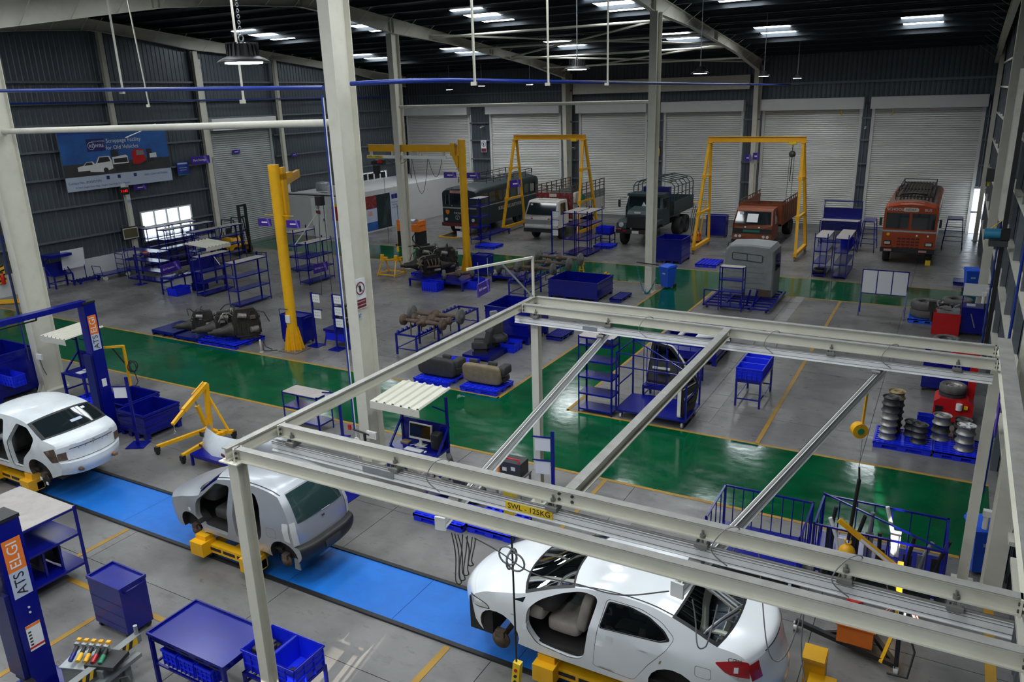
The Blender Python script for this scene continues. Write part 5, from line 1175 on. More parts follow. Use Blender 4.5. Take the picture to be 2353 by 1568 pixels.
# = stripped cars
def interp(tab,x):
 if x<=tab[0][0]:return tab[0][1]
 for(a,va),(b,vb)in zip(tab,tab[1:]):
  if x<=b:return va+(vb-va)*(x-a)/(b-a)
 return tab[-1][1]
def inside(p,poly):
 x,y=p;c=False;n=len(poly)
 for i in range(n):
  x1,y1=poly[i];x2,y2=poly[(i+1)%n]
  if(y1>y)!=(y2>y)and x<(x2-x1)*(y-y1)/(y2-y1)+x1:c=not c
 return c
def dens(poly,d=.10,closed=True):
 out=[];n=len(poly)
 for i in range(n if closed else n-1):
  a,b=Vector(poly[i]),Vector(poly[(i+1)%n]);k=max(1,int((b-a).length/d+.5))
  out+=[tuple(a+(b-a)*j/k)for j in range(k)]
 if not closed:out.append(tuple(poly[-1]))
 return out
def roundp(poly,r=.05,n=4):
 """round the corners of a polygon"""
 out=[];m=len(poly)
 for i in range(m):
  p,a,b=Vector(poly[i]),Vector(poly[i-1]),Vector(poly[(i+1)%m])
  ra=min(r,(a-p).length*.45);rb=min(r,(b-p).length*.45)
  s=p+(a-p).normalized()*ra;e=p+(b-p).normalized()*rb
  for k in range(n+1):
   t=k/n;out.append(tuple(s*(1-t)**2+p*2*t*(1-t)+e*t*t))
 return out
class Car:
 def __init__(s,t,stations,wtab,belt,tum=.30,px=2.4,pz=2.6):
  """stations: (section, xe, ze, xc, zc); the body strip runs nose to tail over the top"""
  s.px=px;s.pz=pz;s.t=t;s.wt=wtab;s.belt=belt;s.tum=tum
  P=[Vector(q[1:5])for q in stations];S=[];s.sec=[];n=len(P)
  for i in range(n-1):
   a,b,c,d=P[max(i-1,0)],P[i],P[i+1],P[min(i+2,n-1)];K=4
   brk_b=i>0 and stations[i][0]!=stations[i-1][0];brk_c=stations[min(i+1,n-1)][0]!=stations[i][0]
   m0=(c-b)if(i==0 or brk_b)else(c-a)*.5;m1=(c-b)if(i+2>n-1 or brk_c)else(d-b)*.5
   for k in range(K):
    u=k/K;h00=2*u**3-3*u*u+1;h10=u**3-2*u*u+u;h01=-2*u**3+3*u*u;h11=u**3-u*u
    S.append(b*h00+m0*h10+c*h01+m1*h11);s.sec.append(stations[i][0])
  S.append(P[-1]);s.sec.append(stations[-2][0]);s.S=S
 def hw(s,x,z):
  w=interp(s.wt,x)
  return w-(z-s.belt)*s.tum if z>s.belt else w-.045*((s.belt-z)/.55)**2
 def pt(s,i,t):
  i=max(0,min(len(s.S)-1.0001,i));k=int(i);f=i-k;q=s.S[k]*(1-f)+s.S[k+1]*f
  xe,ze,xc,zc=q;u=abs(t);ye=s.hw(xe,ze)
  return Vector((xc+(xe-xc)*u**s.px,ye*t,zc+(ze-zc)*u**s.pz))
 def strip(s,sec,name,m,off=0.0,N=14):
  ids=[i for i,q in enumerate(s.sec[:-1])if q==sec]
  if not ids:return
  return s.patch(ids[0],ids[-1]+1,-1,1,off,name,m,len(ids),N)
 def patch(s,i0,i1,t0,t1,off,name,m,ni=6,nt=8):
  b=MB();vs=[]
  for a in range(ni+1):
   i=i0+(i1-i0)*a/ni
   for c in range(nt+1):
    t=t0+(t1-t0)*c/nt;p=s.pt(i,t)
    if off:
     e=.02;n_=(s.pt(i+.05,t)-s.pt(i-.05,t)).cross(s.pt(i,t+e)-s.pt(i,t-e));p=p-n_.normalized()*off*(1 if True else-1)*-1 if n_.length>1e-9 else p
    vs.append(p)
  fs=[(a*(nt+1)+c,a*(nt+1)+c+1,(a+1)*(nt+1)+c+1,(a+1)*(nt+1)+c)for a in range(ni)for c in range(nt)]
  b.add(vs,fs,0,True);return b.build(name,m,s.t)
 def secrange(s,sec):
  ids=[i for i,q in enumerate(s.sec[:-1])if q==sec];return ids[0],ids[-1]+1
 def side_poly(s,bottom):
  """outline in (x, z): along the strip's edge, then the bottom line back to the nose"""
  return[(q[0],q[1])for q in s.S]+bottom
 def side(s,sg,outer,holes,name,m,off=0.0,grid=.11,parent=None):
  V=[];E=[]
  for poly in[outer]+holes:
   o=len(V);d_=dens(poly,.09);V+=[Vector(p)for p in d_];n=len(d_);E+=[(o+i,o+(i+1)%n)for i in range(n)]
  xs_=[p[0]for p in outer];zs_=[p[1]for p in outer];x=min(xs_)+grid/2
  while x<max(xs_):
   z=min(zs_)+grid/2
   while z<max(zs_):
    if inside((x,z),outer)and not any(inside((x,z),h)for h in holes):V.append(Vector((x,z)))
    z+=grid
   x+=grid
  r=delaunay_2d_cdt(V,E,[],0,1e-5);vo,fo=r[0],r[2];fs=[]
  for f in fo:
   c=(vo[f[0]]+vo[f[1]]+vo[f[2]])/3
   if inside(c,outer)and not any(inside(c,h)for h in holes):fs.append(tuple(f)if sg<0 else tuple(reversed(f)))
  b=MB();b.add([(v.x,sg*(s.hw(v.x,v.y)+off),v.y)for v in vo],fs,0,True)
  return b.build(name,m,parent or s.t)
 def jamb(s,sg,poly,depth,name,m,closed=True):
  d_=dens(poly,.06,closed);b=MB();n=len(d_);vs=[]
  for x,z in d_:y=s.hw(x,z);vs+=[(x,sg*y,z),(x,sg*(y-depth),z)]
  b.add(vs,[(2*i,2*((i+1)%n),2*((i+1)%n)+1,2*i+1)for i in range(n if closed else n-1)],0,True);return b.build(name,m,s.t)
def arch(cx_,cz,r,n=12,z0=None):
 """rear to front along the underside"""
 a0=math.asin(max(-1,min(1,(z0-cz)/r)));out=[]
 for k in range(n+1):a=a0+(PI-2*a0)*k/n;out.append((cx_+r*math.cos(a),cz+r*math.sin(a)))
 return out
def car_guts(c,x0,x1,zf,W,seats,dash,mseat='seat_dark',roofz=None):
 t=c.t;b=MB();b.box((x0,-W,zf-.05),(x1,W,zf));b.build('floor_pan','interior',t)
 for(sx,sy,rz)in seats:
  b=MB();M=Matrix.Translation((sx,sy,zf))@Matrix.Rotation(rz,4,'Z')
  padded(b,(-.25,-.25,.12),(.25,.25,.32),M=M);M2=M@Matrix.Translation((.22,0,.22))@Matrix.Rotation(.22,4,'Y');padded(b,(-.06,-.24,0),(.10,.24,.60),M=M2);b.build('seat',mseat,t)
  b=MB();padded(b,(-.04,-.12,.58),(.08,.12,.76),M=M2);b.build('headrest',mseat,t)
 b=MB();padded(b,(dash,-W+.05,zf+.42),(dash+.42,W-.05,zf+.68));b.build('dashboard','seat_dark',t)
 b=MB();M=Matrix.Translation((dash+.55,.36,zf+.62))@Matrix.Rotation(1.15,4,'Y');pts=[M@Vector((.18*math.cos(k*PI/9),.18*math.sin(k*PI/9),0))for k in range(18)];b.tube(pts,.016,6,0,True);b.cyl(M@Vector((0,0,0)),M@Vector((0,0,-.25)),.03,8);b.bar(M@Vector((-.17,0,0)),M@Vector((.17,0,0)),.03);b.build('steering_wheel','black',t)
def hub(c,x,sg,y,z,r=.13,m='rust'):
 b=MB();M=Matrix.Translation((x,sg*y,z))@Matrix.Rotation(-sg*PI/2,4,'X');b.lathe([(0,-.02),(r,-.02),(r,.01),(r*.55,.015),(r*.5,.05),(r*.2,.05),(0,.06)],20,M);b.build('brake_disc',m,c.t)
 b=MB();b.cyl((x,sg*(y-.03),z),(x,sg*(y-.45),z+.02),.04,8);b.box((x-r*.5,sg*y-.05,z+r*.45),(x+r*.5,sg*y+.05,z+r*1.15));b.build('suspension_arm','rust',c.t)
city=thing('white_saloon_car','glossy white saloon car with its front door removed in front','car',(-3.4,8.70,0))
o=3.4
ST=[('bumper_f',-5.24,.50,-5.42,.50),('bumper_f',-5.34,.66,-5.66,.64),('bumper_f',-5.36,.95,-5.74,.92),('bumper_f',-5.30,1.12,-5.62,1.14),('hood',-5.22,1.20,-5.48,1.23),('hood',-5.05,1.30,-5.2,1.34),('hood',-4.85,1.355,-4.95,1.42),('hood',-4.55,1.42,-4.72,1.475),('windshield',-4.42,1.46,-4.60,1.51),('windshield',-4.05,1.61,-4.18,1.68),('roof',-3.72,1.715,-3.82,1.79),('roof',-3.40,1.76,-3.42,1.835),('roof',-3.0,1.775,-3.0,1.85),('roof',-2.65,1.755,-2.62,1.825),('backlight',-2.40,1.705,-2.34,1.775),('backlight',-2.1,1.61,-2.0,1.66),('trunk',-1.82,1.505,-1.70,1.55),('trunk',-1.6,1.47,-1.46,1.52),('trunk',-1.50,1.42,-1.30,1.49),('rear',-1.46,1.36,-1.24,1.42),('rear',-1.40,1.15,-1.18,1.18),('rear',-1.36,.95,-1.10,.94),('rear',-1.38,.75,-1.12,.72),('rear',-1.46,.56,-1.25,.54)]
ST=[(a,b_+o,c_,d_+o,e_)for a,b_,c_,d_,e_ in ST]
c=Car(city,ST,[(-2.0,.68),(-1.9,.76),(-1.55,.83),(-.8,.85),(.9,.85),(1.5,.83),(1.85,.77),(2.05,.69)],1.30,.34)
AF=arch(-4.88+o,.70,.33,12,.56);AR=arch(-2.33+o,.70,.33,12,.56)
bottom=[(x,z)for x,z in AR]+[(-3.0+o,.54),(-4.2+o,.54)]+[(x,z)for x,z in AF]
out=c.side_poly(bottom)
fd=roundp([(-4.37+o,1.27),(-4.42+o,.95),(-4.27+o,.70),(-3.75+o,.64),(-3.56+o,.72),(-3.48+o,1.2),(-3.37+o,1.685),(-3.62+o,1.70),(-3.9+o,1.60),(-4.2+o,1.44)],.10)
rd=roundp([(-3.43+o,.66),(-2.86+o,.64),(-2.66+o,.98),(-2.42+o,1.30),(-2.33+o,1.47),(-2.52+o,1.62),(-2.8+o,1.70),(-3.26+o,1.705),(-3.36+o,1.2)],.06)
rw=roundp([(-3.31+o,1.33),(-3.22+o,1.665),(-2.95+o,1.672),(-2.70+o,1.625),(-2.5+o,1.52),(-2.42+o,1.43),(-2.52+o,1.385)],.04)
qw=[(-4.60+o,1.335),(-4.44+o,1.335),(-4.41+o,1.415)]
c.side(-1,out,[fd,rd,qw],'body_side','car_white');c.jamb(-1,fd,.10,'door_jamb','car_white');c.jamb(-1,fd,.018,'door_seal','black')
inset=lambda poly,k:[tuple(Vector(p)+(Vector((sum(q[0]for q in poly)/len(poly),sum(q[1]for q in poly)/len(poly)))-Vector(p)).normalized()*k)for p in poly]
c.side(-1,inset(rd,.007),[rw],'rear_door','car_white');c.side(-1,rw,[],'side_window','car_glass',-.008);c.jamb(-1,rw,.02,'window_seal','black');c.side(-1,qw,[],'quarter_window','glass_dark',-.004)
c.side(-1,roundp([(-3.325+o,1.32),(-3.235+o,1.68),(-2.94+o,1.69),(-2.68+o,1.64),(-2.47+o,1.53),(-2.38+o,1.42),(-2.52+o,1.372)],.04),[rw],'window_trim','black',.003)
rwf=[(x,z)for x,z in rw];fwf=roundp([(-4.35+o,1.38),(-4.05+o,1.52),(-3.8+o,1.62),(-3.45+o,1.66),(-3.42+o,1.33)],.04)
c.side(1,out,[rwf,fwf],'body_side','car_white');c.side(1,rwf,[],'side_window','car_glass',-.01);c.side(1,fwf,[],'side_window','car_glass',-.01)
for sg,hol in((-1,[fd,rw]),(1,[rwf,fwf])):c.side(sg,[(p[0],min(p[1],1.70))for p in c.side_poly(bottom)],hol,'inner_trim','interior',-.07)
for sec,nm,m in(('bumper_f','front_bumper','car_white'),('hood','hood','car_white'),('windshield','windshield','car_glass'),('roof','roof','car_white'),('backlight','rear_window','car_glass'),('trunk','trunk_lid','car_white'),('rear','rear_bumper','car_white')):c.strip(sec,nm,m)
c.strip('roof','roof_lining','seat_beige',-.04)
for sec in('windshield','backlight'):
 a,b_=c.secrange(sec)
 for(i0,i1,t0,t1)in((a,b_,-1.0,-.93),(a,b_,.93,1.0),(a,a+.35,-1,1),(b_-.35,b_,-1,1)):c.patch(i0,i1,t0,t1,.003,'black_border','black',6,8)
for t0,t1 in((-1.0,-.975),(.975,1.0)):
 a,b_=c.secrange('roof');c.patch(a,b_,t0*.965,t1*.965 if t1<1 else .965,.003,'roof_moulding','black',10,1)
a,b_=c.secrange('rear')
c.side(-1,roundp([(-1.83+o,1.335),(-1.56+o,1.40),(-1.44+o,1.385),(-1.42+o,1.17),(-1.55+o,1.16),(-1.70+o,1.22)],.03),[],'tail_lamp','red_lamp',.006);c.side(-1,roundp([(-1.66+o,1.20),(-1.42+o,1.18),(-1.42+o,1.13),(-1.55+o,1.13)],.02),[],'tail_lamp_lens','lamp_clear',.007)
c.patch(a+.3,a+4.2,-1.0,-.80,.006,'tail_lamp','red_lamp',4,4);c.patch(a+.3,a+4.2,.80,1.0,.006,'tail_lamp','red_lamp',4,4);c.patch(a-1.2,a-.6,-.62,.62,.008,'boot_trim','black',2,12)
c.side(-1,[(-1.60+o,1.32),(-1.55+o,1.33),(-1.55+o,1.25),(-1.60+o,1.24)],[],'paper_tag','white_paper',.012)
c.side(-1,roundp([(-5.34+o,1.13),(-5.05+o,1.09),(-5.0+o,1.04),(-5.2+o,.99),(-5.34+o,1.0)],.04),[],'headlamp','lamp_clear',.006);c.side(-1,roundp([(-5.36+o,1.15),(-5.03+o,1.10),(-4.98+o,1.03),(-5.2+o,.97),(-5.36+o,.98)],.04),[],'headlamp_rim','steel_dark',.003)
c.side(-1,roundp([(-2.06+o,1.22),(-1.86+o,1.22),(-1.86+o,1.05),(-2.06+o,1.05)],.04),[roundp([(-2.054+o,1.214),(-1.866+o,1.214),(-1.866+o,1.056),(-2.054+o,1.056)],.04)],'fuel_flap','cable_grey',.002)
c.side(-1,roundp([(-2.82+o,1.235),(-2.54+o,1.215),(-2.54+o,1.185),(-2.82+o,1.20)],.012),[],'door_handle','car_white',.03);c.side(-1,[(-2.50+o,1.12),(-2.47+o,1.14),(-2.49+o,1.09),(-2.51+o,1.07)],[],'latch_tab','brass',.01);c.side(-1,[(-3.22+o,1.25),(-3.13+o,1.25),(-3.13+o,1.17),(-3.22+o,1.17)],[],'paper_tag','white_paper',.006)
c.side(-1,roundp([(-4.64+o,1.10),(-4.58+o,1.10),(-4.58+o,1.075),(-4.64+o,1.075)],.01),[],'side_repeater','lamp_clear',.008)
text('model_badge','CITY',.075,city,(-1.60+o,-.775,1.40),(PI/2-.3,0,.12),'steel_dark',.002)
for A,m in((AF,'seat_tan'),(AR,'interior')):
 for sg in(-1,1):c.jamb(sg,A,.28,'wheel_arch_liner',m,False)
for x_ in(-4.88+o,-2.33+o):
 for sg in(-1,1):hub(c,x_,sg,.72,.50,.14)
car_guts(c,-1.25,1.45,.72,.74,[(-.55,-.38,0),(-.55,.38,0),(.35,-.35,0),(.35,.35,0)],-1.05,'seat_beige')
b=MB();padded(b,(-1.05,-.72,1.02),(-.80,-.30,1.24));b.build('dash_end','seat_beige',city);b=MB();padded(b,(-.85,-.12,.72),(-.1,.12,.98));b.build('centre_console','cab_grey',city);b=MB();b.cyl((-.7,0,.95),(-.68,0,1.12),.012,6);b.ell((-.68,0,1.14),.03,8,6);b.build('gear_lever','black',city)
for z,k in((1.12,.0),(.95,.02)):b=MB();b.box((-1.06,-.83,z-.05),(-1.0,-.76,z+.05));b.build('door_hinge','car_white',city)
b=MB();b.tube([(.95,-.56,1.86),(1.02,-.56,1.92),(.88,-.56,1.91)],.012,5);b.build('roof_antenna','black',city,(.0,.56,0))
b=MB();b.box((-2.0,-.70,.52),(-1.62,.70,1.05));b.box((.75,-.65,.55),(1.85,.65,1.1));b.build('inner_body','interior',city)
alto=thing('silver_hatchback_car','small silver hatchback with both near doors removed','car',(-10.45,8.72,0));o=10.45
ST=[('bumper_f',-11.92,.48,-12.02,.46),('bumper_f',-12.0,.70,-12.2,.68),('bumper_f',-11.98,.92,-12.22,.92),('hood',-11.90,1.05,-12.12,1.07),('hood',-11.6,1.16,-11.75,1.205),('hood',-11.28,1.235,-11.42,1.29),('windshield',-11.12,1.28,-11.28,1.33),('windshield',-10.88,1.49,-10.98,1.555),('roof',-10.66,1.655,-10.72,1.735),('roof',-10.3,1.715,-10.3,1.795),('roof',-9.8,1.725,-9.8,1.805),('roof',-9.42,1.695,-9.36,1.765),('backlight',-9.22,1.645,-9.15,1.70),('backlight',-9.07,1.46,-8.99,1.48),('hatch',-8.94,1.22,-8.86,1.22),('hatch',-8.90,1.02,-8.82,1.01),('rear',-8.89,.84,-8.80,.83),('rear',-8.78,.80,-8.68,.79),('rear',-8.77,.64,-8.66,.62),('rear',-8.88,.50,-8.78,.48)]
ST=[(a,b_+o,c_,d_+o,e_)for a,b_,c_,d_,e_ in ST]
c=Car(alto,ST,[(-1.6,.62),(-1.4,.69),(-1.0,.735),(1.0,.735),(1.4,.72),(1.6,.69)],1.12,.24,4.0,4.0)
AF=arch(-11.42+o,.60,.29,12,.50);AR=arch(-9.15+o,.60,.29,12,.52)
bottom=AR+[(-9.6+o,.55),(-11.05+o,.55)]+AF;out=c.side_poly(bottom)
fd=roundp([(-11.17+o,1.18),(-11.24+o,.85),(-11.12+o,.65),(-10.48+o,.63),(-10.40+o,.9),(-10.36+o,1.60),(-10.70+o,1.59),(-10.95+o,1.36)],.07)
rd=roundp([(-10.24+o,.64),(-10.25+o,1.61),(-9.74+o,1.60),(-9.63+o,1.42),(-9.56+o,1.08),(-9.60+o,.86),(-9.80+o,.66)],.07)
c.side(-1,out,[fd,rd],'body_side','car_silver')
for h in(fd,rd):c.jamb(-1,h,.10,'door_jamb','car_silver')
w1=roundp([(-11.05+o,1.2),(-10.75+o,1.5),(-10.42+o,1.56),(-10.4+o,1.2)],.04);w2=roundp([(-10.3+o,1.2),(-10.3+o,1.57),(-9.8+o,1.56),(-9.7+o,1.25)],.04)
c.side(1,out,[w1,w2],'body_side','car_silver');c.side(1,w1,[],'side_window','car_glass',-.01);c.side(1,w2,[],'side_window','car_glass',-.01)
for sg,hol in((-1,[fd,rd]),(1,[w1,w2])):c.side(sg,[(p[0],min(p[1],1.62))for p in out],hol,'inner_trim','interior',-.07)
for sec,nm,m in(('bumper_f','front_bumper','car_silver'),('hood','hood','car_silver'),('windshield','windshield','car_glass'),('roof','roof','car_silver'),('backlight','tailgate','car_silver'),('hatch','tailgate_lower','car_silver'),('rear','rear_bumper','black')):c.strip(sec,nm,m)
c.strip('roof','roof_lining','interior',-.04)
a,b_=c.secrange('backlight');c.patch(a+.4,b_+.2,-.80,.80,.006,'rear_window','glass_tint',8,12);c.patch(b_+1.6,b_+2.2,-.05,.05,.012,'emblem','dark_steel',2,2);c.patch(b_+.1,b_+.35,-.02,.3,.009,'window_sticker','white_paper',2,4)
a,b_=c.secrange('hatch');c.patch(a-.5,b_-.2,-1.0,-.86,.008,'tail_lamp','lamp_clear',6,3);c.patch(a-.5,b_-.2,.86,1.0,.008,'tail_lamp','lamp_clear',6,3)
c.side(-1,roundp([(-9.10+o,1.24),(-8.97+o,1.25),(-8.93+o,.90),(-9.05+o,.93)],.03),[],'tail_lamp','lamp_clear',.006)
c.side(-1,roundp([(-9.45+o,1.10),(-9.24+o,1.10),(-9.24+o,.92),(-9.45+o,.92)],.04),[roundp([(-9.444+o,1.094),(-9.246+o,1.094),(-9.246+o,.926),(-9.444+o,.926)],.04)],'fuel_flap','cable_grey',.002)
c.side(-1,[(-11.40+o,1.0),(-11.34+o,1.0),(-11.34+o,.93),(-11.40+o,.93)],[],'paper_tag','white_paper',.004)
a,b_=c.secrange('roof')
for tt in(-.93,.93):c.patch(a,b_,tt-.012,tt+.012,.004,'roof_gutter','black',10,1)
a,b_=c.secrange('rear');c.patch(a+5,a+8,-.28,.28,.010,'plate_recess','dark_steel',3,4)
for A in(AF,AR):
 for sg in(-1,1):c.jamb(sg,A,.25,'wheel_arch_liner','interior',False)
for x_ in(-11.42+o,-9.17+o):
 for sg in(-1,1):hub(c,x_,sg,.62,.47,.115)
car_guts(c,-1.0,1.2,.68,.62,[(-.28,-.30,0),(-.28,.30,0),(.55,0,0)],-.85,'seat_dark')
b=MB();b.bar((-.72,-.2,1.22),(-.60,-.05,1.34),.04);b.build('dash_tag','white_paper',alto);b=MB();b.box((-1.45,-.55,.48),(-1.05,.55,1.0));b.box((.8,-.55,.52),(1.5,.55,.9));b.build('inner_body','interior',alto)
b=MB();b.prism([(.0,.35),(.12,.35),(.10,.55),(.0,.55)],-.01,.01,'y');b.build('mud_flap','cab_grey',alto,(1.45,-.60,0))
dz=thing('white_saloon_car','stripped white saloon at the left without lamps or rear bumper','car',(-17.3,8.70,0),.03);o=17.3
ST=[('bumper_f',-19.3,.50,-19.4,.5),('bumper_f',-19.36,.9,-19.5,.9),('hood',-19.2,1.12,-19.35,1.14),('hood',-18.5,1.28,-18.65,1.35),('windshield',-18.3,1.32,-18.45,1.38),('windshield',-18.0,1.55,-18.1,1.62),('roof',-17.75,1.70,-17.8,1.78),('roof',-17.3,1.765,-17.3,1.845),('roof',-16.8,1.765,-16.8,1.845),('roof',-16.5,1.735,-16.46,1.81),('backlight',-16.30,1.69,-16.22,1.765),('backlight',-16.05,1.56,-15.92,1.60),('trunk',-15.82,1.42,-15.66,1.455),('trunk',-15.62,1.38,-15.42,1.42),('trunk',-15.50,1.33,-15.32,1.375),('lid',-15.47,1.27,-15.27,1.30),('lid',-15.47,1.10,-15.30,1.10),('lid',-15.46,.98,-15.28,.95),('rear',-15.44,.94,-15.25,.90),('rear',-15.46,.80,-15.25,.76),('rear',-15.52,.66,-15.32,.60)]
ST=[(a,b_+o,c_,d_+o,e_)for a,b_,c_,d_,e_ in ST]
c=Car(dz,ST,[(-2.1,.68),(-1.6,.80),(-.8,.84),(.8,.84),(1.3,.82),(1.7,.75),(1.9,.68)],1.25,.32)
AR=arch(-16.08+o,.66,.32,12,.56);AF=arch(-18.55+o,.66,.32,12,.56);bottom=AR+[(-16.6+o,.56),(-18.0+o,.56)]+AF;out=c.side_poly(bottom)
rd=roundp([(-16.95+o,.68),(-16.93+o,1.25),(-16.66+o,1.66),(-16.30+o,1.62),(-16.05+o,1.42),(-16.12+o,1.22),(-16.45+o,.95),(-16.62+o,.68)],.07);fd=roundp([(-17.95+o,.68),(-18.0+o,1.22),(-17.62+o,1.62),(-17.12+o,1.68),(-17.06+o,1.2),(-17.10+o,.68)],.07)
c.side(-1,out,[fd,rd],'body_side','car_white_old')
for h in(fd,rd):c.jamb(-1,h,.10,'door_jamb','car_white_old');c.jamb(-1,h,.015,'door_seal','black')
w1=roundp([(-17.9+o,1.3),(-17.6+o,1.58),(-17.15+o,1.64),(-17.1+o,1.3)],.04);w2=roundp([(-17.0+o,1.3),(-17.0+o,1.64),(-16.5+o,1.6),(-16.2+o,1.4)],.04)
c.side(1,out,[w1,w2],'body_side','car_white_old');c.side(1,w1,[],'side_window','car_glass',-.01);c.side(1,w2,[],'side_window','car_glass',-.01)
for sg,hol in((-1,[fd,rd]),(1,[w1,w2])):c.side(sg,[(p[0],min(p[1],1.66))for p in out],hol,'inner_trim','interior',-.07)
for sec,nm,m in(('bumper_f','front_bumper','car_white_old'),('hood','hood','car_white_old'),('windshield','windshield','car_glass'),('roof','roof','car_white_old'),('backlight','rear_window','glass_dark'),('trunk','trunk_top','car_white_old'),('lid','trunk_lid','car_white_old'),('rear','rear_panel','car_white_old')):c.strip(sec,nm,m)
a,b_=c.secrange('backlight')
for(i0,i1,t0,t1)in((a,b_,-1.0,-.9),(a,b_,.9,1.0),(a,a+.6,-1,1),(b_-.6,b_,-1,1)):c.patch(i0,i1,t0,t1,.003,'black_border','black',6,8)
c.patch(a+4.2,a+5.2,-.05,.30,.006,'window_sticker','banner_white',2,4);c.patch(a+1.2,a+2.0,.55,.68,.006,'window_sticker','white_paper',2,2)
a,b_=c.secrange('lid');c.patch(a+1.4,a+1.7,-.7,.7,.006,'trim_scar','dark_steel',2,12);c.patch(a+2.5,a+7.2,-1.0,-.78,.005,'lamp_hole','rust',5,4);c.patch(a+2.5,a+7.2,.78,1.0,.005,'lamp_hole','rust',5,4);c.patch(a+7.7,a+8.0,-.8,.8,.004,'lid_gap','black',2,12)
for tt in(-.45,-.25,.0,.3,.5):c.patch(a+2.0,a+2.4,tt-.012,tt+.012,.008,'bolt_hole','black',1,1)
c.patch(a-.6,a-.2,-.68,-.50,.008,'model_badge','steel_rim',1,4);c.patch(a-.8,a-.5,.6,.74,.008,'model_badge','steel_dark',1,4);c.patch(a+.5,a+1.0,-.03,.05,.010,'emblem','steel_rim',2,2)
c.side(-1,roundp([(-15.78+o,1.20),(-15.50+o,1.28),(-15.46+o,.98),(-15.62+o,.95)],.03),[],'lamp_hole','rust',.004)
for tt,m in((-.55,'rust'),(.6,'rust_red')):p=c.pt(b_+5,tt);b=MB();b.cyl(p,p+Vector((.10,0,0)),.05,10,.03);b.build('tow_bracket',m,dz)
for A in(AF,AR):
 for sg in(-1,1):c.jamb(sg,A,.28,'wheel_arch_liner','rust',False)
for sg in(-1,1):hub(c,-16.05+o,sg,.70,.48,.13,'engine_dark');hub(c,-18.55+o,sg,.70,.48,.13,'engine_dark')
for k,(dx,dzv)in enumerate(((-.02,.05),(.16,-.03))):bx('paper_tag',dz,'white_paper',(-16.05+o+dx,-.80,.46+dzv),(-15.98+o+dx,-.795,.53+dzv))
car_guts(c,-1.2,1.1,.70,.72,[(-.1,-.36,0),(-.1,.36,0),(.75,0,0)],-.95,'seat_dark')
b=MB();b.box((.9,-.65,.55),(1.75,.65,1.0));b.build('inner_body','interior',dz)
def cart(label,x0,x1,y=8.70,zt=.52,w=.62,near=-.80):
 t=thing('conveyor_cart',label,'conveyor cart',((x0+x1)/2,y,.035));l=(x1-x0)/2
 for s in(-1,1):
  b=MB();b.box((-l,s*w-.08,.14),(l,s*w+.08,.30));b.build('side_rail','yellow',t)
  for e in(-1,1):
   b=MB();b.box((e*(l-.16)-.16,s*(w+.10)-.16,.12),(e*(l-.16)+.16,s*(w+.10)+.16,.38));b.build('corner_block','yellow',t)
   b=MB();b.box((e*(l-.16)-.13,s*(w+.04)-.10,.36),(e*(l-.16)+.13,s*(w+.04)+.10,zt-.035));b.build('support_pad','yellow',t)
   b=MB();b.cyl((e*(l-.2),s*w-.03,.08),(e*(l-.2),s*w+.03,.08),.08,12);b.build('wheel','dark_steel',t)
  for k in(-.45,0,.45):bx('rail_slot',t,'black',(k*l-.15,s*(w+.082)-.002,.19),(k*l+.15,s*(w+.082)+.002,.25))
 for e in(-.7,0,.7):b=MB();b.box((e*l-.06,-w,.16),(e*l+.06,w,.26));b.build('cross_member','yellow',t)
 return t
cart('yellow conveyor cart under the glossy white saloon',-4.30,-2.75);cart('yellow conveyor cart under the silver hatchback',-11.30,-9.72,zt=.50);cart('yellow conveyor cart under the stripped white saloon at the left',-18.0,-16.35,zt=.54)
# = lorries and buses along the back wall
def vwheel(t,x,y,r=.48,w=.28,m='rubber'):
 b=MB();M=Matrix.Translation((x,y,r))@Matrix.Rotation(PI/2,4,'Y');b.lathe([(.0,-w*.2),(r*.5,-w*.25),(r*.58,-w*.5),(r*.92,-w*.5),(r,-w*.35),(r,w*.35),(r*.92,w*.5),(r*.58,w*.5),(r*.5,w*.25),(0,w*.2)],22,M);b.build('wheel',m,t)
def loft(name,t,m,secs,close=True,smooth=False):
 """secs: list of rings of equal length (xyz)"""
 b=MB();k=len(secs[0]);vs=[p for s_ in secs for p in s_];fs=[]
 for i in range(len(secs)-1):
  for j in range(k if close else k-1):fs.append((i*k+j,i*k+(j+1)%k,(i+1)*k+(j+1)%k,(i+1)*k+j))
 b.add(vs,fs,0,smooth)
 if close:b.add(vs,[tuple(range(k-1,-1,-1)),tuple(range((len(secs)-1)*k,len(secs)*k))])
 return b.build(name,m,t)
def bus_ring(w,y,z0,zr,crown,r=.22,n=5):
 pts=[(-w,y,z0),(w,y,z0)]
 for k in range(n+1):a=k/n*PI/2;pts.append((w-r+r*math.cos(a),y,zr-r+r*math.sin(a)))
 for k in range(1,4):pts.append((w*(1-2*k/4)*.85,y,zr+crown*(1-(1-2*k/4)**2)))
 for k in range(n+1):a=PI/2+k/n*PI/2;pts.append((-w+r+r*math.cos(a),y,zr-r+r*math.sin(a)))
 return pts
b1=thing('dark_green_bus','dark green bus with a roof rack and white side lettering','bus',(-25.75,43.4,0));W_=1.20;yf,yr=-4.1,3.9
loft('body',b1,'bus_green',[bus_ring(W_,yf,.55,2.66,.10),bus_ring(W_+.02,yf+.35,.55,2.76,.16),bus_ring(W_+.02,yr-.3,.55,2.86,.16),bus_ring(W_-.02,yr,.6,2.80,.1)])
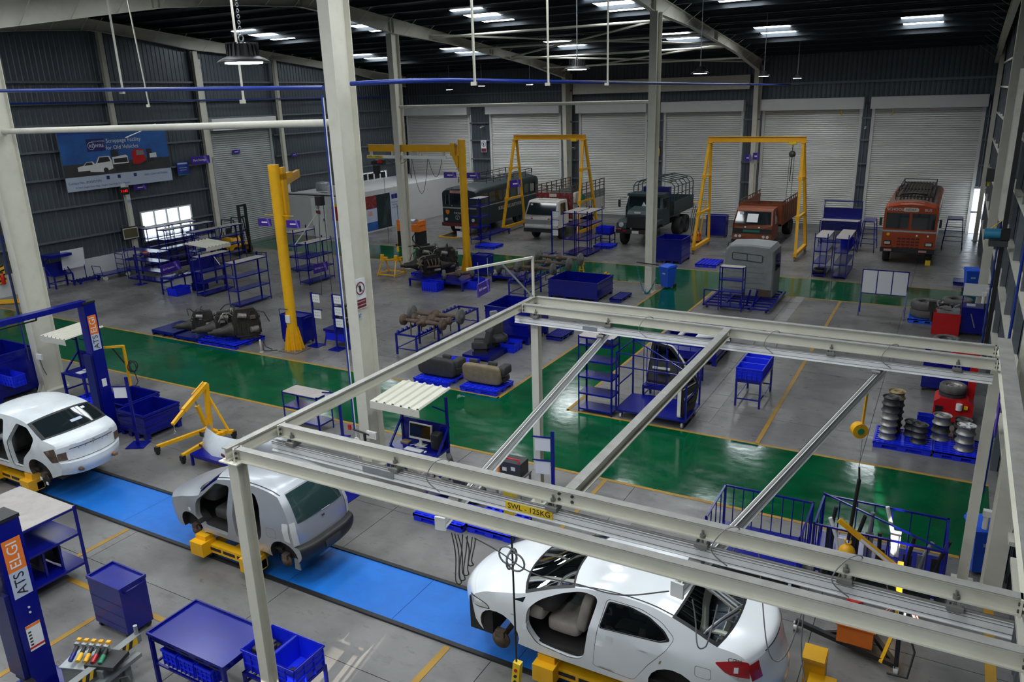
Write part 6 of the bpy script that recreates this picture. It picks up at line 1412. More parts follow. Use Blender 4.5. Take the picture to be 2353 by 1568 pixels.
bx('bumper',b1,'dark_red',(-W_-.03,yf-.12,.55),(W_+.03,yf+.02,.76));bx('belt_strip',b1,'galvanised',(-W_,yf-.012,1.60),(W_,yf,1.69));bx('belt_strip',b1,'galvanised',(W_+.02,yf+.4,1.66),(W_+.032,yr-.3,1.72));bx('plate',b1,'plate',(-.3,yf-.13,.42),(.25,yf-.11,.56))
for x0,x1 in((-1.05,-.78),(-.62,-.02),(.02,.62)):bx('windscreen',b1,'glass_dark',(x0,yf-.014,1.86),(x1,yf-.002,2.48))
for x in(-.98,-.70):bx('window_frame',b1,'cab_grey',(x,yf-.02,1.86),(x+.03,yf-.012,2.48))
bx('destination_board',b1,'hose_pink',(-.62,yf-.02,2.52),(.52,yf-.004,2.68));text('lettering','SCHOOL BUS',.13,b1,(-.05,yf-.022,2.60),(PI/2,0,0),'ink',.001)
text('lettering','TATA',.16,b1,(-.15,yf-.012,1.33),(PI/2,0,0),'plate',.004,xs=1.25);b=MB();b.ring((-.15,yf-.015,1.08),.14,.018,'y',18,5);b.bar((-.15,yf-.015,.97),(-.15,yf-.015,1.12),.025);b.bar((-.25,yf-.015,1.13),(-.05,yf-.015,1.13),.025);b.build('emblem','galvanised',b1)
b=MB();b.prism([(-.98,1.5),(-.72,1.5),(-.72,1.34),(-.85,1.22),(-.98,1.34)],yf-.014,yf-.004,'y');b.build('shield_badge','orange',b1);bx('wiper_box',b1,'plate',(-.55,yf-.02,1.74),(-.49,yf-.006,1.79))
for x in(-.95,.95):b=MB();b.cyl((x,yf-.03,.95),(x,yf,.95),.10,14);b.build('headlamp','lamp_clear',b1)
for k in range(8):bx('side_window',b1,'glass_dark',(W_+.021,yf+.55+k*.88,1.86),(W_+.03,yf+1.30+k*.88,2.46))
for k in(5,7):
 for j in range(4):bx('window_bar',b1,'plate',(W_+.031,yf+.68+k*.88+j*.13,1.9),(W_+.036,yf+.73+k*.88+j*.13,2.4))
text('lettering','BORDER SECURITY FORCE',.30,b1,(W_+.024,.1,1.33),(PI/2,0,PI/2),'plate',.002,xs=.92)
for x in(-.95,.95):
 for y in(yf+1.0,1.3):vwheel(b1,x,y,.46)
rk=MB()
for s in(-1,1):
 rk.tube([(s*1.0,yf+1.6,3.02),(s*1.0,yf+1.6,3.28),(s*1.0,yr-.5,3.36),(s*1.0,yr-.5,3.08)],.022,5);rk.tube([(s*1.0,yf+1.6,3.14),(s*1.0,yr-.5,3.22)],.018,5)
 for k in range(8):y=yf+1.6+k*.83;rk.tube([(s*1.0,y,2.95),(s*1.0,y,3.29+.012*k)],.018,5)
for k in range(8):y=yf+1.6+k*.83;rk.tube([(-1.0,y,3.06),(1.0,y,3.06)],.018,5)
rk.tube([(-1.0,yf+1.6,3.28),(1.0,yf+1.6,3.28)],.022,5);rk.tube([(-1.0,yr-.5,3.36),(1.0,yr-.5,3.36)],.022,5);rk.build('roof_rack','black',b1)
b2=thing('orange_bus','rust-orange bus with a roof rack before the last shutter','bus',(-1.56,43.4,0));W_=1.10;yf,yr=-3.8,3.6
loft('body',b2,'bus_orange',[bus_ring(W_,yf,.62,2.62,.12),bus_ring(W_+.01,yf+.25,.62,2.72,.15),bus_ring(W_+.01,yr-.3,.62,2.80,.15),bus_ring(W_-.03,yr,.7,2.74,.1)])
loft('roof_skin',b2,'bus_roof',[[(p[0]*1.004,p[1],p[2]+.012)for p in bus_ring(W_*.97,y,2.45,z,.15)[2:-0 or None]]for y,z in((yf+.14,2.67),(yf+.5,2.74),(yr-.2,2.81))],False,True)
bx('bumper',b2,'black',(-W_-.02,yf-.10,.55),(W_+.02,yf+.02,.75));bx('belt_strip',b2,'galvanised',(-W_-.005,yf-.012,1.47),(W_+.005,yf,1.55))
for x0,x1 in((-1.0,-.06),(.06,1.0)):bx('windscreen',b2,'glass_dark',(x0,yf-.016,1.64),(x1,yf-.002,2.34))
text('lettering','SCHOOL',.17,b2,(-.66,yf-.012,2.50),(PI/2,0,0),'white_paper',.002);text('lettering','BUS',.17,b2,(.68,yf-.012,2.50),(PI/2,0,0),'white_paper',.002);b=MB();b.prism(roundp([(-.33,2.41),(.30,2.41),(.30,2.59),(-.33,2.59)],.09),yf-.012,yf-.002,'y');b.build('name_plate','plate',b2);text('lettering','NDRF',.145,b2,(-.015,yf-.015,2.50),(PI/2,0,0),'ink',.002,xs=1.15)
for x in(-.85,.85):bx('headlamp_frame',b2,'black',(x-.16,yf-.02,.86),(x+.16,yf-.002,1.06));bx('headlamp',b2,'lamp_clear',(x-.12,yf-.03,.90),(x+.12,yf-.018,1.02))
for i in range(5):
 for j in range(4):bx('grille_slot',b2,'dark_red',(-.45+i*.19,yf-.012,.72+j*.14),(-.30+i*.19,yf-.002,.80+j*.14))
for x in(-.80,.64):bx('plate',b2,'hose_pink',(x-.16,yf-.115,.60),(x+.16,yf-.10,.69))
text('lettering','TATA',.09,b2,(.0,yf-.012,1.30),(PI/2,0,0),'dark_red',.002);b=MB();b.cyl((-.85,yf-.02,1.36),(-.85,yf-.005,1.36),.07,14);b.build('round_badge','yellow_light',b2)
for x in(.3,.75):bx('paper_tag',b2,'white_paper',(x,yf-.02,1.30),(x+.07,yf-.012,1.38))
for s in(-1,1):b=MB();b.box((s*1.22-.05,yf-.05,1.75),(s*1.22+.05,yf+.12,2.1));b.bar((s*1.05,yf+.02,2.12),(s*1.22,yf+.02,2.05),.02);b.build('mirror','black',b2)
for k in range(7):bx('side_window',b2,'glass_dark',(W_+.011,yf+.5+k*.92,1.72),(W_+.022,yf+1.2+k*.92,2.35))
for x in(-.88,.88):
 for y in(yf+.65,1.6):vwheel(b2,x,y,.44)
rk=MB()
for k in range(11):x=-.72+k*.144;rk.box((x-.03,yf+.7,3.02),(x+.03,yr-.6,3.05))
for y in(yf+.7,0,yr-.6):rk.box((-.75,y-.03,2.98),(.75,y+.03,3.02));
for s in(-1,1):
 rk.bar((s*.75,yf+.7,3.0),(s*.75,yr-.6,3.0),.04);rk.bar((s*.75,yf+.7,3.16),(s*.75,yr-.6,3.2),.03)
 for y in(yf+.7,-1.2,.6,yr-.6):rk.bar((s*.75,y,2.86),(s*.75,y,3.2),.04)
rk.bar((-.75,yr-.6,3.2),(.75,yr-.6,3.2),.03);rk.build('roof_rack','black',b2);b=MB();b.tube([(-.55,yf+.9,3.1),(0,yf+.8,3.16),(.55,yf+.9,3.1)],.05,6);b.build('roof_vent','black',b2)
bx('wheel_chock',b2,'yellow_light',(.80,yf+.05,.0),(1.02,yf+.2,.22))
wt=thing('white_truck','white cab truck with a red rail-sided body','truck',(-20.3,42.4,0));yf=-3.1
loft('cab',wt,'truck_white',[[(-1.02,yf,.72),(1.02,yf,.72),(1.02,yf+.02,1.42),(.94,yf+.42,2.16),(-.94,yf+.42,2.16),(-1.02,yf+.02,1.42)],[(-1.03,yf+.55,.72),(1.03,yf+.55,.72),(1.03,yf+.55,1.42),(.95,yf+.58,2.22),(-.95,yf+.58,2.22),(-1.03,yf+.55,1.42)],[(-1.03,yf+1.55,.72),(1.03,yf+1.55,.72),(1.03,yf+1.55,1.42),(.95,yf+1.50,2.22),(-.95,yf+1.50,2.22),(-1.03,yf+1.55,1.42)]])
b=MB();b.add([(-.93,yf+.045,1.47),(.93,yf+.045,1.47),(.85,yf+.385,2.10),(-.85,yf+.385,2.10)],[(0,1,2,3)]);b.build('windscreen','glass_dark',wt,(0,-.012,.006))
b=MB();b.add([(1.034,yf+.5,1.45),(1.034,yf+1.25,1.45),(.965,yf+1.25,2.08),(.975,yf+.62,2.08)],[(0,1,2,3)]);b.build('door_window','glass_dark',wt,(.01,0,0))
bx('grille',wt,'cab_grey',(-1.0,yf-.02,.98),(1.0,yf+.0,1.20));bx('lamp_panel',wt,'truck_white',(-1.0,yf-.03,.78),(1.0,yf-.0,.94))
for x in(-.86,-.66,.66,.86):b=MB();b.cyl((x,yf-.05,.86),(x,yf-.02,.86),.07,12);b.build('headlamp','lamp_clear',wt)
bx('bumper',wt,'black',(-1.05,yf-.08,.50),(1.05,yf+.1,.72));
for x in(-.55,.52):bx('marker_light',wt,'red_lamp',(x-.06,yf-.02,1.24),(x+.06,yf-.002,1.30))
bx('side_lamp',wt,'orange',(.98,yf+.02,.80),(1.045,yf+.12,.98));bx('roof_hatch',wt,'truck_white',(-.5,yf+.8,2.22),(.5,yf+1.35,2.26));bx('screen_sticker',wt,'white_paper',(-.75,yf+.29,1.97),(-.62,yf+.30,2.06))
for x in(-.82,.82):vwheel(wt,x,yf+1.05,.42,.26)
for x in(-.85,.85):vwheel(wt,x,1.6,.44,.4)
bx('chassis',wt,'black',(-.45,yf+.6,.5),(.45,3.4,.75));bx('bed_floor',wt,'truck_white',(-1.15,yf+1.75,.95),(1.15,3.5,1.05));bx('head_board',wt,'truck_red',(-1.15,yf+1.75,1.05),(1.15,yf+1.81,2.52));bx('head_plate',wt,'plate',(-.28,yf+1.74,2.28),(.18,yf+1.752,2.46))
for s in(-1,1):
 for k in range(8):bx('side_board',wt,'truck_white' if k<5 else 'cab_grey',(s*1.15-.02,yf+1.82,1.06+k*.16),(s*1.15+.02,3.5,1.20+k*.16))
 for k in range(8):b=MB();b.bar((s*1.16,yf+1.8+k*.67,1.0),(s*1.16,yf+1.8+k*.67,2.95),.045);b.build('stake','rust',wt)
 for z in(2.55,2.72,2.92):b=MB();b.bar((s*1.15,yf+1.78,z),(s*1.15,3.5,z),.035);b.build('top_rail','rust',wt)
for z in(2.62,2.76,2.92):b=MB();b.bar((-1.15,yf+1.78,z),(1.15,yf+1.78,z),.035);b.build('top_rail','rust',wt)
for x in(-1.15,-.4,.35,1.15):b=MB();b.bar((x,yf+1.78,2.5),(x,yf+1.78,2.95),.04);b.build('stake','rust',wt)
for k in range(14):bx('slat',wt,'plate',(1.175,yf+2.1+k*.3,1.1),(1.19,yf+2.22+k*.3,1.85))
b=MB();b.ell((1.18,0.1,2.08),(.02,.42,.22));b.build('painted_motif','teal',wt)
b=MB();padded(b,(1.1,yf+1.9,1.9),(1.26,yf+2.7,2.55));b.build('tarpaulin','truck_white',wt)
at=thing('army_truck','dark green bonneted truck with bare canopy hoops','truck',(-14.62,42.6,0));yf=-3.2
b=MB();b.prism([(yf+.1,1.0),(yf+.1,1.72),(yf+.3,1.90),(yf+1.25,2.02),(yf+1.25,1.0)],-.55,.55,'x');b.build('bonnet','army_green',at)
bx('grille',at,'black',(-.5,yf+.06,1.0),(.5,yf+.1,1.62));bx('name_plate',at,'plate',(-.12,yf+.05,1.78),(.22,yf+.09,1.86))
for s in(-1,1):
 b=MB();b.prism([(yf+.0,.95),(yf+.05,1.25),(yf+.3,1.36),(yf+1.2,1.36),(yf+1.2,.95),(yf+.95,1.15),(yf+.35,1.15)],s*.55,s*1.12,'x');b.build('fender','army_green',at);b=MB();b.cyl((s*.84,yf-.02,1.16),(s*.84,yf+.06,1.16),.13,14);b.build('headlamp','lamp_clear',at);bx('marker_light',at,'red_lamp',(s*.62-.08,yf-.16,.82),(s*.62+.08,yf-.12,.9));vwheel(at,s*.88,yf+.72,.50,.28)
 for y in(1.25,2.35):vwheel(at,s*.9,y,.52,.45)
bx('bumper',at,'black',(-1.1,yf-.12,.72),(1.1,yf+.04,.92));bx('plate',at,'plate',(-.18,yf-.14,.74),(.2,yf-.118,.88));bx('bumper_mark',at,'red_lamp',(-1.05,yf-.125,.90),(-.75,yf-.11,.94))
loft('cab',at,'army_green',[[(-1.05,yf+1.2,1.0),(1.05,yf+1.2,1.0),(1.05,yf+1.2,1.9),(.95,yf+1.42,2.55),(-.95,yf+1.42,2.55),(-1.05,yf+1.2,1.9)],[(-1.06,yf+2.45,1.0),(1.06,yf+2.45,1.0),(1.06,yf+2.45,1.9),(.97,yf+2.4,2.58),(-.97,yf+2.4,2.58),(-1.06,yf+2.45,1.9)]])
bx('cab_roof',at,'army_green',(-1.0,yf+1.30,2.54),(1.0,yf+2.45,2.66))
b=MB();b.add([(-.9,yf+1.225,1.96),(.9,yf+1.225,1.96),(.86,yf+1.405,2.48),(-.86,yf+1.405,2.48)],[(0,1,2,3)]);b.build('windscreen','glass_dark',at,(0,-.015,0));bx('door_window',at,'glass_dark',(1.03,yf+1.45,1.92),(1.05,yf+2.2,2.42));b=MB();b.prism([(-.15,2.02),(.12,2.02),(-.02,2.25)],yf+1.225,yf+1.235,'y');b.build('screen_sticker','white_paper',at)
for s in(-1,1):b=MB();b.bar((s*1.05,yf+1.3,2.45),(s*1.38,yf+1.1,2.42),.025);b.box((s*1.38-.06,yf+1.06,1.95),(s*1.38+.06,yf+1.12,2.35));b.build('mirror','black',at)
bx('chassis',at,'black',(-.45,yf+.6,.65),(.45,3.2,.95));bx('bed_floor',at,'army_green',(-1.2,yf+2.6,1.35),(1.2,3.1,1.45))
for s in(-1,1):bx('bed_side',at,'army_green',(s*1.2-.03,yf+2.6,1.42),(s*1.2+.03,3.1,2.12))
bx('bed_front',at,'army_green',(-1.2,yf+2.6,1.42),(1.2,yf+2.66,2.2));bx('tail_gate',at,'army_green',(-1.2,3.05,1.42),(1.2,3.12,2.1));bx('tool_box',at,'blue_dark',(-.6,yf+2.7,2.1),(.9,yf+3.1,2.9))
for k in range(6):y=yf+2.75+k*.70;b=MB();b.tube([(-1.18,y,2.1),(-1.18,y,2.95),(-1.0,y,3.15),(0,y,3.32),(1.0,y,3.15),(1.18,y,2.95),(1.18,y,2.1)],.028,6);b.build('hoop','army_green',at)
for x,z in((-1.18,2.9),(-.95,3.18),(0,3.32),(.95,3.18),(1.18,2.9),(1.18,2.5),(-1.18,2.5)):b=MB();b.tube([(x,yf+2.75,z),(x,3.05,z)],.020,5);b.build('ridge_tube','army_green',at)
tp_=thing('tipper_truck','rust-brown tipper truck under the right gantry crane','truck',(-8.88,44.2,0));yf=-3.2
loft('cab',tp_,'truck_orange',[[(-1.0,yf,.42),(1.0,yf,.42),(1.0,yf+.02,1.22),(.92,yf+.42,1.92),(-.92,yf+.42,1.92),(-1.0,yf+.02,1.22)],[(-1.02,yf+.5,.42),(1.02,yf+.5,.42),(1.02,yf+.5,1.22),(.94,yf+.58,2.02),(-.94,yf+.58,2.02),(-1.02,yf+.5,1.22)],[(-1.02,yf+1.5,.42),(1.02,yf+1.5,.42),(1.02,yf+1.5,1.22),(.94,yf+1.46,2.02),(-.94,yf+1.46,2.02),(-1.02,yf+1.5,1.22)]])
b=MB();b.add([(-.92,yf+.05,1.27),(.92,yf+.05,1.27),(.84,yf+.39,1.87),(-.84,yf+.39,1.87)],[(0,1,2,3)]);b.build('windscreen','glass_dark',tp_,(0,-.014,.006));b=MB();b.add([(1.024,yf+.5,1.25),(1.024,yf+1.25,1.25),(.955,yf+1.25,1.88),(.965,yf+.62,1.88)],[(0,1,2,3)]);b.build('door_window','glass_dark',tp_,(.01,0,0))
bx('grille',tp_,'black',(-.98,yf-.03,.80),(.98,yf,1.04));bx('grille_inset',tp_,'teal',(-.45,yf-.035,.86),(.4,yf-.03,.98));bx('bumper',tp_,'black',(-1.02,yf-.1,.30),(1.02,yf+.05,.46));bx('screen_sticker',tp_,'white_paper',(-.72,yf+.28,1.72),(-.52,yf+.30,1.84));bx('screen_sheet',tp_,'white_paper',(-.30,yf+.10,1.34),(.25,yf+.12,1.80),(-.5,0,0))
for x in(-.80,-.60,.60,.80):b=MB();b.cyl((x,yf-.045,.64),(x,yf-.01,.64),.075,12);b.build('headlamp','lamp_clear',tp_)
for x in(-.35,.35):bx('paper_tag',tp_,'white_paper',(x-.04,yf-.012,1.08),(x+.04,yf-.002,1.15))
for x in(-.85,.85):vwheel(tp_,x,yf+.95,.44,.28);vwheel(tp_,x,1.9,.46,.45)
bx('chassis',tp_,'black',(-.45,yf+.6,.55),(.45,3.5,.8));bx('bed_floor',tp_,'truck_orange',(-1.12,yf+1.75,.95),(1.12,3.6,1.05));bx('head_board',tp_,'truck_orange',(-1.12,yf+1.75,.95),(1.12,yf+1.82,2.08));bx('tail_gate',tp_,'truck_orange',(-1.12,3.54,1.0),(1.12,3.6,1.6))
for s in(-1,1):
 bx('bed_side',tp_,'truck_orange',(s*1.12-.03,yf+1.8,.98),(s*1.12+.03,3.58,2.05))
 for k in range(9):bx('side_rib',tp_,'truck_orange',(s*1.14-.04,yf+1.9+k*.58,.98),(s*1.14+.04,yf+1.96+k*.58,2.05))
 b=MB();b.bar((s*1.12,yf+1.78,2.24),(s*1.12,3.58,2.24),.04);b.build('top_rail','rust',tp_)
 for k in range(9):b=MB();b.bar((s*1.12,yf+1.8+k*.6,2.04),(s*1.12,yf+1.8+k*.6,2.25),.04);b.build('rail_post','rust',tp_)
b=MB();b.bar((-1.12,yf+1.78,2.24),(1.12,yf+1.78,2.24),.04);b.build('top_rail','rust',tp_)
for x in(-1.1,-.5,0,.5,1.1):b=MB();b.bar((x,yf+1.78,2.06),(x,yf+1.78,2.25),.04);b.build('rail_post','rust',tp_)
gc=thing('truck_cab_shell','bare grey truck cab shell seen from behind on a blue dolly','truck cab',(-6.62,31.1,.18))
def cabring(y,w,z1,r=.16):return[(-w,y,.0),(w,y,.0),(w,y,1.35),(w-.03,y,z1-r),(w-r,y,z1),(0,y,z1+.05),(-w+r,y,z1),(-w+.03,y,z1-r),(-w,y,1.35)]
loft('shell',gc,'cab_grey',[cabring(-.72,.90,1.90),cabring(-.66,.95,1.96),cabring(.55,.96,1.98),cabring(.75,.93,1.90)],True)
b=MB();b.prism(roundp([(-.66,1.40),(.52,1.32),(.54,1.62),(-.66,1.70)],.08),-.735,-.722,'y');b.build('window_recess','dark_steel',gc);b=MB();b.prism(roundp([(-.62,1.43),(-.08,1.40),(-.08,1.63),(-.62,1.665)],.04),-.742,-.734,'y');b.build('window_pane','cab_grey',gc);b=MB();b.prism(roundp([(-.05,1.40),(.49,1.355),(.49,1.60),(-.05,1.63)],.04),-.742,-.734,'y');b.build('window_pane','cab_grey',gc)
for k in range(5):bx('pressed_rib',gc,'cab_grey',(-.72,-.738,.30+k*.21),(.60,-.718,.335+k*.21))
bx('rust_patch',gc,'rust',(.35,-.726,.0),(.9,-.719,.28));b=MB();b.add([(.962,-.4,1.0),(.962,.4,1.0),(.955,.35,1.6),(.955,-.4,1.65)],[(0,1,2,3)]);b.build('door_window','glass_dark',gc,(.006,0,0));b=MB();b.tube([(-.95,.3,1.9),(-1.08,.3,1.85),(-1.1,.3,1.35)],.02,6);b.build('mirror_arm','black',gc)
dl=thing('cab_dolly','blue steel dolly frame carrying the grey cab shell','dolly',(-6.62,29.8,0))
for s in(-1,1):b=MB();b.box((s*1.2-.04,-1.25,.10),(s*1.2+.04,1.9,.18));b.build('side_rail','blue_steel',dl);b=MB();b.box((s*.5-.04,-1.25,.10),(s*.5+.04,1.9,.18));b.build('side_rail','blue_steel',dl)
for k in range(8):b=MB();b.box((-1.2,-1.25+k*.43,.11),(1.2,-1.19+k*.43,.17));b.build('cross_bar','blue_steel',dl)
for s in(-1,1):
 for y in(-1.1,1.8):b=MB();b.cyl((s*1.1-.03,y,.05),(s*1.1+.03,y,.05),.05,10);b.build('caster','black',dl)
b=MB();b.bar((-1.2,-1.22,.16),(-1.2,-1.22,.72),.04);b.bar((-1.2,-1.22,.72),(-.2,-1.22,.70),.04);b.bar((-.2,-1.22,.70),(-.2,-1.22,.16),.04);b.build('push_handle','blue_steel',dl)
for x in(.1,.35,.6):b=MB();b.bar((x,-1.0,.16),(x+.1,-.9,.78),.05);b.build('prop','blue_steel',dl)
# = banner and wall signs (flat prints on boards)
RX=(PI/2,0,PI/2)
bn=thing('wall_banner','large blue vehicle scrapping banner on the left wall','banner',(XL+.42,24.95,5.68))
def flat(name,m,y0,y1,z0,z1,d,par=bn):return bx(name,par,m,(d,y0,z0),(d+.004,y1,z1))
flat('board','sky_print',-2.9,2.9,-1.45,1.45,0);flat('road_print','road_print',-2.9,2.9,-.86,-.22,.004);flat('address_strip','banner_white',-2.9,2.9,-1.45,-.80,.008);flat('top_strip','sign_blue',-2.9,2.9,1.15,1.45,.004);flat('logo_panel','navy_ink',-1.55,-.62,.32,.90,.008)
text('lettering','TATA MOTORS',.10,bn,(.013,-.95,.77),RX,'white_paper',.0005);text('lettering','REWIRE',.22,bn,(.013,-1.05,.56),RX,'white_paper',.0005);b=MB();b.ring((.012,-1.33,.58),.17,.012,'x',18,4);b.build('logo_ring','white_paper',bn)
text('lettering','Scrappage Facility',.27,bn,(.013,.42,.76),RX,'white_paper',.0005);text('lettering','for Old Vehicles',.27,bn,(.013,.30,.44),RX,'white_paper',.0005);text('lettering','TATA',.12,bn,(.013,2.4,1.28),RX,'white_paper',.0005)
text('lettering','Contact No.: 8595957295',.16,bn,(.013,-1.95,-1.08),RX,'navy_ink',.0005);text('lettering','2/2 Mitrol Deeghot Road, Village - Deeghot, Tehsil Hodal, Palwal (Haryana)',.115,bn,(.013,-1.05,-1.30),RX,'navy_ink',.0005,xs=.82);text('lettering','GREEN | CLEAN | SUSTAINABLE',.125,bn,(.013,1.95,-1.02),RX,'navy_ink',.0005,xs=.8)
for y in(-.75,-.15,.75):flat('icon','navy_ink',y-.08,y+.08,-1.04,-.88,.012)
def printed(name,m,pts,d):b=MB();b.prism(pts,d,d+.003,'x');b.build(name,m,bn)
printed('printed_car','white_paint',[(-2.2,-.55),(-2.2,-.36),(-1.9,-.30),(-1.7,-.14),(-1.4,-.14),(-1.25,-.32),(-1.2,-.55)],.008);printed('printed_car_glass','ink',[(-1.86,-.30),(-1.7,-.17),(-1.45,-.17),(-1.4,-.30)],.011)
printed('printed_van','white_paint',[(-1.6,-.62),(-1.6,-.34),(-1.25,-.24),(-1.05,.06),(-.5,.06),(-.38,-.2),(-.38,-.55),(-.9,-.68)],.012);printed('printed_van_glass','ink',[(-1.18,-.24),(-1.02,.02),(-.55,.02),(-.48,-.2)],.015);printed('printed_wheel','ink',arc((-.78,-.60),.13,0,330,11),.016)
printed('printed_lorry','white_paint',[(-.35,-.36),(-.35,-.02),(.4,.05),(.5,-.02),(.5,-.36)],.012);printed('printed_lorry_grille','ink',[(-.28,-.30),(-.28,-.10),(.46,-.08),(.46,-.30)],.015);printed('printed_lorry_base','ink',[(-.25,-.72),(-.28,-.38),(.5,-.38),(.45,-.68)],.009);printed('printed_cab','ink',[(-.38,-.02),(-.38,.32),(.0,.34),(.02,.0)],.009)
printed('printed_red_lorry','red_paint',[(.75,-.42),(.75,.15),(.95,.30),(1.45,.26),(1.5,-.3),(1.1,-.45)],.012);printed('printed_red_glass','cab_grey',[(1.0,-.02),(1.02,.22),(1.4,.20),(1.45,-.02)],.015);printed('printed_red_base','ink',[(.6,-.55),(.7,-.30),(1.55,-.32),(1.5,-.5)],.010)
printed('printed_small_lorry','white_paint',[(1.75,-.2),(1.75,.02),(2.15,.04),(2.15,-.2)],.012);printed('printed_small_cab','ink',[(1.6,-.4),(1.6,.25),(1.9,.25),(1.95,-.4)],.009)
def board(label,loc,rotz,w,h,m,cat='sign',name='wall_sign',th=.02):
 t=thing(name,label,cat,loc,rotz);b=MB();b.box((-w/2,-th,-h/2),(w/2,0,h/2));b.build('board',m,t);return t
def pf(t,m,x0,x1,z0,z1,nm='print',d=.0215):return bx(nm,t,m,(x0,-d-.002,z0),(x1,-d,z1))
t=board('blue and green information poster right of the banner',(XL+.235,28.75,4.75),PI/2,.75,.72,'sign_blue');pf(t,'banner_white',-.33,.30,.22,.30);pf(t,'green_box',-.36,.36,-.35,-.31);pf(t,'banner_white',-.25,.25,.02,.05);pf(t,'banner_white',-.22,.22,-.1,-.07)
t=board('blue poster with a red emblem at the left edge of the wall',(XL+.235,18.95,4.35),PI/2,.8,1.05,'sign_blue');pf(t,'red_paint',-.2,.1,-.2,.1);pf(t,'banner_white',-.3,.3,.3,.42);pf(t,'green_box',-.38,.38,-.5,-.44)
def no_phone(label,loc,rotz,s=1.0,words=True):
 t=board(label,loc,rotz,.36*s,.66*s,'white_paper');pf(t,'maroon_ink',-.16*s,.16*s,-.31*s,-.12*s)
 b=MB();b.ring((0,-.023,.12*s),.13*s,.014*s,'y',22,4);b.bar((-.09*s,-.023,.21*s),(.09*s,-.023,.03*s),.022*s,.004);b.build('ban_ring','maroon_ink',t)
 bx('phone_symbol',t,'ink',(-.03*s,-.0235,.04*s),(.03*s,-.0215,.18*s));bx('phone_aerial',t,'ink',(-.03*s,-.0235,.18*s),(-.018*s,-.0215,.24*s))
 if words:text('lettering','PLEASE DO NOT',.036*s,t,(0,-.0245,-.17*s),(PI/2,0,0),'white_paper',.0004);text('lettering','USE MOBILE PHONE',.033*s,t,(0,-.0245,-.25*s),(PI/2,0,0),'white_paper',.0004)
 return t
no_phone('white and maroon no mobile phone sign on column B7',(-10.70,12.34,4.03),PI/2,.98)
t=board('small pale B7 mark on the column',(-10.703,12.27,3.555),PI/2,.14,.13,'banner_white',th=.006);text('lettering','B7',.11,t,(0,-.0075,0),(PI/2,0,0),'ink',.0005)
no_phone('no mobile phone sign on the wall between two back shutters',(-29.95+.15,YB-.23,4.6),0,1.25,False);no_phone('white and maroon prohibition sign on the store room door',(-33.85,35.925,1.75),0,1.1,False)
t=board('yellow camera surveillance sign between the back shutters',(-16.9,YB-.23,4.35),0,.42,.62,'hazard_yellow');pf(t,'ink',-.21,.21,.16,.31);pf(t,'ink',-.12,.12,-.06,.06);pf(t,'ink',-.15,.15,-.26,-.2)
t=board('black and red wall panel with fire tools on the store room',(-32.55,35.99,1.55),0,.52,1.0,'red_paint');pf(t,'hazard_yellow',-.26,.26,.35,.5);pf(t,'ink',-.1,.05,-.4,.2)
for x,lb in((-23.0,'pale C1 mark on the left back wall column'),(-10.7,'pale B1 mark on the right back wall column')):
 t=board(lb,(x+.135,YB-.9,3.6),PI/2,.25,.22,'banner_white',th=.006);text('lettering','C1' if x<-20 else 'B1',.16,t,(0,-.0075,0),(PI/2,0,0),'blue_ink',.0005)
for x,z,lb in((-10.92,4.05,'purple tab on the left side of the right back wall column'),(-10.46,4.15,'purple tab on the right side of the right back wall column')):purple_sign(lb,(x,YB-1.22,z),(0,0,0),.32,.4,None,.09,.10)
ps=thing('wall_poster','large printed poster with a car and red field on the white store wall','poster',(-31.79,39.55,1.18))
for nm,m,y0,y1,z0,z1,d in(('board','sky_print',-1.75,1.75,-1.08,1.08,0),('red_field','truck_red',-1.75,-.35,.30,1.08,.004),('light_car','banner_white',-1.72,-.55,-.55,.28,.006),('dark_field','bus_green',-.55,.85,-1.08,1.08,.008),('text_column','banner_white',.85,1.75,-1.08,1.08,.010),('logo_panel','navy_ink',1.0,1.6,.65,.95,.014)):bx(nm,ps,m,(d,y0,z0),(d+.004,y1,z1))
for k in range(3):text('lettering',('CHILDHOOD','MEMORIES','IN THIS CAR')[k],.14,ps,(.0155,1.3,.42-.17*k),RX,'navy_ink',.0005,xs=.8)
b=MB();b.prism([(-.2,-.9),(.1,-.3),(.3,.4),(.7,.9),(.8,.2),(.45,-.5),(.2,-1.0)],.012,.014,'x');b.build('figure_shape','army_green',ps);b=MB();b.prism(roundp([(-1.45,-.15),(-1.0,-.15),(-1.05,.15),(-1.4,.15)],.06),.010,.012,'x');b.build('car_window','hose_pink',ps)
ck=thing('digital_clock','red digital clock on the wall post under the banner','clock',(XL+.45,24.9,3.98));bx('case',ck,'black',(-.03,-.26,-.17),(.03,.26,.17));text('lettering','11:43',.17,ck,(.032,0,0),RX,'led_red',.001);bx('top_box',ck,'white_paint',(-.03,-.12,.19),(.03,.12,.38))
t=board('pale D5 mark on the wall post below the clock',(XL+.43,25.1,3.45),PI/2,.2,.2,'banner_white',th=.006);text('lettering','D5',.14,t,(0,-.0075,0),(PI/2,0,0),'blue_ink',.0005)
mn=thing('wall_monitor','monitor with an olive screen in front of the wall post','monitor',(XL+.6,24.75,1.9));bx('case',mn,'black',(-.05,-.47,-.32),(.03,.47,.32));bx('bezel',mn,'plate',(.03,-.42,-.27),(.034,.42,.27));bx('screen',mn,'screen_olive',(.034,-.38,-.23),(.038,.38,.23));bx('wall_arm',mn,'black',(-.30,-.05,-.05),(-.05,.05,.05))
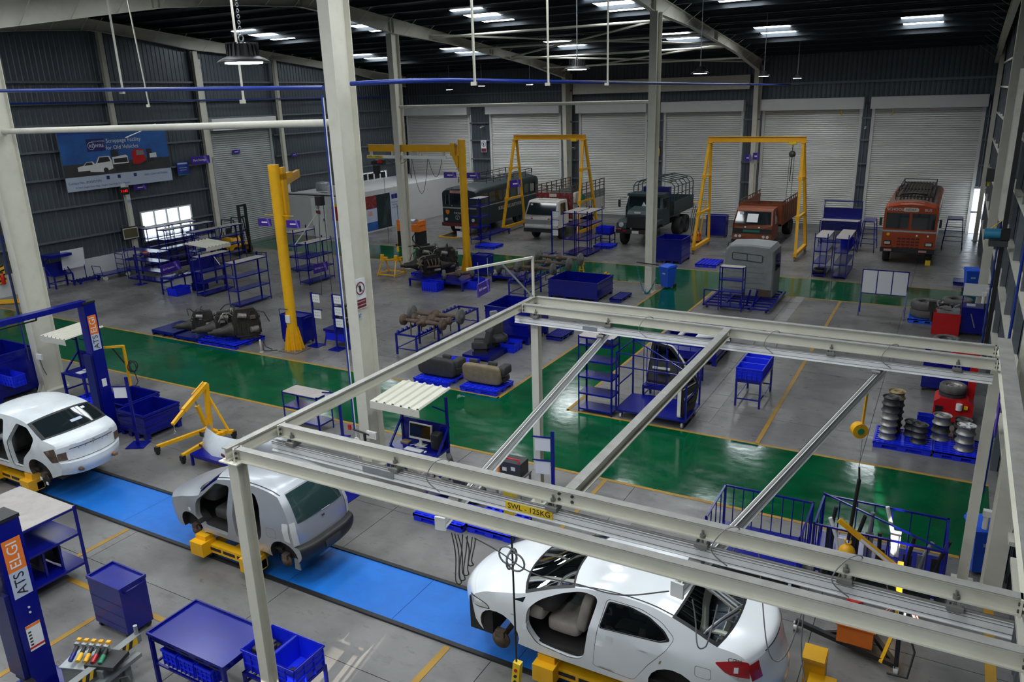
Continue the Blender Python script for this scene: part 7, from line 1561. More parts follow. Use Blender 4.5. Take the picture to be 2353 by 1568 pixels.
def workdesk(label,x,y,rz,w=1.2,d=.6,H=.75,hood=True,back=True,roof=None,name='work_desk',paper=True):
 t=thing(name,label,'desk',(x,y,0),rz)
 bx('top',t,'blue_steel',(-w/2,-d/2,H-.04),(w/2,d/2,H))
 for sx in(-1,1):
  for sy in(-1,1):bx('leg',t,'blue_steel',(sx*(w/2-.03)-.03,sy*(d/2-.03)-.03,0),(sx*(w/2-.03)+.03,sy*(d/2-.03)+.03,H-.04))
  bx('rail',t,'blue_steel',(sx*(w/2-.03)-.015,-d/2,.2),(sx*(w/2-.03)+.015,d/2,.24))
 bx('rail',t,'blue_steel',(-w/2,d/2-.05,.2),(w/2,d/2-.02,.24))
 if back:bx('back_panel',t,'blue_steel',(-w/2,d/2-.02,H),(w/2,d/2,H+.52))
 if roof:
  for sx in(-1,1):
   bx('canopy_post',t,'blue_steel',(sx*(w/2-.025)-.025,d/2-.04,H),(sx*(w/2-.025)+.025,d/2+.01,roof-.02));b=MB();b.bar((sx*(w/2-.02),d/2-.02,roof-.35),(sx*(w/2-.02),-d*.3,roof-.05),.03);b.build('canopy_brace','blue_steel',t);b=MB();b.bar((sx*(w/2),-d*.25,H+.0),(sx*(w/2),d/2,H+.48),.04);b.build('side_brace','blue_steel',t)
 return t
def canopy(par,w,l,z,tilt=.12,m='truck_white',n=6,off=(0,0),along='y'):
 """corrugated roof sheet; ribs run along y"""
 b=MB();vs=[];pr=[];k=0;p=w/n
 for i in range(n):pr+=[(-w/2+i*p,0),(-w/2+i*p+p*.62,0),(-w/2+i*p+p*.74,.035),(-w/2+i*p+p*.90,.035)]
 pr.append((w/2,0))
 for x,h in pr:vs+=[(x,-l/2,h-tilt*l/2),(x,l/2,h+tilt*l/2),(x,-l/2,h-.006-tilt*l/2),(x,l/2,h-.006+tilt*l/2)]
 fs=[]
 for i in range(len(pr)-1):a=4*i;fs+=[(a,a+4,a+5,a+1),(a+2,a+3,a+7,a+6),(a,a+2,a+6,a+4),(a+1,a+5,a+7,a+3)]
 b.add(vs,fs);o=b.build('canopy_sheet',m,par,(off[0],off[1],z));bx('canopy_fascia',par,m,(off[0]-w/2,off[1]-l/2-.012,z-tilt*l/2-.16),(off[0]+w/2,off[1]-l/2,z-tilt*l/2));return o
def pc(par,x,y,z,s=1.0,rz=0):
 b=MB();b.box((-.29*s,-.02,.14),(.29*s,.02,.50));o=b.build('monitor_case','plate',par,(x,y,z),(-.12,0,rz));b=MB();b.box((-.27*s,-.023,.19),(.27*s,-.0205,.48));b.build('monitor_screen','screen',par,(x,y,z),(-.12,0,rz));b=MB();b.box((-.03,-.02,0),(.03,.02,.2));b.box((-.12,-.08,0),(.12,.08,.012));b.build('monitor_stand','plate',par,(x,y+.03,z),(0,0,rz))
 b=MB();b.box((-.22,-.07,0),(.22,.07,.018));b.build('keyboard','white_paper',par,(x,y-.24,z+.002),(0,0,rz));b=MB();b.ell((.30,-.24,.015),(.03,.045,.02));b.build('mouse','white_paper',par,(x,y,z+.002),(0,0,rz))
wd=workdesk('blue desk with a computer under a corrugated canopy by column B7',-9.42,12.28,0,1.25,.62,.75,roof=1.92);canopy(wd,1.25,1.15,2.0,.06,'cream',6,(-.02,-.08));pc(wd,.0,.10,.75)
b=MB();padded(b,(.33,.0,.75),(.56,.22,1.15));b.build('bag','black',wd);b=MB();b.tube([(-.2,0,.77),(-.05,.1,.79),(.1,.02,.77),(.0,-.05,.78),(.2,.05,.77)],.006,4);b.build('cable','white_paint',wd);bx('folder',wd,'brass',(-.5,.05,.75),(-.3,.2,.78))
wl=workdesk('blue desk under a corrugated canopy by the leftmost column',-21.2,12.25,0,1.05,.62,.74,roof=1.9);canopy(wl,1.15,1.15,1.98,.06,'cream',6,(0,-.05));bx('clipboard',wl,'white_paper',(-.1,-.15,.74),(.15,.05,.75));bx('scanner',wl,'black',(.2,0,.74),(.45,.25,.95));bx('reader',wl,'yellow',(.15,.28,1.05),(.27,.30,1.1));bx('document',wl,'white_paper',(-.15,.1,.74),(.2,.25,.755))
wc=workdesk('blue desk beneath a corrugated canopy among the store racks',-29.3,23.55,PI/2,1.35,.6,.78,roof=1.95);canopy(wc,1.35,1.5,2.02,.06,'cream',7,(0,-.2));bx('side_panel',wc,'blue_steel',(-.66,-.3,.2),(-.62,.3,.78));b=MB();b.box((-.5,-.2,.78),(-.1,.15,.80));b.build('sheet','white_paper',wc)
pt_=bench('blue parts table holding black trim under the station 3 sign',-30.05,-29.35,21.6,22.85,.80);rr=random.Random(9)
for k in range(5):b=MB();p=Vector((-29.7+rr.uniform(-.15,.2),22.2+rr.uniform(-.3,.45),.83));b.tube([p,p+Vector((.15,.1,.06)),p+Vector((.1,.25,.05))],.035,6);tag(b.build('scrap_trim','black',None),'piece of black car trim on the station 3 table, number %s from the sign'%('one','two','three','four','five')[k],'trim piece','trim on the station 3 table')
ww=workdesk('blue work bench with a hood beside the white board',-36.1,20.75,PI/2,.95,.6,.62,roof=1.55);bx('hood',ww,'blue_steel',(-.5,-.45,1.45),(.5,.35,1.58))
wb=thing('white_board','plain white board on a stand against the left wall','board',(XL+.48,21.55,0));b=MB();b.box((-.015,-.56,.75),(.015,.56,1.65));b.build('panel','white_paper',wb,None,(0,.1,0))
for s in(-1,1):b=MB();b.bar((.1,s*.5,0),(.08,s*.5,1.0),.03);b.build('leg','blue_steel',wb)
dk=workdesk('blue desk below the olive screen monitor with an orange helmet on it',-35.2,24.7,PI/2,1.0,.55,.95,back=False);b=MB();b.ell((0,0,0),(.15,.12,.11));b.cyl((0,0,-.03),(0,0,-.02),.17,14);tag(b.build('safety_helmet','orange',None,(-35.2,24.75,.985)),'orange safety helmet on the blue desk below the monitor','helmet')
rb=thing('display_board','white three-panel board on blue legs at the green lane','board',(-1.75,29.95,0))
for k in range(3):bx('panel',rb,'white_paper',(-.72+k*.49,-.015,.80),(-.27+k*.49 if k<2 else .72,.0,1.62))
for x in(-.74,-.25,.24,.74):bx('upright',rb,'blue_steel',(x-.015,-.02,.78),(x+.015,.015,1.66))
for z in(.77,1.63):bx('cross_rail',rb,'blue_steel',(-.75,-.02,z),(.75,.015,z+.03))
for s in(-1,1):b=MB();b.bar((s*.74,-.28,0),(s*.74,0,.95),.035);b.bar((s*.74,.28,0),(s*.74,0,.95),.035);b.build('leg','blue_steel',rb)
pt2=thing('platform_trolley','low blue platform trolley with a push handle along the left wall','trolley',(-35.6,23.05,0),0);bx('deck',pt2,'blue_steel',(-.38,-.75,.24),(.38,.75,.29));b=MB();b.tube([(-.33,-.74,.28),(-.33,-.80,.72),(.33,-.80,.72),(.33,-.74,.28)],.02,6);b.build('handle','blue_steel',pt2)
for s in(-1,1):
 for y in(-.6,.6):b=MB();b.cyl((s*.3-.03,y,.11),(s*.3+.03,y,.11),.11,14);b.build('wheel','plate',pt2)
rl_=thing('roller_track','low blue roller track lying beside the platform trolley','roller track',(-36.0,21.9,0));
for s in(-1,1):bx('rail',rl_,'blue_steel',(s*.25-.02,-.6,.1),(s*.25+.02,.6,.16));bx('foot',rl_,'blue_steel',(s*.25-.03,-.5,0),(s*.25+.03,-.4,.1));bx('foot',rl_,'blue_steel',(s*.25-.03,.4,0),(s*.25+.03,.5,.1))
for k in range(7):b=MB();b.cyl((-.24,-.5+k*.17,.16),(.24,-.5+k*.17,.16),.04,8);b.build('roller','blue_dark',rl_)
rl2=thing('roller_track','low blue roller track on the floor beside the left gantry','roller track',(-23.55,39.6,0))
for s in(-1,1):bx('rail',rl2,'blue_steel',(s*.35-.02,-1.3,.25),(s*.35+.02,1.3,.32));bx('foot',rl2,'blue_steel',(s*.35-.03,-1.2,0),(s*.35+.03,-1.1,.25));bx('foot',rl2,'blue_steel',(s*.35-.03,1.1,0),(s*.35+.03,1.2,.25))
for k in range(9):b=MB();b.cyl((-.34,-1.2+k*.3,.3),(.34,-1.2+k*.3,.3),.045,8);b.build('roller','blue_dark',rl2)
ld=thing('step_trolley','blue tubular step trolley standing by the sign post','trolley',(-36.1,24.2,0))
for s in(-1,1):b=MB();b.tube([(s*.3,-.35,.0),(s*.3,-.35,1.0),(s*.3,-.2,1.12),(s*.3,.35,1.1),(s*.3,.35,.0)],.018,6);b.build('side_frame','blue_steel',ld)
for z in(.25,.5,.75,1.0):b=MB();b.bar((-.3,-.35,z),(.3,-.35,z),.03);b.build('rung','blue_steel',ld)
bx('deck',ld,'blue_steel',(-.3,-.35,.18),(.3,.35,.22));bx('step',ld,'blue_steel',(-.3,.0,.6),(.3,.35,.63))
pj_=thing('pallet_jack','yellow hand pallet jack at the left wall','pallet jack',(-34.9,18.05,0),-.9)
for s in(-1,1):bx('fork',pj_,'yellow',(s*.2-.08,-.9,.06),(s*.2+.08,.25,.12));b=MB();b.cyl((s*.2-.04,-.75,.05),(s*.2+.04,-.75,.05),.05,10);b.build('roller','plate',pj_);b=MB();b.cyl((s*.09-.03,.42,.1),(s*.09+.03,.42,.1),.1,14);b.build('wheel','plate',pj_)
bx('pump_block',pj_,'yellow',(-.25,.2,.1),(.25,.4,.35));b=MB();b.tube([(0,.42,.2),(0,.62,1.05),(-.12,.66,1.25),(.12,.66,1.25),(0,.62,1.05)],.02,6);b.build('handle','black',pj_)
for y,lb in((18.38,'first'),(19.15,'second')):
 t=board('black and yellow hazard board behind the %s extinguisher'%lb,(XL+.23,y,1.05),PI/2,.42,.8,'hazard_yellow',th=.02)
 for k in range(4):b=MB();b.prism([(-.20,-.36+k*.2),(-.20,-.28+k*.2),(.20,-.18+k*.2),(.20,-.26+k*.2)],-.024,-.021,'y');b.build('stripe','ink',t)
 t=thing('fire_extinguisher','red fire extinguisher hung on the %s hazard board'%lb,'extinguisher',(XL+.36,y,.62));b=MB();b.lathe([(0,0),(.075,0),(.08,.02),(.08,.36),(.05,.44),(.025,.46),(.025,.5),(0,.5)],14);b.build('cylinder','red_paint',t);b=MB();b.tube([(0,0,.5),(.06,.03,.48),(.1,.04,.3),(.09,.03,.12)],.012,5);b.build('hose','rubber',t);bx('valve_handle',t,'black',(-.02,-.06,.5),(.02,.06,.54))
b=MB();b.lathe([(.0,0),(.035,0),(.035,.42),(.03,.44),(0,.44)],12);b.lathe([(.035,.0),(.06,.0),(.06,.015),(.035,.015)],12);tag(b.build('bollard','truck_white',None,(-19.57,17.39,0)),'short white bollard beside the front jib column','bollard')
yf_=thing('floor_frame','yellow framed scale plate on the floor before the green bus','floor frame',(-26.1,39.3,0))
for s in(-1,1):bx('side_bar',yf_,'yellow',(s*.6-.05,-1.0,0),(s*.6+.05,1.0,.06));bx('end_bar',yf_,'yellow',(-.6,s*1.0-.05,0),(.6,s*1.0+.05,.06))
bx('plate',yf_,'dark_steel',(-.55,-.95,0),(.55,.95,.03))
# = trolleys with cages, doors, bumpers
def caged(label,x0,x1,y0,y1,zd,H,bars=8,name='cage_trolley',sides=('b','l','r'),brace=False):
 t=thing(name,label,'trolley',((x0+x1)/2,(y0+y1)/2,0));w=(x1-x0)/2;l=(y1-y0)/2;bx('deck',t,'blue_steel',(-w,-l,zd-.05),(w,l,zd))
 for sx in(-1,1):
  for sy in(-1,1):
   bx('post',t,'blue_steel',(sx*(w-.02)-.02,sy*(l-.02)-.02,zd),(sx*(w-.02)+.02,sy*(l-.02)+.02,H));b=MB();b.cyl((-.025,0,.07),(.025,0,.07),.07,14);b.build('caster','lamp_clear',t,(sx*(w-.12),sy*(l-.12),0));bx('caster_fork',t,'blue_steel',(sx*(w-.12)-.04,sy*(l-.12)-.03,.08),(sx*(w-.12)+.04,sy*(l-.12)+.03,zd-.05))
 for sd in sides:
  p,q={'b':((-w,l-.02),(w,l-.02)),'f':((-w,-l+.02),(w,-l+.02)),'l':((-w+.02,-l),(-w+.02,l)),'r':((w-.02,-l),(w-.02,l))}[sd]
  b=MB();b.bar((*p,H-.015),(*q,H-.015),.03);b.build('top_rail','blue_steel',t)
  n=bars if sd in 'bf' else max(3,bars//2)
  for k in range(1,n):f=k/n;x=p[0]+(q[0]-p[0])*f;y=p[1]+(q[1]-p[1])*f;b=MB();b.cyl((x,y,zd),(x,y,H-.02),.011,5);b.build('bar','blue_steel',t)
 return t
c1=caged('left blue cage trolley beyond the front beams',-3.0,-1.45,11.65,12.95,.30,1.05,9)
c2=caged('right blue cage trolley filled with upright car trims',-1.36,.60,12.22,13.35,.30,1.05,7,sides=('b','f','l','r'));b=MB();b.bar((-.98,.56,1.06),(.98,-.56,1.06),.025);b.build('top_rail','blue_steel',c2)
rr=random.Random(12)
for k in range(9):
 x=-1.15+k*.2;y=12.5+rr.uniform(0,.6);ln=rr.uniform(-.2,.2);b=MB();h=rr.uniform(.55,.95)
 pts=[(0,0,.30),(ln*.3,.05,.30+h*.5),(ln,.12,.30+h)];b.tube([(p[0],p[1]*.3,p[2])for p in pts],.035,6);b.box((-.05,-.01,.30),(.08,.012,.30+h*.55))
 tag(b.build('car_trim',('black','white_paint','black','cab_grey')[k%4],None,(x,y,0)),'%s car trim strip from the left standing in the right cage trolley'%('first','second','third','fourth','fifth','sixth','seventh','eighth','ninth')[k],'trim piece','trims in the right cage trolley')
c3=caged('blue wheeled trolley with tall hoops holding car doors',-6.86,-5.02,17.22,18.45,.25,1.78,6,'door_trolley',('b',))
for p,q in(((-.9,-.6,1.76),(-.9,.6,1.76)),((-.9,-.6,1.4),(.9,-.6,1.4)),((.9,-.6,1.76),(.9,.6,1.76)),((-.9,.6,1.76),(.9,-.6,1.5)),((-.9,-.6,.85),(-.9,.6,.85)),((.9,-.6,.75),(.9,.6,.75)),((-.9,-.6,1.76),(.9,-.6,1.7))):b=MB();b.bar(p,q,.025);b.build('hoop_bar','blue_steel',c3)
for k in range(5):b=MB();b.cyl((-.35+k*.27,.1,1.74),(-.35+k*.27,.1,.75),.012,5);b.build('bar','blue_steel',c3)
def car_door(label,x,y,z,rz,m='white_paint',tilt=.1):
 t=thing('car_door',label,'car door',(x,y,z),rz);t.rotation_euler=(tilt,0,rz)
 O=roundp([(-.50,.0),(.28,-.02),(.40,.12),(.60,.52),(.50,.72),(.20,1.08),(-.38,1.16),(-.42,.62)],.09);I=roundp([(-.36,.68),(.44,.66),(.14,1.0),(-.32,1.08)],.06);L_=roundp([(-.42,.08),(.22,.06),(.34,.18),(.50,.52),(.42,.62),(-.36,.63)],.06)
 def ringmesh(o_,i_,y0,y1):
  V=[Vector(p)for p in o_]+[Vector(p)for p in i_];n=len(o_);k=len(i_);r=delaunay_2d_cdt(V,[(a,(a+1)%n)for a in range(n)]+[(n+a,n+(a+1)%k)for a in range(k)],[],0,1e-6);b=MB()
  fs=[f for f in r[2]if inside((r[0][f[0]]+r[0][f[1]]+r[0][f[2]])/3,o_)and not inside((r[0][f[0]]+r[0][f[1]]+r[0][f[2]])/3,i_)]
  b.add([(v.x,y0,v.y)for v in r[0]],fs);b.add([(v.x,y1,v.y)for v in r[0]],[tuple(reversed(f))for f in fs]);
  for poly in(o_,i_):q=len(poly);b.add([(p[0],y0,p[1])for p in poly]+[(p[0],y1,p[1])for p in poly],[(a,(a+1)%q,q+(a+1)%q,q+a)for a in range(q)])
  return b
 ringmesh(O,I,0,.09).build('shell',m,t);b=MB();b.prism(L_,-.025,0,'y');b.build('inner_lining','seat_dark',t);b=MB();b.box((-.30,-.05,.42),(.18,-.025,.48));b.build('lining_strip','plate',t);b=MB();padded(b,(-.15,-.07,.28),(.18,-.02,.36));b.build('arm_rest','black',t);b=MB();b.prism(I,.03,.035,'y');b.build('window_glass','car_glass',t);ringmesh([(p[0]*.97,p[1]*.985+.01)for p in O],I,-.006,0).build('seal','black',t)
 return t
st_=bench('blue stand carrying a white car door behind the door trolley',-6.65,-5.45,18.62,19.25,.45,low=.15)
car_door('white car door with a black lining standing on the blue stand',-6.15,18.85,.46,.0,tilt=-.08);car_door('white and grey car door standing on the door trolley',-5.1,17.75,.26,PI/2-.15,'plate',tilt=-.05)
for x,y,z,lb in((-5.95,22.6,.95,'white car body panel lying in the long blue bin'),(-6.5,22.9,.98,'white bumper cover sticking out of the long blue bin')):
 b=MB();b.tube([(-.5,0,-.2),(-.35,.1,0),(.1,.15,.06),(.5,.1,.0),(.6,0,-.2)],.09,8);tag(b.build('bumper_cover','white_paint',None,(x,y,z-.25)),lb,'bumper')
bench('narrow blue stand with black parts behind the door trolley',-6.9,-5.6,20.3,20.8,1.0)
lb_=bench('low dark blue platform behind the silver hatchback',-14.6,-13.4,10.5,11.0,.30,low=0)
bp_=thing('car_bumper','silver white bumper lying on the low blue platform','bumper',(-14.0,10.8,.30),-.15)
loft('cover',bp_,'car_white_old',[[(-.75,.22,0),(-.75,.30,.20),(-.72,.36,.42)],[(-.62,-.02,0),(-.62,.02,.22),(-.60,.14,.45)],[(0,-.16,0),(0,-.12,.22),(0,.04,.44)],[(.62,-.02,0),(.62,.02,.22),(.60,.14,.45)],[(.75,.22,0),(.75,.30,.20),(.72,.36,.42)]],False,True)
for x in(-.55,.35):bx('reflector',bp_,'dark_red',(x-.07,-.105,.05),(x+.07,-.085,.11),(0,0,-.1))
b=MB();b.box((-.70,.0,.26),(-.58,.03,.36));b.build('lamp_slot','black',bp_)
bp2=thing('car_bumper','shiny silver bumper half hidden under the inner front beam','bumper',(-13.0,11.35,0),.5);loft('cover',bp2,'car_silver',[[(-.7,.25,.25),(-.7,.30,.45),(-.65,.36,.6)],[(-.5,0,.2),(-.5,.03,.45),(-.5,.14,.62)],[(0,-.12,.2),(0,-.08,.45),(0,.05,.62)],[(.5,0,.2),(.5,.03,.45),(.5,.14,.62)],[(.7,.25,.25),(.7,.30,.45),(.65,.36,.6)]],False,True);bx('stand_block',bp2,'black',(-.4,-.05,0),(.4,.1,.22))
# = wheelie bins
def wheelie(label,x,y,rz,H=.98):
 t=thing('wheelie_bin',label,'wheelie bin',(x,y,0),rz);s=H/.98
 loft('body',t,'blue_plastic_sky',[[(-.18*s,-.20*s,.06),(.18*s,-.20*s,.06),(.18*s,.20*s,.06),(-.18*s,.20*s,.06)],[(-.24*s,-.27*s,.88*s),(.24*s,-.27*s,.88*s),(.24*s,.27*s,.88*s),(-.24*s,.27*s,.88*s)]]);b=MB();b.box((-.26*s,-.29*s,.88*s),(.26*s,.30*s,.93*s));b.prism([(-.29*s,.93*s),(.30*s,.93*s),(.24*s,.99*s),(-.2*s,.97*s)],-.24*s,.24*s,'x');b.build('lid','blue_plastic_sky',t)
 for q in(-1,1):b=MB();b.cyl((q*.2*s-.03,.22*s,.09),(q*.2*s+.03,.22*s,.09),.09,14);b.build('wheel','rubber',t)
 b=MB();b.tube([(-.2*s,.3*s,.9*s),(-.2*s,.37*s,.92*s),(.2*s,.37*s,.92*s),(.2*s,.3*s,.9*s)],.015,5);b.build('handle','blue_plastic_sky',t);bx('print',t,'banner_white',(-.08*s,-.262*s,.62*s),(.08*s,-.252*s,.68*s));return t
wheelie('blue wheelie bin beside the hose column',-10.1,31.15,-.4);wheelie('blue wheelie bin against the right wall near the orange bus',1.02,34.75,.2);wheelie('blue wheelie bin at the right behind the crane frame',1.14,13.75,.3,.92)
# = front left equipment
ft=bench('blue sheet topped table in front with crates below',-9.14,-7.62,5.43,6.27,.85,low=.35)
for s in(-1,1):bx('rim',ft,'blue_steel',(-.77,s*.42-.012,.84),(.77,s*.42+.012,.88));bx('rim',ft,'blue_steel',(s*.765-.012,-.42,.84),(s*.765+.012,.42,.88))
for k in range(5):bx('rail_slot',ft,'black',(-.68+k*.29,-.4225,.775),(-.50+k*.29,-.419,.80))
for k,x in enumerate((-8.75,-8.4,-8.05)):crate('%s small blue bin hung beneath the sheet topped table'%('left','middle','right')[k],x,5.55,.42,.30,.22,.26,0,'blue_plastic','small bins beneath the table')
cs=thing('crate_stand','grey blue angle stand carrying two open crates in front','stand',(-7.08,5.97,0))
for sx in(-1,1):
 for sy in(-1,1):bx('leg',cs,'blue_steel',(sx*.44-.02,sy*.30-.02,0),(sx*.44+.02,sy*.30+.02,.66))
for s in(-1,1):bx('rail',cs,'blue_steel',(-.46,s*.30-.02,.62),(.46,s*.30+.02,.66));bx('rail',cs,'blue_steel',(s*.44-.02,-.3,.62),(s*.44+.02,.3,.66))
ca=crate('left open crate with black parts on the front stand',-7.32,5.98,.665,.44,.56,.33);cb=crate('right open crate on the front stand with one black piece',-6.84,5.98,.665,.46,.56,.33)
for k in range(6):b=MB();p=Vector((-7.34+rr.uniform(-.1,.1),6.0+rr.uniform(-.15,.15),.75+.03*k));padded(b,p-Vector((.07,.09,.05)),p+Vector((.08,.07,.05)));tag(b.build('scrap_part','engine_dark' if k%2 else 'black',None),'black car part in the left front crate, number %s in the pile'%('one','two','three','four','five','six')[k],'scrap part','parts in the left front crate')
b=MB();padded(b,(-6.94,5.86,.69),(-6.72,5.98,.75));tag(b.build('scrap_part','black',None),'single black piece at the bottom of the right front crate','scrap part')
for k in range(3):
 y=5.78+k*.28;t=thing('bonnet_frame','blue slotted frame with a car bonnet, %s in the parts cart'%('nearest','middle','farthest')[k],'frame',(-13.3,y,.28))
 for p,q in(((-.55,0,0),(-.55,0,.50)),((.55,0,0),(.55,0,.50)),((-.55,0,.50),(.55,0,.50))):b=MB();b.bar(p,q,.035);b.build('frame_bar','blue_steel',t)
 loft('bonnet',t,'steel_rim' if k<2 else 'dark_steel',[[(-.48,.05,.03),(-.48,.07,.40)],[(-.2,.03,.02),(-.2,.05,.45)],[(.2,.03,.02),(.2,.05,.45)],[(.48,.05,.03),(.48,.07,.40)]],False,True)
 for x in(-.25,.1):bx('pressed_pocket',t,'dark_steel',(x-.12,.025,.12),(x+.16,.035,.32))
ou=thing('filter_station','grey steel box with coloured cylinders on top','machine',(-9.85,4.98,0),.35)
bx('box',ou,'cab_grey',(-.32,-.20,0),(.32,.20,.48));bx('tray',ou,'galvanised',(-.34,-.22,.48),(.34,.22,.50));bx('black_panel',ou,'black',(.05,-.2,.50),(.50,.15,.56))
for k,m in enumerate(('blue_steel','hazard_yellow','yellow','red_lamp','green_box')):
 x=-.26+k*.115;b=MB();b.cyl((x,.12,.62),(x+.06,-.14,.56),.03,10);b.build('cylinder','black',ou);b=MB();b.cyl((x+.035,-.02,.588),(x+.06,-.145,.559),.032,10);b.build('cylinder_band',m,ou);b=MB();b.box((x-.03,.13,.64),(x+.03,.18,.69));b.build('valve_tap','yellow',ou);bx('clamp',ou,'galvanised',(x-.035,.08,.56),(x+.035,.13,.66))
sa=thing('striped_arm','grey steel lifting arm with black and yellow stripes','lift arm',(-9.55,4.28,0),1.68)
b=MB();b.box((.0,-.06,.42),(1.35,.06,.54));b.build('beam','cab_grey',sa);b=MB();b.box((-.1,-.20,.30),(1.2,-.07,.36));b.build('lower_channel','galvanised',sa)
for k in range(9):b=MB();x=.15+k*.12;b.prism([(x,.425),(x+.06,.425),(x+.10,.535),(x+.04,.535)],-.0635,-.0605,'y');b.build('stripe','ink',sa)
bx('stripe_panel',sa,'hazard_yellow',(.12,-.0605,.425),(1.28,-.060,.535));b=MB();b.cyl((1.33,0,.38),(1.33,0,.68),.03,10);b.build('pivot_pin','galvanised',sa)
for x in(.15,1.0):bx('leg',sa,'cab_grey',(x-.05,-.12,0),(x+.05,.04,.42))
b=MB();b.tube([(1.3,.02,.45),(1.42,.12,.35),(1.3,.25,.2),(1.1,.28,.15)],.022,6);b.build('hose','rubber',sa)
tk=thing('steel_bottle','small pale steel tank with pipe fittings at the bottom edge','tank',(-8.72,4.72,0));b=MB();b.lathe([(0,0),(.17,0),(.18,.03),(.18,.52),(.16,.56),(.05,.60),(0,.60)],20);b.build('vessel','galvanised',tk);b=MB();b.tube([(-.1,0,.58),(-.12,.05,.72),(.0,.1,.76),(.12,.06,.70),(.1,0,.58)],.018,6);b.build('pipe','rubber',tk);b=MB();b.cyl((0,0,.6),(0,0,.68),.03,8);b.box((-.05,-.02,.66),(.05,.02,.70));b.cyl((.03,-.03,.6),(.12,-.05,.72),.02,8);b.build('valve','brass',tk)
bx_m=MB();bx_m.box((-.3,-.2,0),(.3,.2,.3));bx_m.prism([(-.3,.3),(.3,.3),(.25,.36),(-.25,.36)],-.2,.2,'y');tag(bx_m.build('motor_box','alu',None,(-9.35,4.35,0),(0,0,.5)),'flat grey metal case beside the striped arm at the bottom edge','case')
# = generator, loose cables, hoist fittings
gn=thing('generator','small black and red generator beside the inner crane post','generator',(-7.22,12.55,0));bx('table',gn,'cab_grey',(-.3,-.25,.48),(.3,.25,.52))
for sx in(-1,1):
 for sy in(-1,1):bx('leg',gn,'cab_grey',(sx*.27-.02,sy*.22-.02,0),(sx*.27+.02,sy*.22+.02,.48))
b=MB();b.box((-.22,-.18,.52),(.26,.18,.82));b.build('case','dark_steel',gn);bx('red_end',gn,'orange',(-.28,-.16,.54),(-.22,.16,.78));b=MB();b.tube([(-.2,-.14,.82),(-.2,-.14,.90),(.22,-.14,.90),(.22,-.14,.82)],.016,6);b.build('handle','red_paint',gn)
for k,(x,z)in enumerate(((-.1,.66),(.1,.70))):bx('label',gn,'plate',(x-.05,-.184,z-.04),(x+.05,-.18,z+.04))
def festoon(lb,x,y,z,w,d,m='cable',n=14,r=.007):return loopcable(lb,[(x+w*k/n,y+.03*math.sin(k),z-d*4*(k/n)*(1-k/n))for k in range(n+1)],r,m,'festoon_cable','cable')
for k,(x,w,d)in enumerate(((-4.20,.12,.62),(-4.16,.14,.56),(-4.12,.16,.48),(-4.02,.10,.34))):festoon('%s hanging loop of black cable below the left girder end'%('longest','second longest','third longest','shortest')[k],x,5.95,3.52,w,d)
festoon('black cable sagging from the left girder over the white car roof',-3.95,6.0,3.50,2.1,.22);festoon('grey cable loop hanging by the white car boot',-1.62,6.0,3.5,.22,.5,'cable_grey');festoon('grey cable loop hanging down to the floor right of the white car',-1.3,7.2,3.5,.55,1.35,'cable_grey');loopcable('long grey cable falling from the right girder to the lower edge',[(-.75,7.0,3.6),(-.78,7.0,2.6),(-.6,7.0,1.8),(-.25,6.8,1.0)],.008)
ho=thing('chain_hoist','yellow and black chain hoist pendant hanging by the white car','hoist',(-4.02,6.9,3.55));b=MB();b.box((-.06,-.06,-.25),(.06,.06,.12));b.build('hoist_body','yellow_light',ho);b=MB();b.ring((0,0,-.32),.07,.02,'y',16,6);b.build('hook','black',ho);b=MB();b.cyl((0,0,-.35),(-.02,.05,-2.35),.012,6);b.build('cord','black',ho)
for k in range(3):b=MB();b.ring((-.06+.05*k,.0,-.82-.03*k),.12,.012,'x' if k%2 else 'y',18,5);b.build('cord_loop','cable_grey',ho)
b=MB();b.box((-.05,-.04,-.2),(.05,.04,.2));b.build('pendant','yellow_light',ho,(-.02,.05,-2.55),(0,.1,0));
for k,m in enumerate(('red_paint','black','black')):b=MB();b.cyl((0,-.055,.1-k*.09),(0,-.04,.1-k*.09),.022,8);b.build('button',m,ho,(-.02,.05,-2.55),(0,.1,0))
hc=thing('coil_hose','blue coiled air hose hanging at the rear column foot','hose',(-10.55,29.85,0));pts=[]
for k in range(260):u=k/259;a=k*.75;x=-.42+.84*u;z=.045+1.15*(1-math.sin(PI*u))if u<.5 else .045+.7*(1-math.sin(PI*u));pts.append((x,.035*math.cos(a)-.08,z+.035*math.sin(a)))
b=MB();b.tube(pts,.012,4);b.build('coil','motor_blue',hc);b=MB();b.bar((-.45,-.05,1.30),(.5,-.05,1.24),.035);b.build('tap_bar','black',hc)
at_=thing('air_tap','blue air pipe drop with a tap low on column B7','pipe',(-10.95,12.05,0));b=MB();b.cyl((0,0,.95),(0,0,8.05),.022,8);b.build('drop_pipe','blue_pipe',at_);b=MB();b.cyl((.0,-.05,1.0),(.45,-.05,.95),.02,6);b.box((.3,-.08,.7),(.35,-.04,.95));b.build('valve','black',at_);bx('red_lever',at_,'red_paint',(-.12,-.08,.98),(-.05,-.04,1.1));b=MB();b.ring((.1,-.07,.75),.07,.02,'y',12,5);b.cyl((.05,-.07,.5),(.05,-.07,.7),.035,8);b.cyl((.16,-.07,.48),(.16,-.07,.68),.035,8);b.build('regulator','white_paint',at_);b=MB();b.cyl((.03,.0,.3),(.03,.0,8.0),.012,6);b.build('conduit','white_paint',at_)
t=thing('socket_box','white electrical socket box low on column B7','socket',(-10.45,12.05,.95));bx('box',t,'white_paint',(-.13,-.05,-.08),(.13,.0,.08));bx('face',t,'plate',(-.10,-.055,-.05),(.10,-.05,.05))
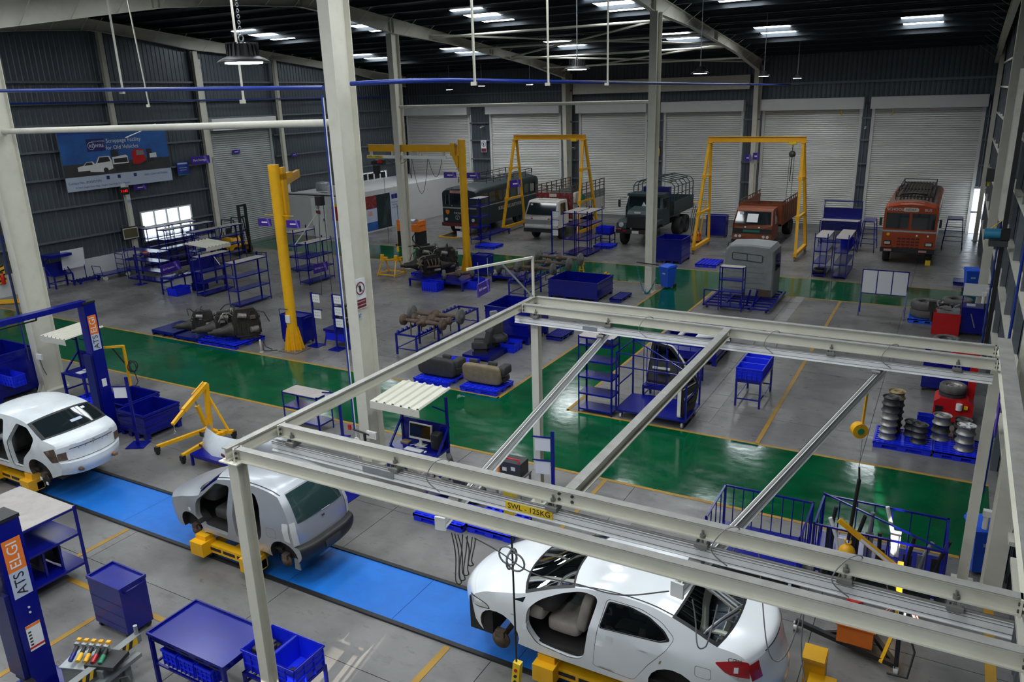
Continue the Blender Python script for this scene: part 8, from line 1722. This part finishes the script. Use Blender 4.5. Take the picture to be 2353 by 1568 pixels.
t=thing('socket_box','white electrical socket box on the leftmost column','socket',(-22.45,11.86,1.15));bx('box',t,'white_paint',(-.13,-.05,-.08),(.13,.0,.08));b=MB();b.tube([(0,-.03,-.08),(.2,-.1,-.3),(.5,-.2,-.42)],.012,5);b.build('lead','rubber',t)
t=thing('cable_chain','black cable chain running down the leftmost column','cable',(-22.9,11.78,0));b=MB();b.bar((0,0,2.3),(0,0,8.4),.035);b.build('chain','black',t);b=MB();b.cyl((0,0,1.0),(0,0,2.3),.012,5);b.build('lead','cable',t);b=MB();b.cyl((-.25,.1,.1),(-.25,.1,8.3),.025,6);b.build('blue_conduit','blue_pipe',t)
loopcable('black cable lying on the floor by the front jib foot',[(-19.45,17.75,.02),(-19.9,17.9,.02),(-20.2,18.1,.10),(-19.6,17.55,.02),(-19.2,17.75,.02)],.015,'rubber')
for k,(y,z)in enumerate(((10.75,1.0),(10.73,.62))):t=board('white notice sheet %s on the left edge steel bin'%('higher up','lower down')[k],(-23.35+.25*k,y-.05,z),0,.36,.30,'white_paper','notice','notice_sheet',.006)
# = right wall fittings
mt=thing('wall_motor','blue electric motor on a bracket high on the right wall','motor',(1.0,22.3,4.35));b=MB();b.cyl((-.22,0,0),(.12,0,0),.13,16);b.build('motor','motor_blue',mt);bx('bracket',mt,'dark_steel',(-.1,-.2,-.28),(.3,.2,-.14));bx('gearbox',mt,'black',(.12,-.13,-.13),(.32,.13,.13));b=MB();b.tube([(-.1,0,.12),(.1,.1,.3),(.3,.1,.4)],.012,5);b.build('lead','yellow_light',mt)
dp=thing('folded_door','folded cream panel door leaf with a dark edge on the right wall','panel',(1.12,23.2,0));b=MB();b.prism([(-.5,4.6),(.3,4.6),(.5,8.2),(.0,8.2)],-.06,.06,'x');b.build('leaf','cream_dirty',dp);bx('track',dp,'black',(.02,-.95,1.2),(.12,-.80,8.0));b=MB();b.box((.08,-1.6,7.2),(.25,-.9,8.3));b.build('hood','cream_dirty',dp)
eb=thing('junction_box','dark junction box with a yellow tag on the right wall','box',(1.22,37.2,4.35));bx('case',eb,'dark_steel',(-.15,-.25,-.25),(.15,.25,.25));b=MB();b.box((-.08,-.05,-.45),(.0,.05,-.27));b.build('tag','yellow_light',eb)
for y,lb in((16.8,'blue conduit pipe on the right wall near the tyre changer'),(25.4,'blue conduit pipe on the right wall beyond the motor')):tubeobj('wall_conduit','blue_pipe',(1.25,y,.0),(1.25,y,7.6),.025,lb,'pipe',8)
rgm=thing('air_regulator','white air regulator on the right wall above the blue trolley','regulator',(1.2,27.3,1.55));b=MB();b.cyl((0,0,-.15),(0,0,.1),.05,10);b.box((-.07,-.06,.08),(.07,.06,.2));b.build('bowl','white_paint',rgm);bx('switch',rgm,'plate',(.05,.2,-.2),(.15,.45,.25))
rg2=thing('air_regulator','white air regulator above the right wheelie bin','regulator',(1.1,13.35,1.15));b=MB();b.cyl((0,0,-.15),(0,0,.1),.045,10);b.box((-.06,-.05,.08),(.06,.05,.18));b.build('bowl','white_paint',rg2)
purple_sign('purple lettered board on the right wall below the crane beam',(1.22,16.4,1.9),(0,0,-PI/2),1.1,.6)
t=board('tall blue panel on the right wall at the far edge of the frame',(1.30,11.3,4.6),-PI/2,.4,1.6,'sign_blue','panel','wall_panel')
for x,z,lb in((-29.85,5.95,'small white camera between the first two back shutters'),(-17.0,5.6,'small white camera above the yellow surveillance sign'),(-4.75,5.7,'small white camera between the last two back shutters')):
 t=thing('cctv_camera',lb,'camera',(x,YB-.26,z));b=MB();b.cyl((0,.0,0),(.0,-.25,-.04),.05,10);b.build('barrel','white_paint',t);bx('mount',t,'white_paint',(-.03,-.02,-.02),(.03,.22,.06))
t=thing('metal_vat','round galvanised vat on top of the white store room','vat',(-34.2,36.9,2.7));b=MB();b.lathe([(0,0),(.42,0),(.42,.45),(.44,.47),(.38,.52),(0,.58)],22);b.build('drum','galvanised',t)
rf=MB();rf.box((XL+.2,36.0,2.5),(-31.8,YB-.65,2.56));rf.box((-33.2,36.2,2.56),(-32.2,36.5,3.1));struct(rf.build('ceiling_store_room','white_wall'))
t=thing('rod_bundle','white bent pipe on the store rack near column B7','pipe',(-25.2,26.1,1.9));b=MB();b.bar((-.15,-.9,.0),(-.05,.6,1.2),.03);b.build('rod','cream',t);b=MB();b.bar((-.2,-.4,.02),(-.1,.8,.03),.03);b.build('rod','cream',t)
wbch=workdesk('dark blue workbench with an upper shelf before the back shutters',-5.25,46.6,0,2.0,.6,.95,roof=None);bx('upper_shelf',wbch,'blue_steel',(-1.0,.05,1.85),(1.0,.35,1.89));bx('cabinet_front',wbch,'blue_dark',(-1.0,-.3,.3),(1.0,-.28,.9))
for s in(-1,1):bx('shelf_post',wbch,'blue_steel',(s*.97-.02,.2,.95),(s*.97+.02,.24,1.85))
b=MB();padded(b,(-.28,-.3,0),(.28,.3,.2));tag(b.build('black_case','black',None,(-4.75,35.85,.122)),'black plastic case on the lowest shelf of the left narrow rack','case')
